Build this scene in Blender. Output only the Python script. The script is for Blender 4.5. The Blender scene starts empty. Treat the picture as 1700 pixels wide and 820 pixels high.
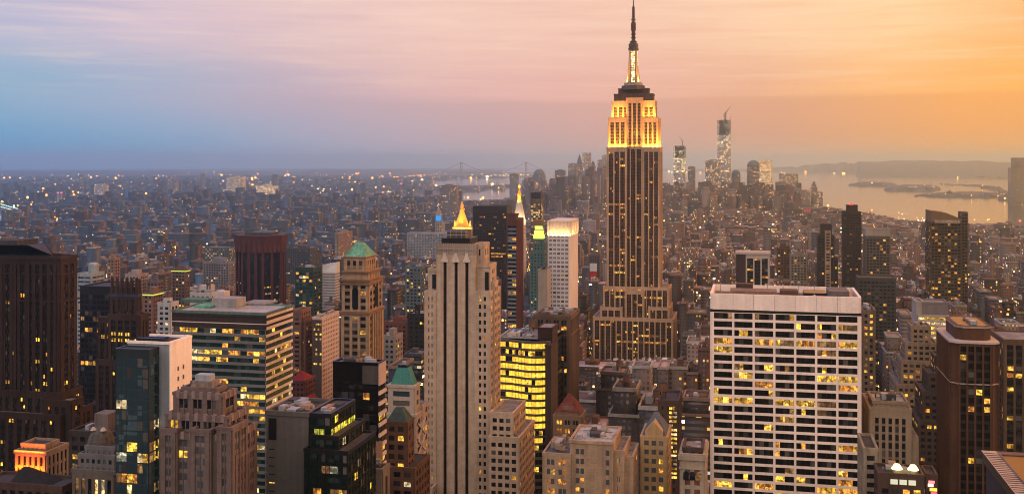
import bpy, math, random
import numpy as np
R = math.radians
sc = bpy.context.scene
COL = sc.collection
rnd = random.Random(11)

# ------------------------------------------------------------ camera, sky, sun, exposure
H, F, CX, CY, TH = 250.0, 1800.0, 850.0, 265.0, R(12.53)
cd = bpy.data.cameras.new('camera'); cam = bpy.data.objects.new('camera', cd); COL.objects.link(cam)
cam.location = (0, 0, H); cam.rotation_euler = (R(90), 0, TH)
cd.sensor_width = 36; cd.lens = 36 * F / 1700.0; cd.shift_y = -(410 - CY) / 1700.0
cd.clip_start = 1; cd.clip_end = 200000
sc.camera = cam

world = bpy.data.worlds.new('World'); sc.world = world; world.use_nodes = True

class NT:
    """small node-tree builder"""
    def __init__(s, tree):
        s.t = tree; s.n = tree.nodes; s.l = tree.links
        for n in list(s.n): s.n.remove(n)
    def node(s, typ, ins=None, **kw):
        n = s.n.new(typ)
        for k, v in kw.items(): setattr(n, k, v)
        for k, v in (ins or {}).items():
            if isinstance(v, bpy.types.NodeSocket): s.l.new(v, n.inputs[k])
            else: n.inputs[k].default_value = v
        return n
    def math(s, op, a, b=0.0, c=None, clamp=False):
        n = s.n.new('ShaderNodeMath'); n.operation = op; n.use_clamp = clamp
        for i, v in enumerate((a, b) if c is None else (a, b, c)):
            if isinstance(v, bpy.types.NodeSocket): s.l.new(v, n.inputs[i])
            else: n.inputs[i].default_value = v
        return n.outputs[0]
    def mix(s, f, a, b, blend='MIX'):
        n = s.n.new('ShaderNodeMix'); n.data_type = 'RGBA'; n.blend_type = blend
        for k, v in ((0, f), (6, a), (7, b)):
            if isinstance(v, bpy.types.NodeSocket): s.l.new(v, n.inputs[k])
            else: n.inputs[k].default_value = v if k == 0 else (*v[:3], 1)
        return n.outputs[2]
    def ramp(s, f, stops, interp='LINEAR'):
        n = s.n.new('ShaderNodeValToRGB'); r = n.color_ramp; r.interpolation = interp
        while len(r.elements) < len(stops): r.elements.new(0.5)
        for e, (p, c) in zip(r.elements, stops):
            e.position = p; e.color = (*c, 1)
        s.l.new(f, n.inputs[0]); return n.outputs[0]
    def smooth(s, x, a, b):
        n = s.n.new('ShaderNodeMapRange'); n.interpolation_type = 'SMOOTHSTEP'
        s.l.new(x, n.inputs[0]); n.inputs[1].default_value = a; n.inputs[2].default_value = b
        return n.outputs[0]

def srgb(r, g, b):
    f = lambda c: (c / 255 / 12.92) if c / 255 <= .04045 else ((c / 255 + .055) / 1.055) ** 2.4
    return (f(r), f(g), f(b))

SKY_UP, SKY_BACK, SKY_K = .7, 1.45, 1.06
SUN_EL, SUN_AZ = R(7), R(66)        # azimuth measured from +Y (the avenues) towards +X
def build_world():
    t = NT(world.node_tree)
    co = t.node('ShaderNodeTexCoord').outputs['Generated']
    sep = t.node('ShaderNodeSeparateXYZ', {0: co})
    x, y, z = sep.outputs
    az = t.math('ARCTAN2', x, y)                       # 0 along the avenues, + to the west
    el = t.math('ARCSINE', z)
    a = t.smooth(az, -math.pi, math.pi)
    a = t.math('DIVIDE', t.math('ADD', az, math.pi), 2 * math.pi)
    P = lambda px: (math.atan((px - CX) / F) - TH + math.pi) / (2 * math.pi)
    # warp so that the band edges wander
    wn = t.node('ShaderNodeTexNoise', {'Vector': t.node('ShaderNodeVectorMath', {0: co, 1: (2.2, 2.2, 14)}, operation='MULTIPLY').outputs[0], 'Scale': 1.7, 'Detail': 4, 'Roughness': .55}).outputs[0]
    wv = t.math('MULTIPLY', t.math('SUBTRACT', wn, .5), .05)
    aw = t.math('ADD', a, t.math('MULTIPLY', wv, .22))
    low = t.ramp(aw, [(0, srgb(60, 84, 122)), (.30, srgb(60, 100, 150)), (P(0), srgb(96, 162, 200)), (P(350), srgb(134, 172, 202)), (P(700), srgb(196, 182, 194)),
                     (P(1000), srgb(212, 172, 160)), (P(1300), srgb(222, 160, 118)), (P(1500), srgb(240, 168, 92)), (P(1700), srgb(250, 168, 68)), (.78, srgb(255, 170, 80)), (1, srgb(90, 96, 122))])
    mid = t.ramp(aw, [(0, srgb(84, 96, 130)), (.30, srgb(98, 118, 160)), (P(0), srgb(140, 174, 200)), (P(200), srgb(162, 174, 198)), (P(500), srgb(196, 172, 184)), (P(760), srgb(226, 178, 172)),
                     (P(1000), srgb(232, 176, 162)), (P(1250), srgb(232, 172, 140)), (P(1450), srgb(250, 184, 122)), (P(1700), srgb(255, 176, 88)), (.80, srgb(240, 150, 90)), (1, srgb(96, 100, 130))])
    top = t.ramp(aw, [(0, srgb(92, 104, 142)), (.30, srgb(112, 122, 160)), (P(0), srgb(186, 182, 204)), (P(200), srgb(208, 188, 202)), (P(420), srgb(222, 190, 192)), (P(700), srgb(238, 196, 182)),
                     (P(1000), srgb(238, 190, 170)), (P(1250), srgb(246, 200, 164)), (P(1500), srgb(250, 204, 152)), (P(1700), srgb(244, 180, 116)), (.82, srgb(220, 150, 105)), (1, srgb(100, 106, 140))])
    zen = t.ramp(a, [(0, srgb(150, 150, 172)), (.22, srgb(50, 110, 200)), (P(0), srgb(0, 116, 230)), (P(450), srgb(50, 126, 220)), (P(850), srgb(176, 150, 176)), (P(1300), srgb(255, 150, 80)), (P(1700), srgb(255, 150, 50)), (.74, srgb(240, 150, 80)), (1, srgb(150, 150, 172))])
    top2 = t.ramp(t.smooth(el, R(40), R(85)), [(0, (1, 1, 1)), (1, (.42, .42, .48))])
    zen = t.mix(1.0, zen, top2, 'MULTIPLY')
    e1 = t.math('ADD', el, t.math('MULTIPLY', wv, .35))
    c = t.mix(t.smooth(e1, R(.2), R(3.4)), low, mid)
    c = t.mix(t.smooth(e1, R(3.6), R(7.0)), c, top)
    c = t.mix(t.smooth(el, R(8.8), R(15)), c, zen)
    # unseen sky above and behind, brightened to light the fronts and colour the haze
    up = t.math('MULTIPLY_ADD', t.math('MULTIPLY', t.smooth(el, R(9.2), R(15)), t.math('SUBTRACT', 1.0, t.math('MULTIPLY', t.smooth(el, R(30), R(55)), .7))), SKY_UP, 1.0)
    west = t.math('MULTIPLY', t.smooth(a, P(700), P(1500)), t.math('SUBTRACT', 1.0, t.smooth(a, .72, .85)))
    up = t.math('ADD', up, t.math('MULTIPLY', t.math('MULTIPLY', west, t.smooth(el, R(9.2), R(15))), t.math('MULTIPLY_ADD', t.smooth(el, R(25), R(50)), -1.9, 1.9)))
    bd = t.node('ShaderNodeVectorMath', {0: co, 1: (math.sin(R(190)), math.cos(R(190)), 0.30)}, operation='DOT_PRODUCT').outputs['Value']
    bk = t.math('MULTIPLY', t.smooth(bd, .05, .85), t.smooth(el, R(2), R(24)))
    c = t.mix(bk, c, (.66, .53, .455))
    up = t.math('MULTIPLY_ADD', bk, SKY_BACK, up)
    # long flat cloud banks: the lower, darker deck with a ragged upper edge, and thin streaks above
    sv = t.node('ShaderNodeVectorMath', {0: co, 1: (1.4, 1.4, 22)}, operation='MULTIPLY').outputs[0]
    n1 = t.node('ShaderNodeTexNoise', {'Vector': sv, 'Scale': 2.2, 'Detail': 7, 'Roughness': .58}).outputs[0]
    sv2 = t.node('ShaderNodeVectorMath', {0: co, 1: (2.6, 2.6, 46)}, operation='MULTIPLY').outputs[0]
    n2 = t.node('ShaderNodeTexNoise', {'Vector': sv2, 'Scale': 3.1, 'Detail': 8, 'Roughness': .62, 'Distortion': .4}).outputs[0]
    edge = t.math('ADD', el, t.math('MULTIPLY', t.math('SUBTRACT', n1, .5), R(1.5)))
    deck = t.math('SUBTRACT', 1.0, t.smooth(edge, R(2.95), R(3.5)))
    deck = t.math('MULTIPLY', deck, t.smooth(el, R(-.4), R(1.3)))
    deck = t.math('MULTIPLY', deck, t.smooth(a, P(150), P(900)))
    deckc = t.ramp(a, [(0, srgb(84, 92, 120)), (P(200), srgb(138, 152, 184)), (P(600), srgb(180, 160, 172)), (P(1000), srgb(214, 162, 150)), (P(1300), srgb(218, 156, 124)), (P(1600), srgb(244, 164, 92)), (1, srgb(84, 92, 120))])
    c = t.mix(t.math('MULTIPLY', deck, .80), c, deckc)
    st = t.smooth(n2, .50, .72)
    st = t.math('MULTIPLY', st, t.math('MULTIPLY', t.smooth(el, R(1.5), R(4)), .34))
    streakc = t.ramp(a, [(0, srgb(80, 86, 112)), (P(100), srgb(164, 164, 196)), (P(600), srgb(212, 168, 172)), (P(1100), srgb(224, 160, 142)), (P(1700), srgb(250, 168, 92)), (1, srgb(80, 86, 112))])
    c = t.mix(st, c, streakc)
    hi = t.math('MULTIPLY', t.smooth(n2, .52, .30), t.math('MULTIPLY', t.smooth(el, R(2.6), R(4.5)), .22))
    c = t.mix(hi, c, (1.0, .72, .52))
    bg = t.node('ShaderNodeBackground', {0: c, 1: t.math('MULTIPLY', up, SKY_K)})
    sky = t.node('ShaderNodeTexSky'); sky.sky_type = 'NISHITA'; sky.sun_disc = False
    sky.sun_elevation = R(1.0); sky.sun_rotation = SUN_AZ; sky.dust_density = 3; sky.altitude = 200
    bg2 = t.node('ShaderNodeBackground', {0: sky.outputs[0], 1: .05})
    add = t.node('ShaderNodeAddShader', {0: bg.outputs[0], 1: bg2.outputs[0]})
    t.node('ShaderNodeOutputWorld', {0: add.outputs[0]})
build_world()

sl = bpy.data.lights.new('sun', 'SUN'); so = bpy.data.objects.new('sun', sl); COL.objects.link(so)
sl.energy = 1.0; sl.angle = R(14); sl.color = (1.0, .70, .52)
so.rotation_euler = (R(90) - SUN_EL, 0, -SUN_AZ + math.pi)
so.location = (800, 300, 900)

vs = sc.view_settings
vs.view_transform = 'Standard'; vs.look = 'None'; vs.gamma = 1; vs.use_curve_mapping = False; vs.exposure = 0.0
cy = sc.cycles
cy.use_denoising = True
try: cy.denoiser = 'OPENIMAGEDENOISE'; cy.denoising_input_passes = 'RGB_ALBEDO_NORMAL'
except Exception: pass
cy.max_bounces = 5; cy.diffuse_bounces = 2; cy.glossy_bounces = 2; cy.transmission_bounces = 1; cy.volume_bounces = 3
cy.sample_clamp_indirect = 4; cy.sample_clamp_direct = 0
cy.use_adaptive_sampling = False
cy.filter_width = 1.05

# ------------------------------------------------------------ where a direction of view meets the town
def ang(px): return math.atan((px - CX) / F) - TH
def gy(d, px): return d / (math.cos(TH) - math.sin(TH) * math.tan(ang(px)))
def gx(px, Y): return Y * math.tan(ang(px))
def dep(X, Y): return -X * math.sin(TH) + Y * math.cos(TH)
def gz(py, X, Y): return H - (py - CY) * dep(X, Y) / F
def proj(X, Y, Z):
    d = dep(X, Y); s = X * math.cos(TH) + Y * math.sin(TH)
    return CX + F * s / d, CY + F * (H - Z) / d, d
def curv(r): return -r * r / 1.48e7          # the drop of the curved earth

# ------------------------------------------------------------ tags
def tag(o, label=None, cat=None, group=None, kind=None):
    if label: o['label'] = label
    if cat: o['category'] = cat
    if group: o['group'] = group
    if kind: o['kind'] = kind
    return o

# ------------------------------------------------------------ materials
MATS = {}
DULL = .68; PALE = ('travertine', 'white_panel', 'bright_white', 'warm_limestone', 'beige_render', 'yellow_brick', 'gilding', 'beige_stone', 'white_band', 'tan_ornate', 'fluted_beige', 'pale_pink_brick')
def mat_new(name):
    m = bpy.data.materials.new(name); m.use_nodes = True
    return m, NT(m.node_tree)
def stone(name, c, var=.28, rough=.85, metal=0.0, scale=.05, spec=.3):
    """masonry or metal with mottling, rain streaks and soot, in its own colour"""
    if name in MATS: return MATS[name]
    if name not in PALE: c = tuple(v * DULL for v in c)
    m, t = mat_new(name)
    g = t.node('ShaderNodeNewGeometry').outputs['Position']
    n1 = t.node('ShaderNodeTexNoise', {'Vector': g, 'Scale': scale, 'Detail': 6, 'Roughness': .65}).outputs[0]
    sv = t.node('ShaderNodeVectorMath', {0: g, 1: (1, 1, .05)}, operation='MULTIPLY').outputs[0]
    n2 = t.node('ShaderNodeTexNoise', {'Vector': sv, 'Scale': .7, 'Detail': 3}).outputs[0]
    n3 = t.node('ShaderNodeTexNoise', {'Vector': t.node('ShaderNodeVectorMath', {0: g, 1: (1, 1, 2.2)}, operation='MULTIPLY').outputs[0], 'Scale': 1.1, 'Detail': 3, 'Roughness': .8}).outputs[0]
    wn = t.node('ShaderNodeTexWhiteNoise', {0: t.node('ShaderNodeVectorMath', {0: g, 1: (1.6, 1.6, .6)}, operation='SNAP').outputs[0]}).outputs[0]
    f = t.math('ADD', t.math('MULTIPLY', n1, .5), t.math('ADD', t.math('MULTIPLY', n2, .35), t.math('ADD', t.math('MULTIPLY', n3, .28), t.math('MULTIPLY', wn, .05))))
    k = t.math('MULTIPLY_ADD', t.math('SUBTRACT', f, .59), var * 9 + .5, 1.0)
    k = t.math('MAXIMUM', t.math('MINIMUM', k, 1.5), .35)
    cc = t.node('ShaderNodeVectorMath', {0: c, 'Scale': k}, operation='SCALE').outputs[0]
    p = t.node('ShaderNodeBsdfPrincipled', {'Base Color': cc, 'Roughness': rough, 'Metallic': metal})
    p.inputs['Specular IOR Level'].default_value = spec
    t.node('ShaderNodeOutputMaterial', {0: p.outputs[0]})
    MATS[name] = m; return m
def glass(name, c=(.008, .010, .014), rough=.15, spec=.22):
    if name in MATS: return MATS[name]
    m, t = mat_new(name)
    g = t.node('ShaderNodeNewGeometry').outputs['Position']
    n = t.node('ShaderNodeTexNoise', {'Vector': g, 'Scale': .35, 'Detail': 3}).outputs[0]
    wn = t.node('ShaderNodeTexWhiteNoise', {0: t.node('ShaderNodeVectorMath', {0: g, 1: (1.9, 1.9, 3.7)}, operation='SNAP').outputs[0]}).outputs[0]
    blind = t.math('GREATER_THAN', wn, .86)
    cc = t.mix(t.math('MULTIPLY', blind, .8), c, tuple(min(.3, v * 2 + .012) for v in c))
    p = t.node('ShaderNodeBsdfPrincipled', {'Base Color': cc, 'Roughness': rough})
    p.inputs['Specular IOR Level'].default_value = spec
    b = t.node('ShaderNodeBump', {'Strength': .25, 'Distance': .5, 'Height': n}); t.l.new(b.outputs[0], p.inputs['Normal'])
    t.node('ShaderNodeOutputMaterial', {0: p.outputs[0]})
    MATS[name] = m; return m
def lit(name, c, s, c2=None, soft=False):
    """a lit room seen through its window: uneven light, ceiling lamps brighter than the floor"""
    if name in MATS: return MATS[name]
    m, t = mat_new(name)
    g = t.node('ShaderNodeNewGeometry').outputs['Position']
    n = t.node('ShaderNodeTexNoise', {'Vector': g, 'Scale': .55, 'Detail': 3, 'Roughness': .7}).outputs[0]
    n = t.smooth(n, .38, .62)
    wn = t.node('ShaderNodeTexWhiteNoise', {0: t.node('ShaderNodeVectorMath', {0: g, 1: (2.7, 2.7, 3.6)}, operation='SNAP').outputs[0]}).outputs[0]
    if soft: n = t.math('MULTIPLY_ADD', n, .45, .5); wn = t.math('MULTIPLY_ADD', wn, .25, .35)
    k = t.math('MULTIPLY', t.math('MULTIPLY_ADD', n, 1.0, .12), t.math('MULTIPLY_ADD', t.math('POWER', wn, 1.5), 1.5, .35))
    cc = t.mix(wn, c, c2 or c)
    e = t.node('ShaderNodeBsdfPrincipled', {'Base Color': (.05, .04, .03, 1), 'Roughness': .3, 'Emission Color': cc, 'Emission Strength': t.math('MULTIPLY', k, s)})
    t.node('ShaderNodeOutputMaterial', {0: e.outputs[0]})
    m.cycles.emission_sampling = 'NONE'
    MATS[name] = m; return m
def emis(name, c, s, sampling='NONE'):
    if name in MATS: return MATS[name]
    m, t = mat_new(name)
    e = t.node('ShaderNodeEmission', {0: (*c, 1), 1: s})
    t.node('ShaderNodeOutputMaterial', {0: e.outputs[0]})
    m.cycles.emission_sampling = sampling
    MATS[name] = m; return m

G_DARK = glass('dark_glass')
G_BLUE = glass('blue_glass', (.022, .042, .052), .12)
G_TEAL = glass('teal_glass', (.010, .026, .026), .12)
L_YEL = lit('lit_yellow', (1.0, .47, .035), 1.45, (1.0, .60, .07))
L_WRM = lit('lit_warm', (1.0, .30, .03), 1.2, (1.0, .44, .06))
L_WHT = lit('lit_white', (1.0, .80, .45), 1.3, (1.0, .66, .25))
L_DIM = lit('lit_dim', (1.0, .38, .08), .3, (.8, .45, .15))
L_COOL = lit('lit_cool', (.85, .95, .75), .8, (1.0, .85, .5))
LSET = [L_YEL, L_YEL, L_WRM, L_WHT, L_COOL, L_DIM, L_DIM]
BRN = stone('brown_brick', (.13, .065, .04))
DBR = stone('dark_brown_brick', (.085, .048, .036))
TAN = stone('tan_brick', (.34, .235, .16))
LIM = stone('limestone', (.40, .32, .25))
WHT = stone('white_stone', (.62, .54, .49), .12)
GRY = stone('grey_concrete', (.27, .27, .27))
PNK = stone('pinkish_stone', (.38, .27, .25))
BLK = stone('black_metal', (.012, .012, .013), rough=.4)
DRD = stone('dark_red_granite', (.11, .035, .03))
SPD = stone('dark_spandrel', (.022, .013, .010), rough=.5)
BLIND = [stone('drawn_blind', (.11, .10, .09), .2), stone('half_drawn_blind', (.045, .042, .04), .2)]
COP = stone('green_copper', (.15, .40, .27), .35, scale=.2)
TRF = stone('tar_roof', (.055, .055, .06), .4)
GRF = stone('gravel_roof', (.22, .22, .23), .4, scale=.15)
WRF = stone('silver_roof', (.45, .46, .48), .3, scale=.12)
WOD = stone('tank_wood', (.16, .08, .045), .3)
MTL = stone('duct_metal', (.36, .37, .38), .2, rough=.5)
# ------------------------------------------------------------ geometry
class Geo:
    def __init__(s): s.v = []; s.f = []; s.m = []; s.mats = []
    def mi(s, m):
        if m not in s.mats: s.mats.append(m)
        return s.mats.index(m)
    def box(s, x0, x1, y0, y1, z0, z1, m):
        i = len(s.v); k = s.mi(m)
        s.v += [(x0, y0, z0), (x1, y0, z0), (x1, y1, z0), (x0, y1, z0), (x0, y0, z1), (x1, y0, z1), (x1, y1, z1), (x0, y1, z1)]
        for f in ((0, 1, 5, 4), (1, 2, 6, 5), (2, 3, 7, 6), (3, 0, 4, 7), (4, 5, 6, 7), (3, 2, 1, 0)):
            s.f.append(tuple(i + j for j in f)); s.m.append(k)
    def ring(s, pts0, z0, pts1, z1, m, cap=True, bot=False, capm=None):
        i = len(s.v); n = len(pts0); k = s.mi(m)
        s.v += [(x, y, z0) for x, y in pts0] + [(x, y, z1) for x, y in pts1]
        for j in range(n):
            q = (j + 1) % n
            s.f.append((i + j, i + q, i + n + q, i + n + j)); s.m.append(k)
        if cap: s.f.append(tuple(range(i + n, i + 2 * n))); s.m.append(s.mi(capm or m))
        if bot: s.f.append(tuple(range(i + n - 1, i - 1, -1))); s.m.append(k)
    def poly(s, vs, fs, m):
        i = len(s.v); k = s.mi(m); s.v += list(vs)
        for f in fs: s.f.append(tuple(i + j for j in f)); s.m.append(k)
    def mesh(s, name, org=(0, 0, 0)):
        me = bpy.data.meshes.new(name)
        v = np.array(s.v, dtype=np.float64) - np.array(org)
        me.from_pydata(v.tolist(), [], s.f)
        for m in s.mats: me.materials.append(m)
        me.polygons.foreach_set('material_index', s.m)
        me.update(); return me
def circ(cx, cy, r, n=16, ry=None, a0=0): return [(cx + r * math.cos(a0 + 2 * math.pi * i / n), cy + (ry or r) * math.sin(a0 + 2 * math.pi * i / n)) for i in range(n)]
def rect(x0, x1, y0, y1): return [(x0, y0), (x1, y0), (x1, y1), (x0, y1)]
def cut(x0, x1, y0, y1, c): return [(x0 + c, y0), (x1 - c, y0), (x1, y0 + c), (x1, y1 - c), (x1 - c, y1), (x0 + c, y1), (x0, y1 - c), (x0, y0 + c)]
def dome(g, cx, cy, r, z0, h, m, n=16, k=6):
    for i in range(k):
        a, b = math.pi / 2 * i / k, math.pi / 2 * (i + 1) / k
        g.ring(circ(cx, cy, r * math.cos(a), n), z0 + h * math.sin(a), circ(cx, cy, max(.02, r * math.cos(b)), n), z0 + h * math.sin(b), m, cap=(i == k - 1))

HEROES = []          # footprints and picture extents, for keeping the fabric of the town clear of them
PANES = {}
def pane(w, h, face, m):
    """one window pane, a thin slab with its base at the middle"""
    key = (round(w, 1), round(h, 1), face, m.name)
    if key not in PANES:
        g = Geo(); a, b = w / 2, h / 2
        if face in 'FB': g.box(-a, a, -.04, .04, -b, b, m)
        else: g.box(-.04, .04, -a, a, -b, b, m)
        PANES[key] = g.mesh('window')
    return PANES[key]

class B:
    """one building: an Empty at its foot, walls, windows, roof as parts"""
    def __init__(s, name, label, ref, px0, px1, d, side=None, depth=None, ybot=820, cat='building', group=None, nwin=100, rot=0):
        s.name, s.label, s.ref, s.cat, s.group, s.nwin, s.rot = name, label, ref, cat, group, nwin, rot
        s.right = (px0 + px1) / 2 < 1250
        s.Y = gy(d, px1 if s.right else px0); s.d = d
        s.x0, s.x1 = gx(px0, s.Y), gx(px1, s.Y)
        s.y1 = s.Y + (depth if depth else 30)
        if side is not None: s.y1 = (s.x1 if s.right else s.x0) / math.tan(ang(side))
        s.px = (px0, px1, side)
        s.parts = {}; s.wins = []; s.eps = 0; s.kids = []; s.lamps = []
        s.box3 = [s.x0, s.x1, s.Y, s.y1]; s.ybot = ybot; s.ytop = 9999
        s.org = ((s.x0 + s.x1) / 2, (s.Y + s.y1) / 2, 0)
        s.rng = random.Random(name + label)
    def X(s, px, dy=0): return gx(px, s.Y + dy)
    def Z(s, py, dy=0, px=None):
        x = s.X(px, dy) if px is not None else (s.x1 if s.right else s.x0)
        return gz(py, x, s.Y + dy)
    def g(s, part):
        if part not in s.parts: s.parts[part] = Geo()
        return s.parts[part]
    def note(s, x0, x1, y0, y1, z1):
        b = s.box3; b[0] = min(b[0], x0); b[1] = max(b[1], x1); b[2] = min(b[2], y0); b[3] = max(b[3], y1)
    def mass(s, px0, px1, yt, yb=None, dy=0, depth=None, side=None, **k):
        x0, x1 = s.X(px0, dy), s.X(px1, dy); y0 = s.Y + dy
        cpx = px1 if s.right else px0
        z1 = gz(yt, gx(cpx, y0), y0); z0 = 0 if yb is None else gz(yb, gx(cpx, y0), y0)
        if side is not None: y1 = (x1 if s.right else x0) / math.tan(ang(side))
        else: y1 = y0 + max(depth, 3.5) if depth else s.y1
        return s.solid(x0, x1, y0, y1, z0, z1, **k)
    def solid(s, x0, x1, y0, y1, z0, z1, wall=TAN, part='wall', bay=4, sub=1, pw=1.6, mw=.4, flr=3.7, wh=1.9, pp=.5, sp=.4, mp=.25,
              spm=None, mm=None, gm=G_DARK, litp=.05, rowp=.05, rowl=.6, lset=None, edge=1.5, top=2.0, faces='FRLB', cols=None, roof=GRF,
              parapet=1.1, win='window', foot=0, litf=None, pm=None, blank=False):
        s.eps += .007; e = s.eps
        x0 -= e; x1 += e; y0 -= e; y1 += e
        s.note(x0, x1, y0, y1, z1)
        g = s.g(part); g.box(x0, x1, y0, y1, z0, z1, wall)
        spm = spm or wall; mm = mm or spm; lset = lset or LSET
        if blank: s.roof(x0, x1, y0, y1, z1, roof, parapet, wall); return x0, x1, y0, y1, z0, z1
        zc = max(z0 + foot, gz(850, (x0 + x1) / 2, y0) if y0 > 0 else z0)    # nothing lower than this shows between the streets' walls
        nf = max(0, int((z1 - top - zc) / flr))
        for f in faces:
            if f in 'FB': L = x1 - x0
            else: L = y1 - y0
            if f == 'F': P = lambda u, n, z: (x0 + u, y0 - n, z)
            elif f == 'B': P = lambda u, n, z: (x1 - u, y1 + n, z)
            elif f == 'R': P = lambda u, n, z: (x1 + n, y0 + u, z)
            else: P = lambda u, n, z: (x0 - n, y1 - u, z)
            def slab(u0, u1, n, za, zb, m):
                a = P(u0, -.05, za); b = P(u1, n, zb)
                g.box(min(a[0], b[0]), max(a[0], b[0]), min(a[1], b[1]), max(a[1], b[1]), za, zb, m)
            Lw = L - 2 * edge
            if Lw < 1.5: continue
            n = (cols if cols and f in 'FB' else max(1, round(Lw / bay)))
            bw = Lw / n; pwf = min(pw, bw * .7)
            ww = (bw - pwf - (sub - 1) * mw) / sub
            # corner piers, then major piers, mullions, spandrels
            slab(0, edge + pwf / 2, pp, zc if zc > z0 else z0, z1 - .02, wall); slab(L - edge - pwf / 2, L, pp, zc if zc > z0 else z0, z1 - .02, wall)
            for i in range(1, n):
                slab(edge + i * bw - pwf / 2, edge + i * bw + pwf / 2, pp - .013, zc, z1 - top + .1, pm or wall)
            if sub > 1 and mw > .01:
                for i in range(n):
                    for j in range(1, sub):
                        u = edge + i * bw + pwf / 2 + j * ww + (j - 1) * mw
                        slab(u, u + mw, mp, zc, z1 - top + .1, mm)
            ua, ub = edge + pwf / 2, L - edge - pwf / 2
            slab(ua, ub, pp - .026, z1 - top, z1 - .04, wall)
            for q in range(nf):
                zt = z1 - top - q * flr
                slab(ua, ub, sp, zt - flr, zt - wh, spm)
                rp = s.rng.random() < rowp; r0 = s.rng.random() * n; r1 = s.rng.uniform(.25, 1) * n
                base = litp if litf is None else litf(f, q, nf)
                if base is None: continue
                for i in range(n):
                    pl = base
                    if rp and (i - r0) % n < r1: pl = rowl
                    bl = s.rng.random() < pl; bm = s.rng.choice(lset)
                    for j in range(sub):
                        if sub > 1 and not (rp) and s.rng.random() < .5:
                            bl = s.rng.random() < pl
                        m = (bm if s.rng.random() < .7 else s.rng.choice(lset)) if bl else (gm if s.rng.random() < .88 else s.rng.choice(BLIND))
                        u = edge + i * bw + pwf / 2 + j * (ww + mw) + ww / 2
                        s.wins.append((P(u, .06, zt - wh / 2), ww, wh, f, m, win))
            if zc - z0 > 1 and zc > foot + z0 + 1: pass
        s.roof(x0, x1, y0, y1, z1, roof, parapet, wall, pp)
        return x0, x1, y0, y1, z0, z1
    def roof(s, x0, x1, y0, y1, z, m, h=1.1, pm=None, out=.3, t=.6):
        s.nr = getattr(s, 'nr', 0) + 1
        s.g('roof|%d' % s.nr).box(x0 + .2, x1 - .2, y0 + .2, y1 - .2, z - .3, z + .06, m)
        if h > 0 and x1 - x0 > 3 and y1 - y0 > 3:
            p = s.g('parapet|%d' % s.nr); o = out + .05
            p.box(x0 - o, x1 + o, y0 - o, y0 + t, z - .35, z + h, pm or TAN); p.box(x0 - o, x1 + o, y1 - t, y1 + o, z - .35, z + h, pm or TAN)
            p.box(x0 - o, x0 + t, y0 + t, y1 - t, z - .35, z + h - .003, pm or TAN); p.box(x1 - t, x1 + o, y0 + t, y1 - t, z - .35, z + h - .003, pm or TAN)
    def clutter(s, x0, x1, y0, y1, z, n=6, seed=1, hmax=4, mats=None, tank=False):
        r = random.Random(seed); mats = mats or [MTL, GRY, TRF, TAN]
        for i in range(n):
            w, dd, h = r.uniform(1.5, min(8, (x1 - x0) * .3)), r.uniform(1.5, min(8, (y1 - y0) * .3)), r.uniform(1, hmax)
            x, y = r.uniform(x0 + 1, x1 - w - 1), r.uniform(y0 + 1, y1 - dd - 1)
            s.kid('plant_box' if h < 2.5 else 'bulkhead', lambda g: g.box(x, x + w, y, y + dd, z + .07, z + h, r.choice(mats)))
        for i in range(n):
            x, y, h = r.uniform(x0 + 1, x1 - 1.5), r.uniform(y0 + 1, y1 - 1.5), r.uniform(.5, 1.7)
            if i % 3 == 0: s.kid('vent', lambda g: g.ring(circ(x, y, .45, 8), z + .07, circ(x, y, .3, 8), z + h, r.choice(mats)))
            elif i % 3 == 1: s.kid('pipe', lambda g: g.box(x, min(x + r.uniform(2, 7), x1 - .8), y, y + .3, z + .3, z + .6, r.choice(mats)))
            else: s.kid('roof_unit', lambda g: g.box(x, x + r.uniform(.7, 1.6), y, y + r.uniform(.7, 1.6), z + .07, z + h, r.choice(mats)))
        if tank:
            x, y = r.uniform(x0 + 3, x1 - 3), r.uniform(y0 + 3, y1 - 3); s.tank(x, y, z)
    def kid(s, name, fn, label=None):
        g = Geo(); fn(g); s.kids.append((name, g, label, []))
        return s.kids[-1]
    def tank(s, x, y, z, r=2.0):
        k = s.kid('water_tank', lambda g: (g.ring(circ(x, y, r), z + 3, circ(x, y, r * .96), z + 7, WOD, bot=True), g.ring(circ(x, y, r * 1.1), z + 7, circ(x, y, .1), z + 8.6, TRF)))
        g = Geo()
        for a in (-1, 1):
            for b in (-1, 1): g.box(x + a * 1.2 - .12, x + a * 1.2 + .12, y + b * 1.2 - .12, y + b * 1.2 + .12, z, z + 3, BLK)
        k[3].append(('tank_stand', g))
    def cornice(s, x0, x1, y0, y1, z, h=1.2, out=1.2, m=None, part='cornice'):
        s.eps += .003; o = out + s.eps
        s.nc = getattr(s, 'nc', 0) + 1
        s.g('%s|%d' % (part, s.nc)).box(x0 - o, x1 + o, y0 - o, y1 + o, z - h, z, m or TAN)
    def lamp(s, loc, tgt, power, c=(1, .62, .16), size=(6, 1.2), spread=160):
        s.lamps.append((loc, tgt, power, c, size, spread))
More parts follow.
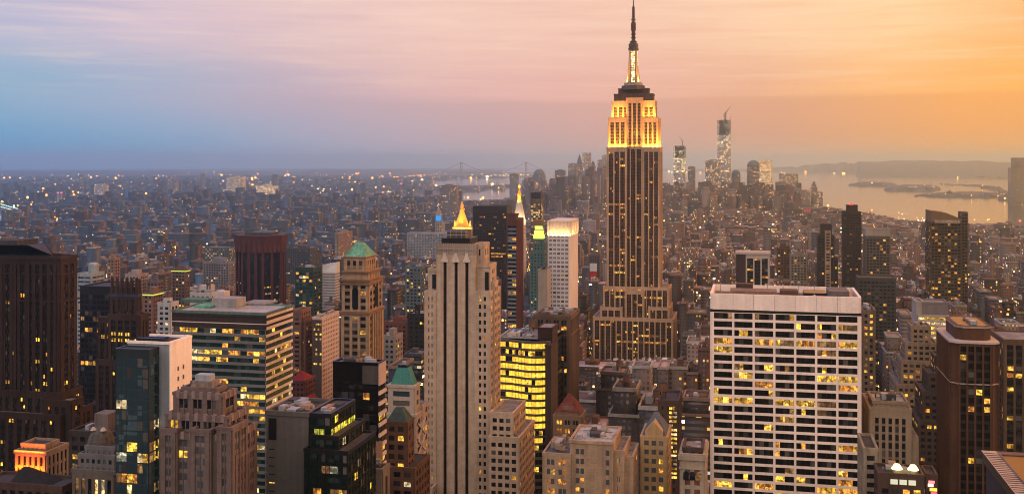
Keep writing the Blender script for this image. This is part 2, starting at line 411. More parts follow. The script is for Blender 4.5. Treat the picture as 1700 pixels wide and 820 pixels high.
    def done(s):
        root = bpy.data.objects.new(s.name, None); COL.objects.link(root)
        root.location = s.org; root.empty_display_size = 5; root.rotation_euler = (0, 0, s.rot)
        tag(root, s.label, s.cat, s.group); s.root = root
        def add(name, g, parent, label=None, org=s.org):
            me = g.mesh(name, org); o = bpy.data.objects.new(name, me); COL.objects.link(o); o.parent = parent
            if label: o['label'] = label
            return o
        for k, g in s.parts.items():
            if g.v: add(k.split('|')[0], g, root)
        for name, g, label, subs in s.kids:
            o = add(name, g, root, label)
            for n2, g2 in subs: add(n2, g2, o)
        vis = []
        for i, (c, w, h, f, m, nm) in enumerate(s.wins):
            px, py, d = proj(*c)
            if f == 'B' or (f == 'R' and c[0] > 0) or (f == 'L' and c[0] < 0): continue
            if not (-5 < px < 1705 and 0 < py < min(822, s.ybot + 3)): continue
            cs = abs(c[1] if f == 'F' else c[0]) / math.hypot(c[0], c[1])
            vis.append((w * h * cs * (F / d) ** 2, i))
        vis.sort(reverse=True)
        own = set(i for a, i in vis[:s.nwin] if a > 2.0)
        rest = {}
        for i, (c, w, h, f, m, nm) in enumerate(s.wins):
            if i in own:
                o = bpy.data.objects.new(nm, pane(w, h, f, m)); COL.objects.link(o); o.parent = root
                o.location = (c[0] - s.org[0], c[1] - s.org[1], c[2])
            else:
                g = rest.setdefault(nm, Geo()); a, b = w / 2, h / 2
                if f in 'FB':
                    sgn = 1 if f == 'F' else -1
                    g.poly([(c[0] - a * sgn, c[1], c[2] - b), (c[0] + a * sgn, c[1], c[2] - b), (c[0] + a * sgn, c[1], c[2] + b), (c[0] - a * sgn, c[1], c[2] + b)], [(0, 1, 2, 3)], m)
                else:
                    sgn = 1 if f == 'R' else -1
                    g.poly([(c[0], c[1] - a * sgn, c[2] - b), (c[0], c[1] + a * sgn, c[2] - b), (c[0], c[1] + a * sgn, c[2] + b), (c[0], c[1] - a * sgn, c[2] + b)], [(0, 1, 2, 3)], m)
        for nm, g in rest.items():
            o = add(nm, g, root)
            if len(g.f) > 1: o['kind'] = 'stuff'
        for loc, tgt, power, c, size, spread in s.lamps:
            L = bpy.data.lights.new('floodlight', 'AREA'); L.shape = 'RECTANGLE'; L.size, L.size_y = size; L.energy = power; L.color = c; L.spread = R(spread)
            o = bpy.data.objects.new('floodlight', L); COL.objects.link(o); o.parent = root
            from mathutils import Vector
            v = Vector(tgt) - Vector(loc)
            o.location = Vector(loc) - Vector(s.org); o.rotation_euler = v.to_track_quat('-Z', 'Y').to_euler()
        b = s.box3
        HEROES.append(dict(box=b, px=(min(proj(b[0], b[2], 0)[0], proj(b[0], b[3], 0)[0]), max(proj(b[1], b[2], 0)[0], proj(b[1], b[3], 0)[0])), d=dep(0.5 * (b[0] + b[1]), b[2]), ybot=s.ybot, ref=s.ref, label=s.label, root=root))
        return root
# ------------------------------------------------------------ the great tower
def great_tower():
    b = B('art_deco_skyscraper', 'tallest tower of all, its stepped crown and mast floodlit yellow above a brown shaft', 'the floodlit skyscraper', 1008, 1095, 1250, side=1098.9, ybot=603)
    st = stone('warm_limestone', (.40, .25, .15), .2)
    K = dict(wall=st, bay=6.3, sub=3, pw=1.5, mw=.45, flr=3.75, wh=2.1, pp=.7, sp=.12, mp=.35, spm=stone('bronze_spandrel', (.065, .032, .022), rough=.5), gm=glass('bronze_glass', (.022, .012, .010)), mm=stone('bronze_mullion', (.14, .075, .045)), litp=.06, rowp=.14, rowl=.7, edge=1.2, roof=GRF,
             lset=[L_YEL, L_WRM, L_WRM, L_WRM, L_DIM, L_DIM])
    D = b.y1 - b.Y
    b.mass(985, 1117, 531, None, dy=-19, depth=D + 30, top=3, **K)
    b.mass(997, 1032, 512, 533, dy=-13, depth=D + 16, top=2.5, **K); b.mass(1077, 1111, 512, 533, dy=-13, depth=D + 16, top=2.5, **K)
    b.mass(1002, 1110, 479, 533, dy=-3, depth=D + 4, top=2.5, **K)
    b.mass(1038, 1069, 484, 533, dy=-7, depth=12, top=3.5, **K)
    b.mass(1008, 1095, 247, 482, dy=5, depth=D - 10, top=.5, **dict(K, parapet=0))
    b.mass(1008, 1040, 246.5, 482, dy=0, depth=D, top=4, **K)
    b.mass(1067, 1095, 246.5, 482, dy=0, depth=D, top=4, **K)
    C = dict(K, litp=.0, rowp=0, bay=5.6, sub=2, pw=2.0, spm=stone('pale_spandrel', (.17, .12, .09)), parapet=.5)
    b.mass(1010.5, 1040, 196, 246, dy=1.5, depth=D - 3, top=5, **C)
    b.mass(1067, 1092.5, 196, 246, dy=1.5, depth=D - 3, top=5, **C)
    b.mass(1016.5, 1087, 168, 246, dy=4.5, depth=D - 9, top=7, **C)
    b.mass(1040.5, 1066.5, 163, 246, dy=3.2, depth=8, top=6, **C)
    b.mass(1019.5, 1084, 157.5, 168, dy=7, depth=D - 14, blank=True, wall=BRN, parapet=1.5)
    b.mass(1026.5, 1077, 148, 157.5, dy=10, depth=D - 20, blank=True, wall=DBR, parapet=1)
    yc = b.Y + D / 2
    def C0(py): return gz(py, b.X(1052, D / 2), yc)
    xc = b.X(1051.6, D / 2); w = lambda px: px * dep(xc, yc) / F
    m = b.g('mast')
    MM = stone('mast_metal', (.085, .05, .038), rough=.5)
    m.ring(circ(xc, yc, w(21), 8, a0=math.pi / 8), C0(150), circ(xc, yc, w(20), 8, a0=math.pi / 8), C0(143), MM)
    m.ring(circ(xc, yc, w(16.5), 8, a0=math.pi / 8), C0(143), circ(xc, yc, w(15.5), 8, a0=math.pi / 8), C0(138), LIM)
    m.ring(circ(xc, yc, w(7.6), 16), C0(138), circ(xc, yc, w(6.2), 16), C0(82), MM)
    for k in range(4):                      # the winged buttresses of the mast
        a = math.pi / 4 + k * math.pi / 2
        u = (math.cos(a), math.sin(a)); v = (-u[1], u[0]); t = w(1.4)
        P = lambda r, q, z: (xc + u[0] * r + v[0] * q, yc + u[1] * r + v[1] * q, z)
        g = b.kid('mast_wing', lambda g: g.poly([P(w(4), -t, C0(139)), P(w(14), -t, C0(139)), P(w(9.6), -t, C0(112)), P(w(8.2), -t, C0(84)), P(w(4), -t, C0(84)),
                                                 P(w(4), t, C0(139)), P(w(14), t, C0(139)), P(w(9.6), t, C0(112)), P(w(8.2), t, C0(84)), P(w(4), t, C0(84))],
                                                [(0, 1, 2, 3, 4), (9, 8, 7, 6, 5), (1, 6, 7, 2), (2, 7, 8, 3), (3, 8, 9, 4), (0, 5, 6, 1)], st))
    GL = lit('mast_light', (1.0, .66, .2), 2.6, (1.0, .8, .4))
    for k in range(4):                      # lit glass strips between the wings
        a = -math.pi / 2 + k * math.pi / 2
        for j in range(13):
            z0, z1 = C0(137 - j * 4.0), C0(137 - j * 4.0 - 3.2)
            r = w(7.75 - j * .1); u = (math.cos(a), math.sin(a)); t = w(2.9)
            if k in (0, 1) or True:
                b.kid('mast_window', lambda g: g.box(xc + u[0] * r - (t if abs(u[0]) < .5 else .3), xc + u[0] * r + (t if abs(u[0]) < .5 else .3), yc + u[1] * r - (t if abs(u[1]) < .5 else .3), yc + u[1] * r + (t if abs(u[1]) < .5 else .3), z0, z1, GL))
    cap = b.g('mast_cap')
    for (r0, y0, r1, y1) in ((8.6, 84, 8.6, 80), (7.2, 80, 7.2, 78), (8.2, 78, 7.8, 73), (5.8, 73, 5, 70), (6.8, 70, 3, 67.5)):
        cap.ring(circ(xc, yc, w(r0)), C0(y0), circ(xc, yc, w(r1)), C0(y1), MM, bot=True)
    an = b.g('antenna')
    for (r0, y0, r1, y1) in ((3.0, 68, 2.8, 52), (4.0, 52, 4.0, 38), (2.2, 38, 2.0, 12), (1.0, 12, .7, 0)):
        an.ring(circ(xc, yc, w(r0), 8), C0(y0), circ(xc, yc, w(r1), 8), C0(y1), BRN if y0 > 20 else BLK)
    for y in (64, 58, 47, 42, 34, 29, 24, 19, 14): an.ring(circ(xc, yc, w(4.4 if y > 30 else 2.9), 8), C0(y), circ(xc, yc, w(4.4 if y > 30 else 2.9), 8), C0(y - 1.5), DRD, bot=True)
    # floodlights on the ledges under the crown
    zl = b.Z(246) + 1.5; yf = b.Y - 1.2
    Y1, Y2 = (1, .44, .045), (1, .56, .12)
    for px in (1012, 1019, 1028, 1036, 1071, 1080, 1087, 1093):
        x = b.X(px); b.lamp((x, yf + .6, zl - .6), (x, b.Y + 4, zl + 26), 10500, Y1, (7, 1.6))
    for px in (1050, 1057): b.lamp((b.X(px), b.Y + .5, zl), (b.X(px), b.Y + 5, zl + 30), 1800, Y1, (5, 1))
    for px in (1013, 1021, 1029, 1037, 1070, 1078, 1086, 1092):
        b.lamp((b.X(px), b.Y - 4.5, zl - 2), (b.X(px), b.Y + 2, zl + 48), 3600, Y1, (4, 2), 55)
    for px in (1046, 1053, 1060): b.lamp((b.X(px), b.Y - 3.5, zl - 2), (b.X(px), b.Y + 3, zl + 60), 2200, Y1, (4, 2), 50)
    zt = b.Z(196) + 1
    for px in (1020, 1028, 1036, 1070, 1078, 1084): b.lamp((b.X(px), b.Y - .5, zt), (b.X(px), b.Y + 6, zt + 30), 2200, Y1, (4, 2), 70)
    for px in (1014.5, 1023, 1032, 1072, 1081, 1089): b.lamp((b.X(px), b.Y + 1.6, zt + .6), (b.X(px), b.Y + 7, zt + 18), 4200, Y1, (5, 1.2))
    for yy in (.15, .4, .65, .9): b.lamp((b.x1 + 1.2, b.Y + D * yy, zl), (b.x1 - 3, b.Y + D * yy, zl + 26), 8000, Y1, (1.2, 6))
    for k in (-1, 1): b.lamp((xc + k * w(11), yc - w(12), C0(138)), (xc, yc, C0(100)), 3500, Y2, (2, 2), 90)
    b.done()
great_tower()

# ------------------------------------------------------------ right: the white slab with the black window strips
def white_slab():
    b = B('white_office_slab', 'broad white stone slab with rows of black windows and a blank top band', 'the broad white slab', 1181, 1428, 500, depth=38)
    K = dict(wall=stone('travertine', (.78, .64, .55), .08), bay=10, cols=7, sub=4, pw=1.0, mw=.14, flr=3.86, wh=2.7, pp=.55, sp=.5, mp=.2, mm=BLK, litp=.15, rowp=.28, rowl=.62, edge=.7, top=0.2, parapet=0)
    x0, x1, y0, y1, z0, z1 = b.mass(1181, 1428, 517.5, None, **dict(K, gm=glass('black_glass', (.006, .006, .007), .2), lset=[L_YEL, L_YEL, L_YEL, L_WRM, L_WRM, L_DIM]))
    zt = b.Z(487)
    W = K['wall']
    for i in range(7):
        a = x0 + .6 + (x1 - x0 - 1.2) * i / 7; c = x0 + .6 + (x1 - x0 - 1.2) * (i + 1) / 7
        b.kid('fascia_panel', lambda g: g.box(a + .06, c - .06, y0 - .56, y0 + .6, z1 + 1.3, zt, W))
    g = b.g('upper_wall')
    g.box(x0 - .52, x1 + .52, y0 + .6, y0 + 1.2, z1 + 1.3, zt - .05, W)
    g.box(x0 - .5, x1 + .5, y0 + .1, y1, z1, z1 + 1.32, BLK)
    g.box(x0 - .54, x0 + .6, y0 + 1.2, y1 + .5, z1 + 1.28, zt, W); g.box(x1 - .6, x1 + .54, y0 + 1.2, y1 + .5, z1 + 1.28, zt, W); g.box(x0 + .6, x1 - .6, y1 - .6, y1 + .5, z1 + 1.28, zt, W)
    zr = zt - 3.2
    b.g('roof').box(x0 + .6, x1 - .6, y0 + 1.2, y1 - .6, zr - .4, zr, stone('brown_roof', (.20, .15, .125), .4))
    def R_(px, dy): return b.X(px, dy)
    for (pa, pb, d0, d1, h, m, nm) in ((1212, 1290, 10, 22, 3.5, stone('roof_tan', (.28, .19, .14)), 'penthouse'), (1222, 1250, 24, 30, 5.2, DBR, 'bulkhead'), (1335, 1372, 18, 32, 2.4, BLK, 'cooling_pit'), (1376, 1410, 8, 26, 4.6, stone('roof_grey', (.16, .14, .13)), 'bulkhead'), (1295, 1325, 24, 32, 2.6, BRN, 'plant_box'), (1405, 1420, 5, 30, 1.9, BLK, 'cooling_pit')):
        b.kid(nm, lambda g: g.box(R_(pa, d0), R_(pb, d0), b.Y + d0, b.Y + d1, zr, zr + h, m))
    for px, d in ((1240, 5), (1285, 8), (1330, 6), (1352, 12)): b.kid('vent', lambda g: (g.ring(circ(R_(px, d), b.Y + d, .7, 10), zr, circ(R_(px, d), b.Y + d, .7, 10), zr + 1.8, MTL), g.ring(circ(R_(px, d), b.Y + d, 1.1, 10), zr + 1.8, circ(R_(px, d), b.Y + d, .2, 10), zr + 2.6, MTL)))
    for i in range(9):
        px = 1196 + i * 26; b.kid('roof_rail_post', lambda g: g.box(R_(px, 33) - .15, R_(px, 33) + .15, b.Y + 33, b.Y + 33.3, zr, zr + 4.6, MTL))
    b.done()
white_slab()

# ------------------------------------------------------------ centre: the pale stone tower with three black stripes
def striped_tower():
    b = B('striped_stone_tower', 'pale stone tower with three tall black stripes and pinnacled crown', 'the black striped tower', 724.5, 789, 492, side=803, depth=None)
    S = stone('pale_brick', (.56, .42, .305), .15, scale=.3)
    D = b.y1 - b.Y
    z1 = b.Z(424)
    # central slab: four broad piers, three recessed black stripes
    sx = [724.5, 736.0, 741.4, 754.4, 759.8, 772.2, 777.6, 789]
    wall = b.g('wall')
    wall.box(b.X(724.5), b.X(789), b.Y + 1.6, b.y1, 0, z1, S)
    for i in range(0, 8, 2): wall.box(b.X(sx[i]), b.X(sx[i + 1]), b.Y, b.Y + 1.7, 0, z1, S)
    for i in range(1, 7, 2):
        wall.box(b.X(sx[i]), b.X(sx[i + 1]), b.Y + .003, b.Y + 1.7, b.Z(436), z1 - .01, S)
        b.kid('stripe', lambda g: g.box(b.X(sx[i]) + .05, b.X(sx[i + 1]) - .05, b.Y + 1.3, b.Y + 1.62, 4, b.Z(436) - .1, stone('stripe_black', (.016, .014, .014), rough=.3)))
        xm = (b.X(sx[i]) + b.X(sx[i + 1])) / 2
        for zz, hh, ww in ((436, 431, 1.7), (433, 427, 1.2), (429, 421, .7)):
            b.kid('finial', lambda g: g.box(xm - ww, xm + ww, b.Y - .35 - ww * .1, b.Y + .4, b.Z(zz), b.Z(hh), stone('pale_trim', (.75, .63, .53), .1)))
    T = stone('crown_stone', (.46, .37, .30), .15)
    cx0, cx1 = b.X(725), b.X(788.5)
    b.g('crown').box(cx0, cx1, b.Y + .3, b.y1 - .5, z1 - .2, b.Z(406), T)
    n = 17
    for i in range(n + 1):
        x = cx0 + (cx1 - cx0) * i / n; b.g('crown').box(x - .22, x + .22, b.Y - .05, b.Y + .32, z1 + .3, b.Z(404.5), T)
    b.g('crown').box(cx0 - .2, cx1 + .2, b.Y - .25, b.Y + .4, b.Z(415.5), b.Z(414), T)
    for i in range(9):
        y = b.Y + (b.y1 - b.Y - 1) * (i + .5) / 9; b.g('crown').box(cx1 - .1, cx1 + .3, y - .25, y + .25, z1 + .3, b.Z(404.5), T)
    zt = b.Z(406)
    b.g('roof').box(cx0 + .6, cx1 - .6, b.Y + 1, b.y1 - 1, zt - .1, zt + .05, TRF)
    for (pa, pb, d0, d1, ya, yb, m) in ((733, 780, 3, 18, 407, 397, BLK), (742, 772, 5, 16, 397, 384, stone('penthouse_grey', (.13, .11, .10)))):
        b.kid('penthouse', lambda g: g.box(b.X(pa, d0), b.X(pb, d0), b.Y + d0, b.Y + d1, b.Z(ya), b.Z(yb), m))
    for px in (738, 748, 757, 766, 775):
        b.kid('antenna', lambda g: g.box(b.X(px, 4) - .12, b.X(px, 4) + .12, b.Y + 4, b.Y + 4.24, b.Z(398), b.Z(384), MTL))
    b.kid('roof_frame', lambda g: [g.box(b.X(740, 3), b.X(776, 3), b.Y + 2.6, b.Y + 2.9, b.Z(y), b.Z(y) + .3, MTL) for y in (392, 386)])
    K = dict(wall=S, bay=3.1, sub=1, pw=1.1, flr=3.55, wh=1.9, pp=.3, sp=.3, litp=.07, rowp=.0, top=1.6, edge=.6, roof=GRF, lset=[L_YEL, L_YEL, L_WRM])
    b.note(b.X(705), b.X(865), b.Y, b.y1, 0)
    # shoulders
    b.mass(790, 803, 408, 445, dy=4, depth=D - 6, **dict(K, bay=5, pw=2.6, wh=3.0, flr=4.6))
    b.mass(711.5, 724.4, 449, None, dy=3, depth=D - 2, **dict(K, edge=2.2))
    b.mass(789.1, 813, 443, None, dy=3, depth=D - 4, **dict(K, cols=2, edge=3.2, bay=3.6))
    b.mass(705.5, 724.3, 487, None, dy=0, depth=D + 4, **dict(K, cols=2, bay=3.2, edge=1.2))
    b.mass(789.2, 813.2, 487, None, dy=0, depth=D + 4, **dict(K, cols=2, bay=3.2, edge=1.2, ))
    b.mass(805, 820, 471, None, dy=5, depth=7, **dict(K, edge=.8))
    b.mass(814, 851.5, 689, None, dy=-4, depth=26, **dict(K, bay=3.2, cols=3))
    b.mass(812, 861, 730, None, dy=-8, depth=34, **dict(K, bay=3.3, cols=4))
    b.mass(704.8, 718, 812, None, dy=-6, depth=20, **dict(K))
    for px, py in ((718, 449), (806, 443)):
        b.kid('dark_niche', lambda g: g.box(b.X(px - 3), b.X(px + 3), b.Y + 2.4, b.Y + 2.75, b.Z(482), b.Z(py + 9), BLK))
    b.done()
striped_tower()

# ------------------------------------------------------------ far left: brown brick tower with the dark hipped roof
def brown_tower():
    b = B('brown_brick_tower', 'massive brown brick tower with a dark hipped roof and a lower wing', 'the massive brown tower', -60, 100, 562, side=127)
    W = stone('warm_brown_brick', (.034, .018, .013), .35)
    D = b.y1 - b.Y
    K = dict(wall=W, bay=4.6, sub=2, pw=1.9, mw=.55, flr=3.8, wh=1.9, pp=.4, sp=.22, mp=.22, spm=stone('brown_spandrel', (.018, .012, .010)), litp=.06, rowp=.09, rowl=.45, edge=2.0, top=3.2, lset=[L_YEL, L_YEL, L_WRM, L_DIM])
    x0, x1, y0, y1, _, z1 = b.mass(-60, 100, 430, None, **K)
    b.cornice(x0, x1, y0, y1, z1 + .4, 1.0, .9, W); b.cornice(x0, x1, y0, y1, b.Z(455), .8, .7, W); b.cornice(x0, x1, y0, y1, b.Z(500), .7, .6, W)
    g = b.g('hipped_roof'); zc = b.Z(408)
    g.ring(rect(x0 + 3, x1 - 8, y0 + 6, y1 - 5), z1 + .1, rect(x0 + 10, x1 - 19, y0 + 13, y1 - 14), zc, stone('slate', (.022, .03, .034), .4, rough=.5))
    b.kid('ridge_box', lambda g: g.box(x1 - 36, x1 - 24, y0 + 15, y1 - 16, zc, zc + 2.4, TRF))
    b.kid('dormer', lambda g: g.box(x1 - 7.5, x1 - 2, y0 + 4, y1 - 9, z1, z1 + 2.5, W))
    b.mass(-60, 100, 692, None, dy=-7, depth=D + 14, **dict(K, top=2.2)); 
    b.mass(-60, 101, 655, 700, dy=-1.5, side=136, **dict(K, top=2.5))
    b.mass(72, 118, 668, None, dy=-4, side=137.5, **dict(K, top=2.5))
    b.mass(40, 100, 745, None, dy=-14, depth=D + 22, **dict(K, top=2))
    for i in range(7):
        px = -40 + i * 22; b.kid('buttress', lambda g: g.box(b.X(px) - .8, b.X(px) + .8, b.Y - .9, b.Y + .1, b.Z(655), z1 - 3, W))
    b.done()
brown_tower()

def black_slab_left():
    b = B('dark_glass_slab', 'black glass slab with a few yellow office floors behind the finned brown tower', 'the black slab', 133, 182, 760, depth=30)
    b.mass(133, 182, 478, None, wall=BLK, bay=3.4, sub=1, pw=.5, flr=3.9, wh=2.8, pp=.15, sp=.1, litp=.005, rowp=.09, rowl=.75, top=5, edge=.4, roof=TRF, lset=[L_YEL, L_WRM, L_DIM])
    b.done()
    b = B('finned_brown_tower', 'brown art deco tower crowned by a row of upright fins', 'the finned brown tower', 183, 228, 700, side=233)
    W = stone('finned_brick', (.05, .026, .018), .3); D = b.y1 - b.Y
    K = dict(wall=W, bay=4.4, sub=2, pw=1.7, mw=.5, flr=3.9, wh=2.1, pp=.6, sp=.15, mp=.3, spm=SPD, litp=.02, rowp=.0, edge=1.4, top=3, lset=[L_YEL], litf=lambda f, q, n: .02)
    x0, x1, y0, y1, _, z1 = b.mass(183, 228, 490, None, dy=0, depth=D, **K)
    b.mass(163, 240, 531, None, dy=3, side=245, **dict(K, litf=lambda f, q, n: .75 if q == 2 else .03))
    b.mass(180, 232, 525, None, dy=-2.5, depth=10, **dict(K, litf=lambda f, q, n: (.9 if q in (2, 3) else .04) if f == 'F' else .02))
    b.mass(160, 200, 600, None, dy=-3, depth=14, **K)
    b.cornice(x0, x1, y0, y1, z1 + .3, 1.5, .8, stone('blue_terracotta', (.05, .06, .12)))
    for i in range(6):
        x = x0 + 1 + (x1 - x0 - 2) * i / 5
        b.kid('fin', lambda g: g.ring(rect(x - 1.0, x + 1.0, y0 - .6, y0 + 2.4), z1 - 10, rect(x - .6, x + .6, y0 + .2, y0 + 1.8), b.Z(462), W))
    for i in range(1, 5):
        y = y0 + (y1 - y0) * i / 4.2
        b.kid('fin', lambda g: g.ring(rect(x1 - 2, x1 + .8, y - 1, y + 1), z1 - 10, rect(x1 - 1.5, x1, y - .6, y + .6), b.Z(464), W))
    b.kid('penthouse', lambda g: g.box(x0 + 3, x1 - 3, y0 + 4, y1 - 3, z1, z1 + 5, W))
    b.done()
black_slab_left()

def white_sided():
    b = B('glass_and_white_tower', 'glass fronted office tower with a blank white side wall', 'the white sided glass tower', 192, 251, 400, side=262, depth=None)
    Wm = stone('white_panel', (.78, .70, .64), .07); G2 = stone('grey_panel', (.30, .34, .38), .1)
    # rear volume: grey front, white flank
    Yr = b.Y + 7
    x0, x1 = gx(212, Yr), gx(281, Yr); y1 = x1 / math.tan(ang(317))
    z = gz(572, x1, Yr)
    b.note(x0, x1, Yr, y1, z)
    w = b.g('rear_wall'); w.box(x0, x1, Yr, y1, 0, z, G2)
    sd = b.g('side_wall'); sd.box(x1, x1 + .4, Yr + .02, y1, 0, z + .5, Wm)
    b.g('parapet').box(x0 - .2, x1 + .5, Yr - .3, Yr + .4, z, z + 1, Wm); b.g('parapet').box(x1 - .5, x1 + .55, Yr + .4, y1, z + .01, z + 1.02, Wm); b.g('parapet').box(x0 - .2, x1 - .5, y1 - .6, y1 + .2, z, z + 1, Wm)
    b.g('roof').box(x0 + .1, x1 - .1, Yr + .3, y1 - .5, z - .2, z + .1, TRF)
    for k, (yy, ha) in enumerate(((.16, 1.6), (.30, 1.1), (.48, 1.3), (.66, .9))): b.kid('plant_box', lambda g: g.box(x0 + 2 + k, x1 - 4 - k, Yr + (y1 - Yr) * yy, Yr + (y1 - Yr) * (yy + .1), z + .1, z + ha, TRF if k % 2 else BLK))
    for q in range(8):                     # two columns of small openings in the white flank
        for yy in (.36, .60):
            zz = z - 10 - q * 3.8
            b.kid('side_window', lambda g: g.box(x1 + .38, x1 + .46, Yr + (y1 - Yr) * yy - .55, Yr + (y1 - Yr) * yy + .55, zz - .8, zz + .8, stone('ochre_shade', (.20, .10, .05))))
    K = dict(wall=stone('steel_frame', (.028, .040, .045), .1, rough=.35), bay=6.5, cols=3, sub=2, pw=.2, mw=.1, flr=3.9, wh=3.3, pp=.08, sp=.05, mp=.05, gm=G_BLUE, litp=.02, rowp=.1, rowl=.6, edge=.3, top=4, roof=TRF,
             spm=stone('blue_spandrel', (.04, .058, .065), .1, rough=.3), parapet=.4)
    b.mass(192, 247, 582, None, depth=7.0, litf=lambda f, q, n: .0 if q < 6 else .15, **dict(K, top=3))
    def strip(g):
        for q in range(14): g.box(b.X(247.5) , b.X(251), b.Y + 4.4, b.Y + 4.6, b.Z(590) - q * 3.9 - 3.1, b.Z(590) - q * 3.9, G_TEAL)
    b.kid('corner_glazing', strip)
    b.done()
white_sided()

def banded_block():
    b = B('banded_office_block', 'wide office block with white bands between glass floors, dark brown top storeys', 'the banded office block', 288, 441, 480, side=483.5)
    Wm = stone('white_band', (.60, .52, .46), .12)
    K = dict(wall=stone('grey_band', (.19, .20, .205), .1), bay=3.0, sub=1, pw=.22, flr=3.18, wh=1.95, pp=.1, sp=.45, gm=G_TEAL, litp=.02, edge=.1, top=.3, parapet=0, lset=[L_YEL, L_YEL, L_WRM, L_WHT], pm=BLK)
    def lf(f, q, n):
        if f == 'F': return {0: .5, 1: .1, 3: .75, 4: .5, 5: .05, 8: .55, 9: .85, 10: .7, 11: .8, 12: .3, 13: .2, 14: .55, 15: .3, 16: .6}.get(q, .16)
        return {9: .3, 10: .3, 3: .3}.get(q, .12)
    S2 = dict(K, litf=lf, rowp=0)
    x0, x1, y0, y1, _, z1 = b.mass(288, 441, 547, None, **S2)
    # white spandrels on the flank alone, its brighter light put into the colour
    g = b.g('side_bands')
    for q in range(36):
        zt = z1 - .3 - q * 3.18; g.box(x1 + .4, x1 + .62, y0 - .4, y1 + .4, zt - 3.16, zt - 1.97, Wm)
    zt = b.Z(522)
    g = b.g('top_storeys'); g.box(x0 - .45, x1 + .62, y0 - .45, y1 + .5, z1 + .1, zt, stone('brown_panel', (.045, .03, .027), .2))
    for y in (527, 537.5): g.box(x0 - .5, x1 + .68, y0 - .5, y1 + .52, b.Z(y) - .35, b.Z(y), Wm if y > 530 else BLK)
    for y in (524, 534, 544): b.g('side_bands').box(x1 + .6, x1 + .75, y0 - .4, y1 + .4, b.Z(y) - 1.0, b.Z(y) + .3, Wm)
    b.roof(x0 - .3, x1 + .5, y0 - .3, y1 + .3, zt, stone('pale_roof', (.42, .42, .43), .3), .8, stone('parapet_green', (.12, .20, .17)))
    for (pa, pb, d0, d1, h, m, nm) in ((352, 392, 16, 26, 4.2, stone('lift_room', (.40, .38, .38)), 'lift_room'), (322, 350, 12, 22, 1.2, COP, 'plant_box'), (300, 340, 28, 38, 1.6, stone('green_plant', (.10, .20, .16)), 'plant_box'), (356, 372, 30, 36, 5.5, WHT, 'bulkhead'), (400, 440, 26, 40, .9, GRY, 'plant_box')):
        b.kid(nm, lambda g: g.box(b.X(pa, d0), b.X(pb, d0), b.Y + d0, b.Y + d1, zt + .1, zt + h, m))
    b.done()
banded_block()

def pink_stepped():
    b = B('stepped_pink_tower', 'pinkish stone setback tower with scalloped parapets in the foreground', 'the stepped pink tower', 269, 383, 330, depth=17)
    S = stone('pink_stone', (.18, .13, .115), .2, scale=.3); T = stone('pink_trim', (.30, .215, .205), .12)
    D = b.y1 - b.Y
    K = dict(wall=S, bay=3.9, sub=2, pw=1.1, mw=.3, flr=3.45, wh=2.1, pp=.5, sp=.14, mp=.28, spm=stone('pink_spandrel', (.22, .165, .15)), mm=S, litp=.02, rowp=0, edge=.9, top=1.4, roof=TRF, parapet=.6, gm=glass('grey_glass', (.06, .065, .07), .25), lset=[L_YEL])
    T1 = b.mass(269, 383, 726, None, **K)
    T2 = b.mass(277, 378, 694, 728, dy=2, depth=D - 4, **dict(K, wh=2.6, gm=G_DARK))
    T3 = b.mass(290, 368, 657, 696, dy=4, depth=D - 8, **dict(K, wh=2.8, bay=5, pw=1.8, gm=G_DARK))
    T4 = b.mass(303, 360, 650, 660, dy=5.5, depth=D - 11, blank=True, wall=S, roof=TRF)
    b.mass(268.5, 292, 715, None, dy=-1.2, depth=10, **K); b.mass(362, 384, 712, None, dy=-1.2, depth=10, **K); b.mass(318, 348, 716, None, dy=-1.6, depth=6, **K)
    b.mass(383, 389, 756, None, dy=1, depth=D - 3, **K)
    for (x0, x1, y0, y1, z0, z1) in (T1, T2, T3):                  # scallops standing on the setbacks
        n = max(5, int((x1 - x0) / 2.6))
        for i in range(n):
            x = x0 + (x1 - x0) * (i + .5) / n
            b.kid('scallop', lambda g: g.ring([(x - .62, y0 - .66), (x + .62, y0 - .66), (x + .62, y0 + .3), (x - .62, y0 + .3)], z1 - 1.2, [(x - .55, y0 - .62), (x + .55, y0 - .62), (x + .55, y0 + .2), (x - .55, y0 + .2)], z1 + 1.0, T))
        n = max(3, int((y1 - y0) / 4))
        for i in range(n):
            y = y0 + (y1 - y0) * (i + .5) / n
            b.kid('scallop', lambda g: g.ring(rect(x1 - .3, x1 + .68, y - .6, y + .6), z1 - 1.2, rect(x1 - .2, x1 + .6, y - .4, y + .4), z1 + 1.0, T))
    x0, x1, y0, y1, z0, z1 = T4
    b.kid('penthouse', lambda g: g.box(b.X(318, 7), b.X(352, 7), b.Y + 7, b.Y + 12, z1, b.Z(644), stone('penthouse_stone', (.24, .19, .18))))
    b.kid('lift_room', lambda g: g.box(b.X(324, 8), b.X(348, 8), b.Y + 8, b.Y + 11.5, b.Z(644), b.Z(634), MTL))
    b.clutter(x0, x1, y0, y1, z1, 5, 4, 2.5)
    b.done()
pink_stepped()

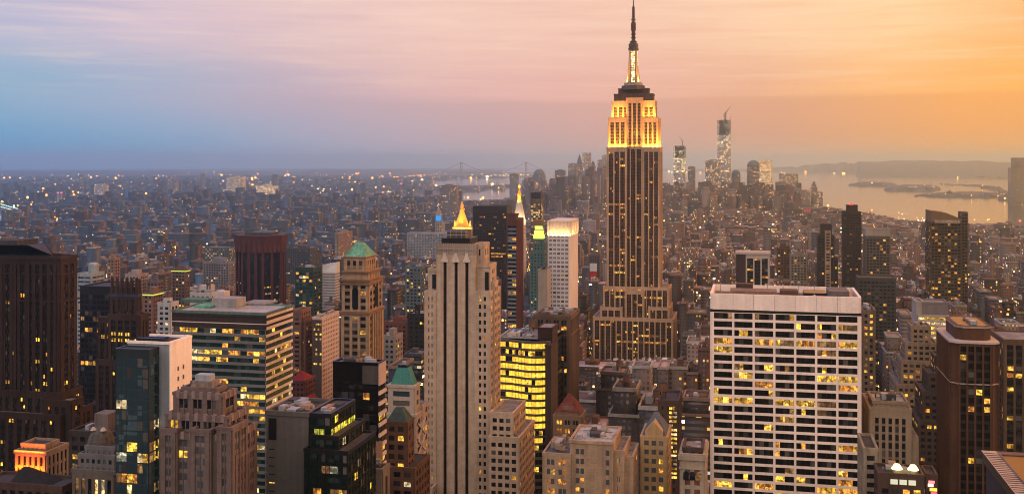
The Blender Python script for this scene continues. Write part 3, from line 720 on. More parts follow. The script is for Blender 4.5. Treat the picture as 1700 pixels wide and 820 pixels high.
def green_cornered():
    b = B('grey_slab_with_lit_corner', 'grey windowless slab with a green lit glass corner and dark stepped floors', 'the lit corner block', 442, 512, 350, depth=26)
    S = stone('taupe_panel', (.12, .11, .10), .14)
    b.mass(442, 512, 690, None, depth=20, blank=True, wall=S, roof=TRF)
    b.kid('louvre', lambda g: g.box(b.X(446), b.X(459), b.Y - .12, b.Y + .1, b.Z(733), b.Z(697), BLK))
    for q in range(6): b.kid('slot_window', lambda g: g.box(b.X(447), b.X(456), b.Y - .1, b.Y + .1, b.Z(748 + q * 14) - .3, b.Z(748 + q * 14), L_YEL if q == 4 else G_DARK))
    K = dict(wall=BLK, bay=3, sub=2, mw=.1, pw=.2, flr=3.6, wh=2.3, pp=.12, sp=.15, spm=stone('green_spandrel', (.010, .014, .012), .2, rough=.3), gm=glass('dark_green_glass', (.006, .013, .012)), edge=.2, top=.8, roof=TRF, parapet=.7)
    LG = lit('lit_green', (.62, .80, .06), 1.2, (1.0, .70, .06))
    b.mass(512.2, 549, 690, None, dy=.4, depth=22, litf=lambda f, q, n: (.9 if q in (1, 2, 3) else .12) if f != 'F' else (.45 if q in (1, 2, 3) else .08), **dict(K, lset=[LG, LG, L_YEL]))
    b.mass(505, 577, 752, None, dy=-5, depth=26, litf=lambda f, q, n: .06, **K)
    b.mass(516, 562, 727, None, dy=-2, depth=24, litf=lambda f, q, n: .06, **K)
    b.clutter(b.X(442), b.X(512), b.Y, b.Y + 20, b.Z(690), 9, 7, 1.8); b.clutter(b.X(515), b.X(548), b.Y + 1, b.Y + 21, b.Z(690), 5, 8, 1.6)
    b.done()
green_cornered()

def red_flared():
    b = B('flared_red_brick_tower', 'dark red brick tower with a flaring crown and cut corners', 'the flared red tower', 381, 457, 1300, depth=46, ybot=512)
    S = stone('red_brick', (.085, .022, .018), .2)
    x0, x1, y0, y1 = b.x0, b.x1, b.Y, b.y1
    zc, zt = b.Z(421), b.Z(392); c = (x1 - x0) * .27
    b.note(x0, x1, y0, y1, zt)
    w = b.g('wall'); w.ring(cut(x0 + 1, x1 - 1, y0 + 1, y1 - 1, c), 0, cut(x0 + 1, x1 - 1, y0 + 1, y1 - 1, c), zc, G_DARK, cap=False)
    cr = b.g('crown'); cr.ring(cut(x0 - .3, x1 + .3, y0 - .3, y1 + .3, c), zc, cut(x0 - 2.2, x1 + 2.2, y0 - 2.2, y1 + 2.2, c), zt, S, bot=True, capm=TRF)
    pts = cut(x0, x1, y0, y1, c)
    def bar(g, p, q, t0, t1, zb, ze, th, m):
        ux, uy = q[0] - p[0], q[1] - p[1]; L = math.hypot(ux, uy); nx, ny = uy / L, -ux / L
        a = (p[0] + ux * t0, p[1] + uy * t0); e = (p[0] + ux * t1, p[1] + uy * t1)
        g.ring([(a[0] + nx * th, a[1] + ny * th), (e[0] + nx * th, e[1] + ny * th), (e[0] - nx * 1.2, e[1] - ny * 1.2), (a[0] - nx * 1.2, a[1] - ny * 1.2)], zb, [(a[0] + nx * th, a[1] + ny * th), (e[0] + nx * th, e[1] + ny * th), (e[0] - nx * 1.2, e[1] - ny * 1.2), (a[0] - nx * 1.2, a[1] - ny * 1.2)], ze, m)
    zb = 20
    for i in range(8):
        p, q = pts[i], pts[(i + 1) % 8]; n = 3 if i % 2 == 0 else 2
        for j in range(n + 1):
            t = j / n; wd = .07
            bar(w, p, q, max(0, t - wd), min(1, t + wd), 0, zc, .25, S)
        ux, uy = q[0] - p[0], q[1] - p[1]; L = math.hypot(ux, uy); nx, ny = uy / L, -ux / L
        nfl = int((zc - zb) / 3.9)
        for k in range(nfl):
            z = zc - 2 - k * 3.9
            rowl = b.rng.random() < .14
            for j in range(n * 4):
                if b.rng.random() < (.5 if rowl else .04):
                    t0, t1 = (j + .15) / (n * 4), (j + .85) / (n * 4)
                    cx_, cy_ = p[0] + ux * (t0 + t1) / 2, p[1] + uy * (t0 + t1) / 2
                    if i in (6, 7, 0, 1) or True:
                        hw = L * (t1 - t0) / 2; dx, dy = ux / L * hw, uy / L * hw; o = -.85
                        m = b.rng.choice([L_YEL, L_WHT, L_DIM])
                        b.kid('lit_window', lambda g: g.poly([(cx_ - dx + nx * o, cy_ - dy + ny * o, z - 1), (cx_ + dx + nx * o, cy_ + dy + ny * o, z - 1), (cx_ + dx + nx * o, cy_ + dy + ny * o, z + .6), (cx_ - dx + nx * o, cy_ - dy + ny * o, z + .6)], [(0, 1, 2, 3)], m)) if (len(b.kids) < 95 and ny < -.1 and z > b.Z(515)) else None
    for i in range(8):
        p, q = pts[i], pts[(i + 1) % 8]
        for j in range(4):
            t = (j + .5) / 4; bar(cr, p, q, t - .06, t + .06, zc + 1, zt - 1.5, 1.7, DRD)
    b.kid('penthouse', lambda g: g.box(x0 + 14, x1 - 12, y0 + 12, y1 - 12, zt, zt + 2.5, TRF))
    b.done()
red_flared()

def green_glass():
    b = B('green_glass_tower', 'dark green glass tower with a red edged roof, lit near the top', 'the green glass tower', 490, 520, 1100, side=535, ybot=522)
    b.mass(490, 520, 446, None, wall=stone('green_frame', (.02, .05, .045), .2, rough=.4), bay=3.4, sub=1, pw=.5, flr=3.7, wh=2.4, pp=.2, sp=.15, gm=G_TEAL, edge=.6, top=4, roof=TRF, litf=lambda f, q, n: (.5 if q < 3 else .12) if f == 'F' else .05)
    b.kid('roof_edge', lambda g: g.box(b.x0, b.x1, b.Y - .5, b.Y + .4, b.Z(446) + 1.2, b.Z(444), DRD)); b.clutter(b.x0, b.x1, b.Y + 2, b.y1 - 2, b.Z(446), 4, 3, 4)
    b.done()
    b = B('louvred_white_building', 'white building with sloping louvred top behind the green glass tower', 'the louvred white building', 535, 556, 1350, side=564, ybot=500)
    x0, x1, y0, y1 = b.x0, b.x1, b.Y, b.y1; z0, z1 = b.Z(452), b.Z(439)
    b.note(x0, x1, y0, y1, z1)
    g = b.g('wall'); g.box(x0, x1, y0, y1, 0, z0, WHT)
    g.poly([(x0, y0, z0), (x1, y0, z0), (x1, y1, z0), (x0, y1, z0), (x0, y0, z1 - 1), (x1, y0 + 4, z1 + 2), (x1, y1, z1 + 2), (x0, y1, z1 - 1)], [(0, 1, 5, 4), (1, 2, 6, 5), (2, 3, 7, 6), (3, 0, 4, 7), (4, 5, 6, 7)], stone('white_metal', (.7, .7, .72), .08))
    for k in range(12): b.kid('louvre', lambda g: g.box(x0 - .3, x1 + .3, y0 - .4, y1, z0 - 2 - k * 3.4 - 1.4, z0 - 2 - k * 3.4, stone('louvre_blue', (.16, .2, .26), .1)))
    b.done()
green_glass()

def pyramid_roofed():
    b = B('green_pyramid_tower', 'tan ornate tower under a steep green copper pyramid roof', 'the green pyramid tower', 567, 612, 560, side=636, ybot=610)
    S = stone('tan_ornate', (.28, .19, .115), .22, scale=.3); T = stone('tan_trim', (.22, .12, .075), .2)
    D = b.y1 - b.Y
    K = dict(wall=S, bay=4.2, sub=1, pw=1.5, flr=3.6, wh=2.0, pp=.3, sp=.28, litp=.08, rowp=0, edge=.8, top=2.2, roof=TRF, parapet=.6, lset=[L_YEL, L_WRM, L_DIM], spm=stone('tan_spandrel', (.25, .17, .115)))
    T1 = b.mass(567, 612, 519, None, **K)
    T2 = b.mass(568, 612, 466, 520, dy=.6, depth=D - 2, **K)
    x0, x1, y0, y1, z0, z1 = T2
    b.cornice(T1[0], T1[1], T1[2], T1[3], T1[5] + .4, 1.4, 1.0, T)
    b.cornice(x0, x1, y0, y1, z1 + .5, 1.2, 1.3, T); b.cornice(x0, x1, y0, y1, z1 - 1.8, .7, .9, T)
    T3 = b.mass(569.5, 610, 452, 466, dy=1.2, depth=D - 4, **dict(K, top=.8, flr=4, wh=2.2, litf=lambda f, q, n: .3))
    b.cornice(T3[0], T3[1], T3[2], T3[3], T3[5] + .4, 1.0, 1.0, T)
    T4 = b.mass(572, 606, 428, 453, dy=2.5, depth=D - 7, **dict(K, top=1.6, flr=4.3, wh=2.5, litf=lambda f, q, n: .0, bay=3))
    x0, x1, y0, y1, z0, z1 = T4
    b.cornice(x0, x1, y0, y1, z1 + .3, .7, .5, T)
    cx_, cy_ = (x0 + x1) / 2, (y0 + y1) / 2
    g = b.g('pyramid_roof'); g.ring(rect(x0 - .4, x1 + .4, y0 - .4, y1 + .4), z1 + .3, rect(cx_ - 2.2, cx_ + 2.2, cy_ - 1, cy_ + 1), b.Z(403, 10), COP)
    for k, (a, c) in enumerate(((x0, y0), (x1, y0), (x1, y1), (x0, y1))): b.kid('hip_rib', lambda g: g.poly([(a - .4, c - .4, z1 + .35), (a + .4, c + .4, z1 + .35), (cx_ + (1.9 if a > cx_ else -1.9), cy_ + (1 if c > cy_ else -1), b.Z(403, 10) + .15), (a, c, z1 + 1.2)], [(0, 1, 3), (0, 3, 2), (1, 2, 3), (0, 2, 1)], stone('copper_rib', (.16, .46, .34))))
    # tall arched window bays on the two fronts
    for (f, c, w) in (('F', (T1[0] + T1[1]) / 2, 3.2), ('R', (T1[2] + T1[3]) / 2, 5)):
        def arch(g):
            zt, zb = b.Z(478), b.Z(512)
            pts = [(-w / 2, zb), (w / 2, zb)] + [(w / 2 * math.cos(a), zt - w / 2 + w / 2 * math.sin(a)) for a in [math.pi * i / 8 for i in range(9)]]
            o0, o1 = (T2[2] - .62, T2[2] - .35) if f == 'F' else (T2[1] + .35, T2[1] + .62)
            v = [((c + u, o0, z) if f == 'F' else (o1, c + u, z)) for u, z in pts] + [((c + u, o1, z) if f == 'F' else (o0, c + u, z)) for u, z in pts]
            n = len(pts); g.poly(v, [tuple(range(n)), tuple(range(2 * n - 1, n - 1, -1))] + [(i, n + i, n + (i + 1) % n, (i + 1) % n) for i in range(n)], G_DARK)
        b.kid('arched_window', arch)
    for dy in (.2, .35, .5, .65, .8):
        y = b.Y + (b.y1 - b.Y) * dy; b.kid('side_pier', lambda g: g.box(T1[1], T1[1] + 1.1, y - .6, y + .6, 60, T1[5] - 1, S))
    b.done()
pyramid_roofed()

def black_block():
    b = B('black_office_block', 'squat black office block with white banded lit side floors', 'the black block', 553, 628, 400, side=639)
    W = stone('black_panel', (.007, .006, .0065), .3, rough=.35, spec=.15)
    K = dict(wall=W, bay=5, sub=2, pw=.3, mw=.1, flr=3.9, wh=2.5, pp=.06, sp=.05, gm=glass('smoke_glass', (.008, .008, .010), .18), edge=.5, top=6.5, roof=stone('ash_roof', (.20, .19, .19), .3), parapet=.8, litf=lambda f, q, n: .015 if f == 'F' else .4, lset=[L_YEL, L_YEL, L_WRM])
    x0, x1, y0, y1, z0, z1 = b.mass(553, 628, 606, None, **K)
    b.kid('grey_panel', lambda g: g.box(b.X(602), b.X(627.5), y0 - .3, y0 + .1, b.Z(638), b.Z(607.5), stone('slate_panel', (.075, .06, .058), .2)))
    b.kid('corner_wall', lambda g: g.box(x1 + .05, x1 + .45, y0 - .1, y1 + .1, b.Z(640) , z1 + .4, stone('blush_panel', (.50, .38, .34), .1)))
    for q in range(16):
        zt = z1 - 7.2 - q * 3.9; b.kid('side_band', lambda g: g.box(x1 + .06, x1 + .65, y0 - .1, y1 + .1, zt - 3.85, zt - 2.5, WHT))
    b.clutter(x0, x1, y0, y1, z1, 8, 21, 2.2)
    b.done()
black_block()

def small_green_roof():
    b = B('beige_green_roofed_tower', 'beige tower with a small teal hipped roof and diagonal lattice side', 'the teal roofed tower', 643, 690, 450, side=705)
    S = stone('beige_stone', (.34, .28, .23), .15)
    K = dict(wall=S, bay=4.6, sub=1, pw=1.3, flr=3.9, wh=2.2, pp=.35, sp=.33, litp=.15, rowp=0, edge=1, top=2, roof=GRF, parapet=.6, lset=[L_YEL, L_WRM, L_DIM])
    D = b.y1 - b.Y
    T1 = b.mass(643, 690, 690, None, **K)
    T2 = b.mass(645.5, 688, 642, 692, dy=1.5, depth=D - 6, **dict(K, bay=10, pw=2, gm=G_BLUE))
    b.mass(690, 700, 672, None, dy=8, depth=D - 4, **K)
    x0, x1, y0, y1, z0, z1 = T2
    b.cornice(x0, x1, y0, y1, z1 + .5, 1, .7, S)
    cx_, cy_ = (x0 + x1) / 2, (y0 + y1) / 2; r = 2.3
    b.g('hipped_roof').ring(rect(x0 + .6, x1 - .6, y0 + .6, y1 - .6), z1 + .5, rect(cx_ - r, cx_ + r, cy_ - r, cy_ + r), b.Z(613), stone('teal_copper', (.06, .25, .22), .3))
    b.kid('roof_vent', lambda g: (g.box(cx_ - r * .9, cx_ + r * .9, cy_ - r * .9, cy_ + r * .9, b.Z(613), b.Z(609), BLK), g.ring(circ(cx_, cy_, .9, 10), b.Z(609), circ(cx_, cy_, .9, 10), b.Z(604), MTL)))
    zt = T1[5]
    for q in range(9):
        for s_ in (0, 1):
            ya, yb = (T1[2] + 1, T1[3] - 1) if (q + s_) % 2 == 0 else (T1[3] - 1, T1[2] + 1)
            z = zt - 3 - q * 7
            b.kid('lattice_brace', lambda g: g.poly([(T1[1] + .45, ya, z), (T1[1] + .45, ya, z - .8), (T1[1] + .45, yb, z - 7.4), (T1[1] + .45, yb, z - 6.6), (T1[1] + .9, ya, z), (T1[1] + .9, ya, z - .8), (T1[1] + .9, yb, z - 7.4), (T1[1] + .9, yb, z - 6.6)],
                                                   [(4, 5, 6, 7), (0, 3, 2, 1), (0, 4, 7, 3), (1, 2, 6, 5)], WHT))
    b.done()
    b = B('small_brown_hipped_building', 'narrow brown brick building with dark pitched roof below the teal roofed tower', 'the narrow brown building', 640, 676, 425, side=687)
    K = dict(wall=BRN, bay=3.4, sub=1, pw=1.4, flr=3.6, wh=2, pp=.25, sp=.25, litp=.07, rowp=0, edge=.7, top=1.5, roof=TRF, parapet=.4)
    x0, x1, y0, y1, z0, z1 = b.mass(640, 676, 702, None, **K)
    cy_ = (y0 + y1) / 2
    b.g('pitched_roof').ring(rect(x0 + .1, x1 - .1, y0 + .1, y1 - .1), z1, rect(x0 + 3, x0 + 6, cy_ - 1, cy_ + 1), b.Z(680), stone('green_slate', (.05, .085, .08), .3))
    b.mass(648, 688, 778, None, dy=-2, depth=20, **K)
    b.done()
small_green_roof()

def glowing_office():
    b = B('glowing_glass_office', 'office block of bowed glass floors all glowing bright yellow', 'the glowing glass office', 822, 914, 640, depth=38)
    # bowed front: rings of slabs and glass bands
    x0, x1, Y = b.x0, b.x1, b.Y; z1 = b.Z(566); N = 16
    def pts(o): return [(x0 + (x1 - x0) * i / N, Y - o - 3.0 * math.sin(math.pi * (i / N) * 1.0) * 1.0 + 2.2 * math.sin(2 * math.pi * i / N)) for i in range(N + 1)] + [(x1, b.y1), (x0, b.y1)]
    b.note(x0, x1, Y - 5, b.y1, z1)
    w = b.g('floor_slabs'); DK = stone('dark_band', (.13, .095, .06), .15); GW = lit('lit_floor', (1.0, .54, .03), 1.9, (1.0, .62, .06), soft=True)
    b.g('core').ring(pts(-.9), 0, pts(-.9), z1, BLK, capm=GRF)
    fl = 4.25; zz = z1; q = 0
    rr = random.Random(5)
    while zz > b.Z(835):
        w.ring(pts(.35), zz - 1.35, pts(.35), zz, DK, bot=True, capm=GRF)
        za, zb = zz - fl, zz - 1.35
        on = q not in (1, 12, 15, 16, 18) and q < 14 or q == 0
        for i in range(N):
            p = pts(-.25); a, c = p[i], p[i + 1]
            m = GW if (on and rr.random() < .93) else (L_YEL if rr.random() < (.3 if q < 18 else .1) else G_DARK)
            def band(g):
                g.poly([(a[0], a[1], za), (c[0], c[1], za), (c[0], c[1], zb), (a[0], a[1], zb), (a[0], a[1] + .2, za), (c[0], c[1] + .2, za), (c[0], c[1] + .2, zb), (a[0], a[1] + .2, zb)], [(0, 1, 2, 3), (7, 6, 5, 4)], m)
            if i % 4 == 0: gq = b.kid('window_band', band)[1]
            else: band(gq)
            w.box(a[0] - .07, a[0] + .07, a[1] - .25, a[1] + .1, za, zb, DK)
        zz -= fl; q += 1
    b.roof(x0 + 1, x1 - 1, Y + 5, b.y1 - 1, z1, GRF, .6, MTL)
    b.clutter(x0 + 2, x1 - 12, Y + 8, b.y1 - 2, z1, 10, 31, 3, [MTL, GRY, WHT, stone('tank_blue', (.05, .14, .28))], tank=True)
    b.done()
    b = B('dark_service_tower', 'windowless dark brown service tower joined beside the glowing glass office', 'the dark service tower', 896, 915, 632, side=926)
    x0, x1 = gx(905, b.Y), gx(915, b.Y)
    b.mass(905, 915, 574, None, blank=True, wall=stone('dark_brown_panel', (.05, .03, .027), .2), roof=TRF, parapet=.5)
    b.mass(893, 917, 545, 572, dy=9, depth=18, blank=True, wall=stone('maroon_panel', (.04, .015, .014), .2), roof=GRF, parapet=.4)
    b.done()
glowing_office()

def centre_group():
    b = B('lit_top_white_tower', 'slim white tower with blue grey windows and a floodlit colonnaded top', 'the white lit top tower', 910, 945, 1050, side=959.5, ybot=520)
    W = stone('bright_white', (.56, .50, .47), .06)
    K = dict(wall=W, bay=4.0, sub=1, pw=1.05, flr=4.2, wh=2.1, pp=.45, sp=.3, gm=stone('grey_blue_blind', (.22, .25, .34), .2, rough=.35), litp=.05, rowp=0, edge=.5, top=.5, roof=GRF, parapet=0, lset=[L_WHT, L_DIM], spm=W, faces='FLB')
    x0, x1, y0, y1, z0, z1 = b.mass(910, 945, 390, None, **K)
    zt = b.Z(368)
    b.g('top_wall').box(x0 + 1.0, x1 - 1, y0 + 1, y1 - 1, z1, zt, W)
    for i in range(7):
        x = x0 + (x1 - x0) * i / 6; b.kid('column', lambda g: g.box(x - .75, x + .75, y0 - .5, y0 + 1.1, z1 - .5, zt, W))
    for i in range(1, 8):
        y = y0 + (y1 - y0) * i / 7; b.kid('column', lambda g: g.box(x1 - 1.1, x1 + .5, y - .75, y + .75, z1 - .5, zt, W))
    b.cornice(x0, x1, y0, y1, zt + .6, .9, .7, W)
    for i in range(6):
        x = x0 + (x1 - x0) * (i + .5) / 6; b.lamp((x, y0 - 1.2, z1 - 1.0), (x, y0 + 1.2, z1 + 14), 2600, (1, .52, .13), (2.6, 1))
    for i in range(4):
        y = y0 + (y1 - y0) * (i + .5) / 4; b.lamp((x1 + 1.4, y, z1 - 1), (x1 - 1, y, z1 + 14), 2600, (1, .52, .13), (1, 4))
    b.done()
    b = B('blank_beige_wing', 'plain beige windowless building left of the white lit top tower', 'the blank beige wing', 893, 908.5, 1020, depth=20, ybot=520)
    b.mass(893, 908.5, 449, None, blank=True, wall=stone('beige_blank', (.42, .36, .31), .12), roof=TRF, parapet=.8); b.clutter(b.x0, b.x1, b.Y, b.Y + 20, b.Z(449), 4, 2, 3)
    b.done()
    b = B('brown_pier_tower', 'brown stone tower with arcaded top and tall piers, below the white lit top tower', 'the brown arcaded tower', 888, 946, 680, side=960)
    S = stone('umber_stone', (.14, .085, .058), .25)
    K = dict(wall=S, bay=4.6, sub=2, pw=1.6, mw=.35, flr=3.8, wh=2.4, pp=.6, sp=.12, mp=.3, spm=SPD, mm=S, litp=.12, rowp=.05, rowl=.5, edge=1.2, top=2.2, roof=TRF, lset=[L_YEL, L_WRM, L_WRM, L_DIM])
    x0, x1, y0, y1, z0, z1 = b.mass(888, 946, 526, None, **K)
    b.cornice(x0, x1, y0, y1, z1 + .4, 1.2, 1, S); b.cornice(x0, x1, y0, y1, b.Z(556), .8, .7, S); b.clutter(x0, x1, y0, y1, z1, 10, 5, 3)
    b.done()
    b = B('teal_lantern_tower', 'teal stone tower topped by a lantern lit yellow and green', 'the teal lantern tower', 883, 902, 1300, side=906, ybot=520)
    T = stone('teal_stone', (.085, .16, .155), .2)
    x0, x1, y0, y1, z0, z1 = b.mass(880, 903, 419, None, wall=T, bay=4, sub=1, pw=1.6, flr=3.8, wh=2, pp=.5, sp=.2, gm=G_TEAL, litp=.06, edge=.8, top=2, roof=TRF)
    b.mass(886, 902, 398, 420, dy=3, depth=14, wall=T, bay=4, sub=1, pw=1.6, flr=4, wh=2, pp=.4, sp=.2, gm=G_TEAL, litp=.1, edge=.6, top=2, roof=TRF)
    for ya, yb, c, s, w in ((398, 391, (.55, 1.0, .08), 2.2, 6), (391, 384, (.9, 1, .1), 2.4, 5), (382, 376, (.75, 1.0, .12), 2.2, 4)):
        xa = b.X(894, 8); b.kid('lantern', lambda g: g.box(xa - w, xa + w, b.Y + 6, b.Y + 6 + w * 1.6, b.Z(ya), b.Z(yb), emis('lantern%d' % ya, c, s)))
    for ya, yb, w in ((376, 370, 6.5), (370, 366, 6.0)):
        xa = b.X(894, 8); b.kid('lantern_frame', lambda g: g.box(xa - w, xa + w, b.Y + 6, b.Y + 6 + w * 1.6, b.Z(ya), b.Z(yb), stone('lantern_frame', (.26, .15, .07))))
    b.done()
    b = B('broad_dark_slab', 'broad near black slab with scattered yellow windows behind the black striped tower', 'the broad dark slab', 785, 841, 1500, depth=34, ybot=520)
    b.mass(785, 841, 344, None, wall=stone('plum_black', (.022, .013, .016), .2, rough=.45), bay=4.2, sub=2, pw=.8, mw=.4, flr=3.9, wh=1.9, pp=.25, sp=.15, litp=.03, rowp=.22, rowl=.55, top=9, edge=1, roof=TRF, lset=[L_WRM, L_WRM, L_YEL, L_DIM])
    b.done()
    b = B('red_edged_tower', 'narrow striped tower with a dark red flank beside the broad dark slab', 'the red flanked tower', 842, 858, 1000, side=869, ybot=545)
    x0, x1, y0, y1, z0, z1 = b.mass(842, 858, 366, None, wall=DRD, bay=4.5, cols=2, sub=1, pw=.4, flr=3.8, wh=2.2, pp=.2, sp=.3, spm=stone('silver_band', (.19, .22, .26), .1), gm=G_DARK, litp=.16, top=5, edge=.4, roof=TRF, faces='FLB', lset=[L_YEL, L_WRM, L_DIM])
    b.mass(844, 857, 357, 367, dy=2, depth=10, blank=True, wall=DRD, roof=TRF)
    g = b.g('ribs')
    for i in range(6):
        y = y0 + (y1 - y0) * (i + .5) / 6; g.box(x1, x1 + .5, y - .5, y + .5, 0, z1, stone('wine_panel', (.16, .05, .05), .2))
    b.done()
    # stone clock tower with the golden lantern
    b = B('gold_lantern_clock_tower', 'floodlit white stone campanile with a steep pyramid roof and golden lantern', 'the campanile', 850, 869, 2000, side=873, ybot=520)
    K = dict(wall=WHT, bay=4.5, sub=1, pw=1.8, flr=4, wh=2, pp=.4, sp=.3, litp=.04, edge=1, top=2, roof=TRF, faces='FR')
    x0, x1, y0, y1, z0, z1 = b.mass(851, 869.5, 396, None, **K)
    T2 = b.mass(852.5, 869, 366, 396, dy=1, depth=y1 - y0 - 3, **dict(K, bay=6, pw=3, wh=3, flr=7, litp=0))
    cx_, cy_ = (x0 + x1) / 2, (y0 + y1) / 2; d = dep(cx_, cy_) / F
    z2 = T2[5]; r = 8 * d
    b.g('pyramid_roof').ring(rect(T2[0], T2[1], T2[2], T2[3]), z2, rect(cx_ - 3.2 * d, cx_ + 3.2 * d, cy_ - 3.2 * d, cy_ + 3.2 * d), b.Z(334), WHT)
    GO = stone('gilding', (.80, .45, .08), .1, rough=.45)
    for (r0, ya, r1, yb) in ((4, 334, 4, 332), (3, 332, 3, 324), (3.8, 324, 3.4, 322), (3, 322, 1.2, 316), (1.1, 316, 1.1, 312)): b.g('lantern').ring(circ(cx_, cy_, r0 * d, 12), b.Z(ya), circ(cx_, cy_, r1 * d, 12), b.Z(yb), GO, bot=True)
    b.kid('beacon', lambda g: g.ring(circ(cx_, cy_, 2.0 * d, 10), b.Z(312), circ(cx_, cy_, 1.2 * d, 10), b.Z(307.5), emis('gold_beacon', (1, .55, .08), 3.0)))
    b.lamp((cx_, y0 - 8, z2 - 2), (cx_, cy_, z2 + 16), 12000, (1, .70, .32), (8, 2)); b.lamp((cx_, y0 - 10, z2 - 26), (cx_, y0, z2 - 8), 9000, (1, .68, .32), (10, 2))
    b.lamp((x1 + 9, cy_, z2 - 4), (cx_, cy_, z2 + 16), 10000, (1, .70, .32), (2, 8)); b.lamp((cx_ - 2, y0 - 2, b.Z(338)), (cx_, cy_, b.Z(324)), 7000, (1, .5, .08), (4, 2), 90)
    b.done()
    # gilded pyramid
    b = B('gilded_pyramid_building', 'building with a tall gilded pyramid roof glowing orange behind the black striped tower', 'the gilded pyramid', 751, 783, 1600, depth=32, ybot=400)
    x0, x1, y0, y1, z0, z1 = b.mass(751, 783, 379, None, wall=LIM, bay=4, sub=1, pw=1.6, flr=3.8, wh=2, pp=.4, sp=.3, litp=.1, edge=1, top=2, roof=GRF, faces='FR')
    cx_, cy_ = b.X(767, 16), b.Y + 16; d = dep(cx_, cy_) / F; a0 = math.pi / 8
    b.g('gilded_roof').ring(circ(cx_, cy_, 13 * d, 8, a0=a0), z1, circ(cx_, cy_, 3.2 * d, 8, a0=a0), b.Z(351), GO)
    for (r0, ya, r1, yb) in ((4, 351, 4, 349), (2.6, 349, 2.6, 344), (3.2, 344, .4, 335)): b.g('finial').ring(circ(cx_, cy_, r0 * d, 8), b.Z(ya), circ(cx_, cy_, r1 * d, 8), b.Z(yb), GO, bot=True)
    for k in range(4):
        xx, yy = (x0 + 3, x1 - 3)[k % 2], (y0 + 3, y1 - 3)[k // 2]
        b.kid('corner_turret', lambda g: g.ring(circ(xx, yy, 2.6, 8), z1 - 2, circ(xx, yy, .3, 8), b.Z(366), GO))
    for px, pw_ in ((756, 13000), (767, 17000), (778, 13000)): b.lamp((b.X(px), b.Y - 5, z1 - 3), (cx_, cy_ - 4, z1 + 20), pw_, (1, .42, .03), (5, 2))
    b.lamp((x1 + 6, cy_, z1 - 2), (cx_, cy_, z1 + 20), 17000, (1, .42, .03), (2, 6)); b.lamp((x0 - 6, cy_ - 6, z1 - 2), (cx_, cy_, z1 + 20), 13000, (1, .42, .03), (2, 6))
    b.done()
    b = B('blue_lit_clock_tower', 'small pale tower with a blue lit clock stage, left of the gilded pyramid', 'the blue lit tower', 722, 734, 2800, depth=26, ybot=395)
    b.mass(722, 734, 369, None, wall=LIM, bay=5, pw=2, flr=4, wh=2, edge=1, top=2, litp=.05, faces='FR', parapet=0)
    cx_, cy_ = b.X(728, 12), b.Y + 12; d = dep(cx_, cy_) / F
    b.kid('clock_stage', lambda g: g.box(cx_ - 3.6 * d, cx_ + 3.6 * d, cy_ - 4.6 * d, cy_ + 4.6 * d, b.Z(367), b.Z(359), emis('blue_stage', (.03, .40, 1.0), 1.0)))
    b.g('tower_cap').ring(rect(cx_ - 4.8 * d, cx_ + 4.8 * d, cy_ - 4.8 * d, cy_ + 4.8 * d), b.Z(358), rect(cx_ - 1.6 * d, cx_ + 1.6 * d, cy_ - 1.6 * d, cy_ + 1.6 * d), b.Z(348), LIM)
    b.g('tower_cap').ring(circ(cx_, cy_, 1.6 * d, 8), b.Z(348), circ(cx_, cy_, .3 * d, 8), b.Z(342), WHT)
    b.done()
    b = B('dark_topped_tower', 'slender tower with a black top and lit striped lower part beside the campanile', 'the black topped tower', 881, 897, 2100, depth=26, ybot=420)
    b.mass(881, 897.5, 321, None, wall=BLK, bay=5, sub=1, pw=.8, flr=3.9, wh=2.4, pp=.2, sp=.3, spm=stone('sand_band', (.30, .22, .15)), litf=lambda f, q, n: .0 if q < 3 else .42, edge=.6, top=9, roof=TRF, faces='FR', lset=[L_YEL, L_WRM, L_WHT])
    b.done()
centre_group()

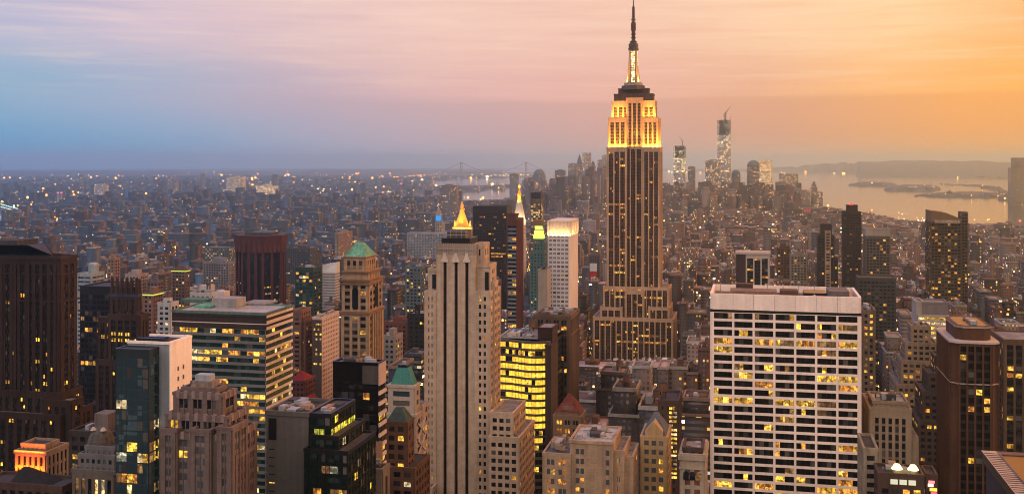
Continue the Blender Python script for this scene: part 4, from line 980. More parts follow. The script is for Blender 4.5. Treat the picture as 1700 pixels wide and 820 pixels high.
def lower_centre():
    b = B('red_roofed_brown_building', 'brown building under a steep red tiled pyramid roof', 'the red pyramid roof', 919, 965, 470, side=972)
    S = stone('ochre_brown', (.21, .13, .085), .2)
    x0, x1, y0, y1, z0, z1 = b.mass(919, 965, 692, None, wall=S, bay=4, sub=2, pw=1.3, mw=.3, flr=3.7, wh=2, pp=.3, sp=.28, litf=lambda f, q, n: .45 if q < 2 else .12, edge=.8, top=1.6, roof=TRF, parapet=.4, lset=[L_YEL, L_WRM, L_DIM])
    cx_, cy_ = (x0 + x1) / 2, (y0 + y1) / 2
    T2 = b.mass(923, 962, 684, 693, dy=1.5, depth=y1 - y0 - 3, blank=True, wall=S, parapet=0)
    b.g('pyramid_roof').ring(rect(T2[0] - .3, T2[1] + .3, T2[2] - .3, T2[3] + .3), T2[5], rect(cx_ - .6, cx_ + .6, cy_ - .4, cy_ + .4), b.Z(659), stone('red_tile', (.15, .035, .025), .35, scale=.5))
    b.kid('dormer', lambda g: g.box(cx_ - 2.5, cx_ + 2.5, T2[2] + .2, T2[2] + 3, T2[5], T2[5] + 2.2, S)); b.done()
    b = B('plain_beige_block', 'stepped beige block with few windows, white roof and a yellow lit wing', 'the plain beige block', 901, 1050, 400, depth=24)
    S = stone('beige_render', (.29, .20, .13), .25, scale=.12)
    K = dict(wall=S, bay=5.2, sub=2, pw=1.6, mw=.3, flr=3.6, wh=2.0, pp=.15, sp=.13, edge=.8, top=1.5, roof=GRF, parapet=.9, gm=glass('grey_glass', (.06, .065, .07)), lset=[L_YEL, L_YEL, L_WRM])
    b.mass(901, 947, 757, None, litf=lambda f, q, n: .55 if f == 'F' else .1, **K)
    x0, x1, y0, y1, z0, z1 = b.mass(946, 1018, 737, None, dy=1, depth=24, blank=True, wall=S, roof=WRF, parapet=.8)
    for q in range(7):
        for px in (958, 966, 1008):
            z = b.Z(751) - q * 3.6; m = L_WRM if (q * 3 + int(px)) % 5 == 0 else glass('grey_glass', (.06, .065, .07), .25); b.kid('window', lambda g: g.box(b.X(px) - .65, b.X(px) + .65, y0 - .1, y0 + .1, z - 1.9, z, m))
    b.mass(1018, 1036, 752, None, dy=3, depth=22, litf=lambda f, q, n: .3, **K); b.mass(1036, 1051, 761, None, dy=5, depth=20, litf=lambda f, q, n: .15, **K)
    b.mass(985, 1018, 733, 740, dy=8, depth=10, blank=True, wall=S, roof=WRF); b.clutter(b.X(903), b.X(944), b.Y + 1, b.Y + 22, b.Z(757), 7, 9, 2.4); b.clutter(x0, x1, y0 + 1, y1, z1, 6, 19, 2)
    b.done()
    b = B('gabled_yellow_tower', 'yellowish brick tower with a steep grey slate gabled roof', 'the gabled yellow tower', 1064, 1107, 420, depth=20)
    S = stone('yellow_brick', (.32, .21, .10), .18)
    x0, x1, y0, y1, z0, z1 = b.mass(1064, 1107, 727, None, wall=S, bay=3.2, sub=1, pw=1.1, flr=3.5, wh=1.9, pp=.3, sp=.28, litp=.12, edge=.8, top=1.2, roof=TRF, parapet=.5, gm=glass('grey_glass', (.06, .065, .07), .25), lset=[L_YEL, L_WRM])
    sl_ = stone('blue_slate', (.10, .11, .13), .3); ym = (y0 + y1) / 2; xm = (x0 + x1) / 2
    b.g('slate_roof').ring(rect(x0 + .1, x1 - .1, y0 + .6, y1 - .6), z1, rect(xm - .8, xm + .8, ym - 1.5, ym + 1.5), b.Z(695), sl_)
    b.kid('front_gable', lambda g: g.poly([(xm - 3.4, y0 - .1, z1), (xm + 3.4, y0 - .1, z1), (xm + 3.4, y0 - .1, z1 + 2.4), (xm, y0 - .1, z1 + 6), (xm - 3.4, y0 - .1, z1 + 2.4), (xm - 3.4, ym, z1), (xm + 3.4, ym, z1), (xm + 3.4, ym, z1 + 2.4), (xm, ym, z1 + 6), (xm - 3.4, ym, z1 + 2.4)], [(0, 1, 2, 3, 4), (1, 6, 7, 2), (2, 7, 8, 3), (3, 8, 9, 4), (4, 9, 5, 0)], S))
    b.done()
    b = B('ornate_arched_building', 'ornate cream building with arched upper windows over red brick floors', 'the ornate arched building', 1129, 1170, 400, depth=22)
    S = stone('cream_stone', (.42, .34, .25), .16)
    x0, x1, y0, y1, z0, z1 = b.mass(1130, 1169, 759, None, wall=S, bay=4, sub=1, pw=1.5, flr=3.7, wh=2.2, pp=.35, sp=.3, litp=.15, edge=.8, top=4.5, roof=TRF, gm=stone('brick_infill', (.17, .06, .04)), lset=[L_WRM])
    b.cornice(x0, x1, y0, y1, z1 + .4, 1.6, .9, S); b.cornice(x0, x1, y0, y1, b.Z(777), .6, .6, S)
    b.mass(1134, 1166, 748, 760, dy=3, depth=14, blank=True, wall=DBR, roof=GRF); b.clutter(x0, x1, y0 + 1, y1, z1, 7, 12, 3)
    for px in (1139, 1149.5, 1160):
        xx = b.X(px)
        b.kid('arched_window', lambda g: g.poly([(xx - 1, y0 - .6, b.Z(797)), (xx + 1, y0 - .6, b.Z(797))] + [(xx + math.cos(a), y0 - .6, b.Z(787) + math.sin(a)) for a in [math.pi * i / 8 for i in range(9)]], [tuple(range(11))], L_DIM if px == 1160 else G_DARK))
    b.done()
    b = B('light_studded_dark_tower', 'dark brown tower with two columns of bright windows down its front', 'the light studded tower', 1093, 1126, 480, depth=22)
    x0, x1, y0, y1, z0, z1 = b.mass(1093, 1126, 669, None, wall=DBR, bay=4, cols=3, sub=1, pw=2, flr=3.6, wh=1.7, pp=.2, sp=.18, litp=.02, edge=.6, top=1.5, roof=TRF, lset=[L_YEL])
    for q in range(17):
        for px in (1114, 1121):
            if rnd.random() < .86: z = b.Z(676) - q * 1.9; b.kid('lit_window', lambda g: g.box(b.X(px) - .75, b.X(px) + .75, y0 - .5, y0 - .3, z - 1.0, z, L_WHT if rnd.random() < .3 else L_YEL))
    b.tank(b.X(1100, 8), b.Y + 10, z1); b.done()
    b = B('colonnaded_low_building', 'low tan building with a columned attic and cluttered roof', 'the colonnaded building', 575, 634, 385, side=645)
    x0, x1, y0, y1, z0, z1 = b.mass(575, 634, 783, None, wall=stone('colonnade_tan', (.19, .15, .115), .2), bay=2.2, sub=1, pw=.9, flr=9, wh=7.5, pp=.5, sp=.2, litp=.0, edge=2, top=2.4, roof=TRF)
    b.clutter(x0, x1, y0, y1, z1, 16, 41, 3.4); b.kid('roof_turret', lambda g: g.box(x0, x0 + 3, y0 + 4, y0 + 8, z1, z1 + 5, TAN)); b.kid('bulkhead', lambda g: g.box(b.X(594), b.X(612), y0 + 8, y0 + 15, z1, z1 + 7, stone('brown_bulk', (.18, .13, .11)))); b.done()
    b = B('domed_columned_building', 'grey tiered building with a stone dome above a row of columns', 'the domed building', 122, 190, 430, depth=26)
    S = stone('domed_stone', (.15, .12, .10), .2)
    x0, x1, y0, y1, z0, z1 = b.mass(122, 190, 786, None, wall=S, bay=3.0, sub=1, pw=1.2, flr=12, wh=11, pp=.7, sp=.2, litf=lambda f, q, n: .0, edge=.5, top=2.5, roof=TRF)
    T2 = b.mass(131, 190, 760, 787, dy=3, depth=18, wall=stone('domed_pale', (.17, .16, .165), .15), bay=2.7, sub=1, pw=1.2, flr=3.2, wh=1.7, pp=.3, sp=.28, litp=.06, edge=.5, top=.9, roof=TRF)
    T3 = b.mass(142, 190, 746, 761, dy=5, depth=14, wall=MATS['domed_pale'], bay=2.7, sub=1, pw=1.2, flr=3.2, wh=1.6, pp=.3, sp=.28, litp=.06, edge=.4, top=.8, roof=TRF)
    cx_, cy_ = b.X(168, 12), b.Y + 12; d = dep(cx_, cy_) / F
    dome(b.g('dome'), cx_, cy_, 22 * d, T3[5], 5.6 * 1.2, stone('dome_stone', (.11, .10, .085), .3, scale=.5), 20, 6)
    for k in (-1, 1): b.kid('roof_dish', lambda g: g.ring(circ(cx_ + k * 9 * d, cy_ - 2, 1.3, 12), T3[5] + 6.0, circ(cx_ + k * 9 * d, cy_ - 2, .5, 12), T3[5] + 7.2, WHT))
    for q, px in ((0, 157), (1, 157), (2, 157)): b.kid('lit_window', lambda g: g.box(b.X(px) - .7, b.X(px) + .7, y0 - .12, y0 + .1, b.Z(800 + q * 11), b.Z(794 + q * 11), L_YEL))
    b.done()
    # the orange floodlit front and the dark roof before it
    b = B('orange_floodlit_pavilion', 'classical rooftop pavilion floodlit deep orange at the foot of the massive brown tower', 'the orange pavilion', 27, 76, 500, depth=16)
    S = stone('pavilion_stone', (.30, .22, .16), .15)
    x0, x1, y0, y1, z0, z1 = b.mass(27, 76, 753, None, wall=S, bay=3.1, sub=1, pw=1.3, flr=5.6, wh=4.2, pp=.7, sp=.3, litp=0, rowp=0, edge=.5, top=1.5, roof=TRF)
    T2 = b.mass(36, 75, 741, 753, dy=2, depth=10, wall=S, bay=2.4, sub=1, pw=1.2, flr=3, wh=1.5, pp=.3, sp=.25, litp=0, rowp=0, edge=.4, top=.8, roof=TRF)
    b.cornice(x0, x1, y0, y1, z1 + .3, .8, .8, S)
    for px in (32, 44, 56, 68): b.lamp((b.X(px), y0 - 2.5, b.Z(783)), (b.X(px), y0, z1), 3600, (1, .13, .002), (4, 1)); b.lamp((b.X(px), y0 - 1.8, z1 + .6), (b.X(px), y0 + 2, z1 + 6), 1600, (1, .12, .002), (4, 1))
    b.done()
    b = B('dark_hipped_roof_building', 'unlit building with a broad dark hipped roof before the orange pavilion', 'the dark hipped roof', -30, 103, 440, depth=14)
    x0, x1, y0, y1, z0, z1 = b.mass(-30, 103, 811, None, dy=0, wall=DBR, bay=4, sub=1, pw=1.6, flr=4, wh=2, pp=.3, sp=.2, litp=.02, edge=.8, top=2, roof=TRF)
    xm, ym = b.X(43, 6), b.Y + 6
    b.g('hipped_roof').ring(rect(b.X(12), b.X(78), b.Y + 1, b.Y + 12), z1, rect(xm - 1.2, xm + 1.2, ym - 1, ym + 1), gz(775, xm, ym), stone('black_slate', (.02, .018, .018), .4))
    b.done()
    b = B('dark_parapet_block', 'dark low block with yellow windows between the massive brown tower and the domed building', 'the dark parapet block', 116, 170, 470, depth=20)
    b.mass(116, 185, 722, None, wall=stone('dim_stone', (.05, .038, .032)), bay=4, sub=1, pw=1.2, flr=3.9, wh=2, pp=.3, sp=.2, litf=lambda f, q, n: .5 if q in (2, 6) else .08, edge=.8, top=1.5, roof=TRF); b.clutter(b.X(118), b.X(168), b.Y, b.Y + 20, b.Z(722), 6, 77, 3)
    b.kid('bulkhead', lambda g: g.box(b.X(143), b.X(166), b.Y + 6, b.Y + 14, b.Z(722), b.Z(693), stone('grey_bulk', (.17, .14, .13)))); b.done()
lower_centre()

def right_group():
    b = B('chamfered_brown_tower', 'brown granite tower with cut corners, a white ledge and a ring parapet crown', 'the chamfered brown tower', 1580, 1658, 470, depth=40)
    S = stone('orange_brown_granite', (.10, .042, .022), .25)
    x0, x1, y0, y1 = b.x0, b.x1, b.Y, b.y1; z1 = b.Z(569); c = 2.8
    K = dict(wall=S, bay=2.9, sub=1, pw=.8, flr=3.7, wh=2.3, pp=.45, sp=.05, spm=SPD, gm=glass('black_glass'), litp=.17, rowp=0, edge=.3, top=1.2, roof=TRF, parapet=0, lset=[L_YEL, L_WRM, L_WRM])
    b.solid(x0 + c, x1 - c, y0, y1, 0, z1, **K); b.solid(x0, x1, y0 + c, y1 - c, 0, z1 - .01, **dict(K, faces='LR'))
    b.g('corner_piers').ring(cut(x0 + .2, x1 - .2, y0 + .2, y1 - .2, c), 0, cut(x0 + .2, x1 - .2, y0 + .2, y1 - .2, c), z1 + .02, S)
    b.g('ledge').ring(cut(x0 - .8, x1 + .8, y0 - .8, y1 + .8, c), z1, cut(x0 - .8, x1 + .8, y0 - .8, y1 + .8, c), z1 + .8, stone('pale_ledge', (.62, .5, .42), .1), bot=True)
    b.g('ledge').ring(cut(x0 - .3, x1 + .3, y0 - .3, y1 + .3, c), b.Z(637), cut(x0 - .55, x1 + .55, y0 - .55, y1 + .55, c), b.Z(637) + .5, MATS['pale_ledge'], bot=True)
    q0, q1, r0, r1 = b.X(1588, 4), b.X(1647, 4), y0 + 4, y1 - 6
    b.g('crown').ring(cut(q0, q1, r0, r1, 3), z1 + .7, cut(q0, q1, r0, r1, 3), b.Z(546), S, capm=TRF)
    b.g('crown_rim').ring(cut(q0 - .3, q1 + .3, r0 - .3, r1 + .3, 3), b.Z(546), cut(q0 - .6, q1 + .6, r0 - .6, r1 + .6, 3), b.Z(543), MATS['pale_ledge'], capm=TRF)
    b.kid('roof_pit', lambda g: g.ring(cut(q0 + 1.2, q1 - 1.2, r0 + 1.2, r1 - 1.2, 2.5), b.Z(543), cut(q0 + 1.3, q1 - 1.3, r0 + 1.3, r1 - 1.3, 2.5), b.Z(543) + .15, BLK))
    b.clutter(q0 + 3, q1 - 3, r0 + 3, r1 - 3, b.Z(543), 6, 3, 1.8)
    b.done()
    b = B('dark_piered_tower', 'dark tower with pale piers at the right edge, just past the chamfered brown tower', 'the dark piered tower', 1667, 1740, 600, depth=35)
    b.mass(1667, 1760, 566, None, wall=stone('piered_brown', (.13, .075, .042), .2), bay=4.2, sub=1, pw=1.1, flr=3.9, wh=2.5, pp=.5, sp=.1, spm=SPD, litp=.12, rowp=.1, rowl=.5, edge=.8, top=2, lset=[L_YEL, L_WRM]); b.done()
    b = B('grand_ledge_roof', 'close flat roof corner with a ribbed metal ledge at the lower right', 'the close roof corner', 1640, 1900, 190, depth=60)
    # its corner comes nearest; the long edge runs away along the avenue
    x0, y1 = gx(1629, 250), 250; z = gz(747, x0, 250)
    y0 = 150; xw = x0 + 70
    b.box3 = [x0, xw, y0, y1]; b.org = (x0, y0, 0); b.Y = y0; b.y1 = y1
    LM = stone('ledge_metal', (.40, .33, .27), .25, rough=.6)
    b.g('wall').box(x0 + .8, xw, y0 + .5, y1 - .8, 0, z - 2.2, stone('dark_stone', (.05, .035, .028), .2))  # dark stone wall below the ledge
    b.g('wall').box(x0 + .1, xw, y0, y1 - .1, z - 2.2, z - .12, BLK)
    b.g('ledge').box(x0, x0 + 3.0, y0, y1, z - .12, z, LM); b.g('ledge').box(x0 + 3.0, xw, y1 - 2.2, y1, z - .12, z - .002, stone('ledge_brown', (.15, .09, .07), .25))
    b.g('roof').box(x0 + 3.0, xw, y0, y1 - 2.2, z - .5, z - .25, stone('pale_flat_roof', (.44, .37, .31), .35, scale=.25))
    for i in range(60):
        y = y0 + 12 + i * 1.45
        if y < y1 - 2.4: b.kid('ledge_seam', lambda g: g.box(x0 + .15, x0 + 2.9, y - .07, y + .07, z, z + .09, DBR))
    b.kid('kerb_rail', lambda g: g.box(x0 + 3.0, x0 + 3.25, y0, y1 - 2.2, z - .25, z + .25, stone('rail_brown', (.22, .14, .10))))
    b.kid('corner_rail', lambda g: g.box(x0 + 3.25, xw, y1 - 2.45, y1 - 2.2, z - .25, z + .2, MATS['rail_brown']))
    b.done()
    b = B('slant_topped_tower', 'tall dark tower with a slanting top and many yellow windows, beyond the chamfered tower', 'the slant topped tower', 1545, 1596, 1300, depth=40, ybot=500)
    S = stone('slant_brown', (.10, .062, .035), .2)
    K = dict(wall=S, bay=3.6, sub=1, pw=.7, flr=3.8, wh=2.2, pp=.25, sp=.3, litp=.2, rowp=.0, edge=.8, top=2.5, roof=TRF, lset=[L_YEL, L_WRM, L_WRM, L_DIM], parapet=0)
    x0, x1, y0, y1, z0, z1 = b.mass(1545, 1596, 368, None, **K)
    b.g('slanted_top').poly([(x0, y0, z1), (x1, y0, z1), (x1, y1, z1), (x0, y1, z1), (x0, y0, b.Z(350)), (x1, y0, b.Z(363)), (x1, y1, b.Z(363)), (x0, y1, b.Z(350)), ((x0 + x1) / 2, y0, b.Z(353)), ((x0 + x1) / 2, y1, b.Z(353))],
                            [(0, 1, 5, 8, 4), (1, 2, 6, 5), (2, 3, 7, 9, 6), (3, 0, 4, 7), (4, 8, 9, 7), (8, 5, 6, 9)], stone('bronze_panel', (.22, .13, .07), .15))
    b.kid('pale_band', lambda g: g.box(b.X(1552), b.X(1594), y0 - .6, y0 - .02, b.Z(370), b.Z(365), stone('sand_panel', (.42, .32, .22))))
    b.mass(1596, 1607, 352, None, dy=14, depth=20, **dict(K, wall=stone('slim_brown', (.13, .09, .06)), litp=.05)); b.done()
    for (nm, lab, ref, p0, p1, yt, d, col, lp, extra) in (
            ('dark_red_beacon_tower', 'very dark slender tower with a red beacon on its narrower top', 'the red beacon tower', 1400, 1430, 353, 1500, (.045, .027, .024), .07, 1),
            ('twin_shaft_tower', 'dark tower with a paler window strip left of the red beacon tower', 'the twin shaft tower', 1358, 1385, 392, 1400, (.05, .032, .03), .08, 2),
            ('pale_topped_glass_tower', 'glass tower with a pale blank top band right of the red beacon tower', 'the pale topped tower', 1437, 1478, 393, 1350, (.13, .10, .08), .10, 3),
            ('dark_lower_glass_tower', 'dark glass office tower standing before the pale topped glass tower', 'the lower glass tower', 1425, 1487, 462, 1100, (.06, .055, .05), .07, 0),
            ('white_framed_tower', 'dark tower with a white framed lit front above the broad white slab', 'the white framed tower', 1238, 1277, 424, 1150, (.10, .06, .05), .1, 4)):
        b = B(nm, lab, ref, p0, p1, d, depth=26, ybot=480 if d > 1200 else 540)
        S = stone(nm + '_wall', col, .2)
        K = dict(wall=S, bay=3.7, sub=1, pw=1.0, flr=3.7, wh=2, pp=.3, sp=.2, litp=lp, rowp=.05, rowl=.5, edge=.8, top=3, roof=TRF, lset=[L_YEL, L_WRM, L_WRM, L_DIM])
        if extra == 4:
            W4 = stone('frame_white', (.52, .44, .38), .1)
            x0, x1, y0, y1, z0, z1 = b.mass(p0, p1, yt, None, **dict(K, wall=W4, spm=BLK, cols=3, sub=2, mw=.2, pw=1.4, sp=.1, pp=.9, gm=G_DARK, litf=lambda f, q, n: .12 if q not in (7, 8, 12, 13) else .7))
            xs0 = b.X(1222); b.note(xs0, x0, y0, y1, z1)
            b.g('side_block').box(xs0, x0 - .02, y0 - 1.0, y1, 0, z1 + 1.2, stone('plum_brown', (.055, .032, .032), .2))
            b.g('roof_slab').box(xs0 - .8, x1 + 1.4, y0 - 1.8, y1 + .8, z1 + 1.25, z1 + 3.2, W4)
            b.done(); continue
        x0, x1, y0, y1, z0, z1 = b.mass(p0, p1, yt, None, **K)
        if extra == 1:
            T = b.mass(1406, 1424, 341, yt, dy=4, depth=16, blank=True, wall=S, roof=TRF, parapet=.4)
            xx = b.X(1413, 8); b.kid('beacon', lambda g: g.ring(circ(xx, b.Y + 8, 2.4, 8), T[5], circ(xx, b.Y + 8, 1.6, 8), T[5] + 3, emis('red_beacon', (1, .04, .04), 2.6)))
        if extra == 2:
            b.mass(1362, 1381, 374, yt, dy=3, depth=16, blank=True, wall=S, roof=TRF)
            b.mass(1370, 1379, 384, None, dy=-1, depth=6, **dict(K, wall=TAN, litp=.1)); b.mass(1385, 1391, 430, None, dy=3, depth=20, **K)
        if extra == 3:
            b.mass(1437, 1478, 381, 393, dy=.5, depth=24, blank=True, wall=stone('pale_cap', (.42, .34, .28), .1), roof=TRF)
        b.done()
    b = B('white_lit_stepped_office', 'pale office block with brightly lit white floors under a grey penthouse', 'the pale lit office', 1527, 1575, 900, depth=34, ybot=590)
    W = stone('pale_office', (.48, .40, .33), .12)
    x0, x1, y0, y1, z0, z1 = b.mass(1524, 1575, 524, None, wall=W, bay=4.5, sub=1, pw=.4, flr=3.9, wh=2.1, pp=.2, sp=.4, litf=lambda f, q, n: .72 if f == 'F' else .2, edge=.3, top=1, roof=GRF, lset=[L_WHT, L_YEL, L_WHT])
    b.mass(1532, 1574, 503, 524, dy=2, depth=22, blank=True, wall=stone('mauve_panel', (.22, .18, .17), .1), roof=GRF); b.mass(1521, 1533, 502, None, dy=3, depth=26, blank=True, wall=W, roof=GRF); b.done()
    b = B('stepped_tan_ziggurat', 'tan brick ziggurat stepping back to a square top, left of the chamfered tower', 'the tan ziggurat', 1508, 1553, 720, depth=30)
    S = stone('ziggurat_tan', (.27, .185, .12), .2)
    K = dict(wall=S, bay=3.6, sub=1, pw=1.4, flr=3.6, wh=1.9, pp=.25, sp=.23, litp=.1, rowp=.03, edge=.8, top=1.6, roof=GRF, lset=[L_YEL, L_WRM, L_DIM])
    b.mass(1513, 1545, 543, None, dy=8, depth=16, **K); b.mass(1503, 1556, 570, None, dy=3, depth=26, **K); b.mass(1496, 1562, 600, None, dy=0, depth=34, **K); b.mass(1489, 1566, 640, None, dy=-4, depth=42, **K)
    b.clutter(b.X(1515, 8), b.X(1540, 8), b.Y + 9, b.Y + 22, b.Z(543), 4, 6, 3); b.done()
    b = B('dark_stepped_block', 'dark brick stepped block with rows of yellow lit windows before the tan ziggurat', 'the dark stepped block', 1530, 1580, 620, depth=34)
    K = dict(wall=stone('dark_brick', (.065, .042, .032), .2), bay=3.8, sub=1, pw=1.4, flr=3.7, wh=1.9, pp=.25, sp=.2, litp=.04, rowp=.3, rowl=.75, edge=.8, top=1.6, roof=TRF, lset=[L_YEL, L_WRM])  # dark brick walls
    b.mass(1553, 1578, 593, None, dy=8, depth=16, **K); b.mass(1541, 1580, 622, None, dy=4, depth=22, **K); b.mass(1532, 1582, 652, None, dy=0, depth=30, **K); b.mass(1524, 1584, 700, None, dy=-4, depth=36, **K); b.done()
    b = B('fluted_beige_tower', 'beige tower with tall vertical flutes and a flat roof, right of the broad white slab', 'the fluted beige tower', 1444, 1512, 490, depth=30)
    S = stone('fluted_beige', (.24, .175, .115), .15)
    x0, x1, y0, y1, z0, z1 = b.mass(1444, 1512, 679, None, wall=S, bay=3.1, sub=1, pw=1.3, flr=3.7, wh=2.6, pp=.5, sp=.12, spm=stone('flute_spandrel', (.22, .16, .11)), litp=.03, rowp=.0, edge=1.6, top=3.5, roof=GRF)
    b.mass(1449, 1507, 668, 679, dy=3, depth=20, blank=True, wall=S, roof=WRF); b.mass(1512, 1523, 724, None, dy=1, depth=26, wall=S, bay=3.1, sub=1, pw=1.3, flr=3.7, wh=2.4, pp=.5, sp=.12, litp=.02, edge=.8, top=2)
    b.clutter(b.X(1450, 3), b.X(1505, 3), b.Y + 4, b.Y + 20, b.Z(668), 6, 61, 3); b.done()
    b = B('narrow_windowed_block', 'narrow brown block dotted with lit windows at the right edge of the broad white slab', 'the narrow dotted block', 1432, 1453, 640, depth=30)
    b.mass(1431, 1453, 517, None, wall=stone('dotted_brown', (.14, .095, .07)), bay=3.3, sub=1, pw=1.3, flr=3.6, wh=1.8, pp=.25, sp=.2, litp=.3, edge=.8, top=1.6, roof=TRF, lset=[L_WRM, L_YEL, L_DIM]); b.clutter(b.X(1433), b.X(1450), b.Y, b.Y + 26, b.Z(517), 4, 5, 3); b.done()
    b = B('small_cream_block', 'small cream block at the foot of the broad white slab beside the fluted beige tower', 'the small cream block', 1434, 1457, 440, depth=24)
    b.mass(1434, 1457, 747, None, wall=stone('cream_wall', (.34, .27, .19)), bay=3.1, sub=1, pw=1.1, flr=3.6, wh=2, pp=.3, sp=.25, litp=.05, edge=.6, top=2, roof=TRF); b.done()
right_group()

def street_corner():
    b = B('low_cinema_building', 'low dark building with a row of white lit panels by the fluted beige tower', 'the lit panels', 1464, 1532, 425, depth=14)
    x0, x1, y0, y1, z0, z1 = b.mass(1458, 1534, 788, None, wall=DBR, bay=4, sub=1, pw=1.4, flr=4, wh=2, pp=.2, sp=.18, litp=.25, edge=.6, top=5, roof=TRF, lset=[L_WRM, L_YEL])
    for px in (1478, 1493, 1508): b.kid('lit_panel', lambda g: g.box(b.X(px), b.X(px + 12), y0 - .9, y0 - .6, b.Z(801), b.Z(793), emis('panel_white', (.95, .88, .62), .85)))
    for px in (1490, 1517): b.kid('roof_lamp', lambda g: (g.ring(circ(b.X(px), y0 + 2, .9, 10), z1, circ(b.X(px), y0 + 2, .9, 10), z1 + 2.4, MTL), g.ring(circ(b.X(px), y0 + 2, 2.2, 10), z1 + 2.4, circ(b.X(px), y0 + 2, 1.0, 10), z1 + 4.2, emis('roof_lamp', (1, .72, .22), 4.5), bot=True)))
    b.clutter(x0, x1, y0 + 3, y1, z1, 9, 71, 3); b.done()
    b = B('street_sign_building', 'narrow street front with pink, white and yellow lit shop signs at the lower right', 'the shop signs', 1538, 1556, 428, depth=12)
    x0, x1, y0, y1, z0, z1 = b.mass(1537, 1556, 790, None, wall=DBR, bay=3, sub=1, pw=1.2, flr=4, wh=2, pp=.2, sp=.18, litp=.3, edge=.5, top=1.5, roof=TRF)
    for (pa, pb, ya, yb, c) in ((1541, 1551, 800, 796, (1, .25, .25)), (1540, 1549, 806, 801, (1, .85, .6)), (1543, 1555, 813, 808, (1, .55, .08)), (1545, 1555, 818, 815, (1, .12, .2))):
        b.kid('shop_sign', lambda g: g.box(b.X(pa), b.X(pb), y0 - 1.0, y0 - .6, b.Z(ya), b.Z(yb), emis('sign_%d' % ya, c, 1.8)))
    b.done()
street_corner()

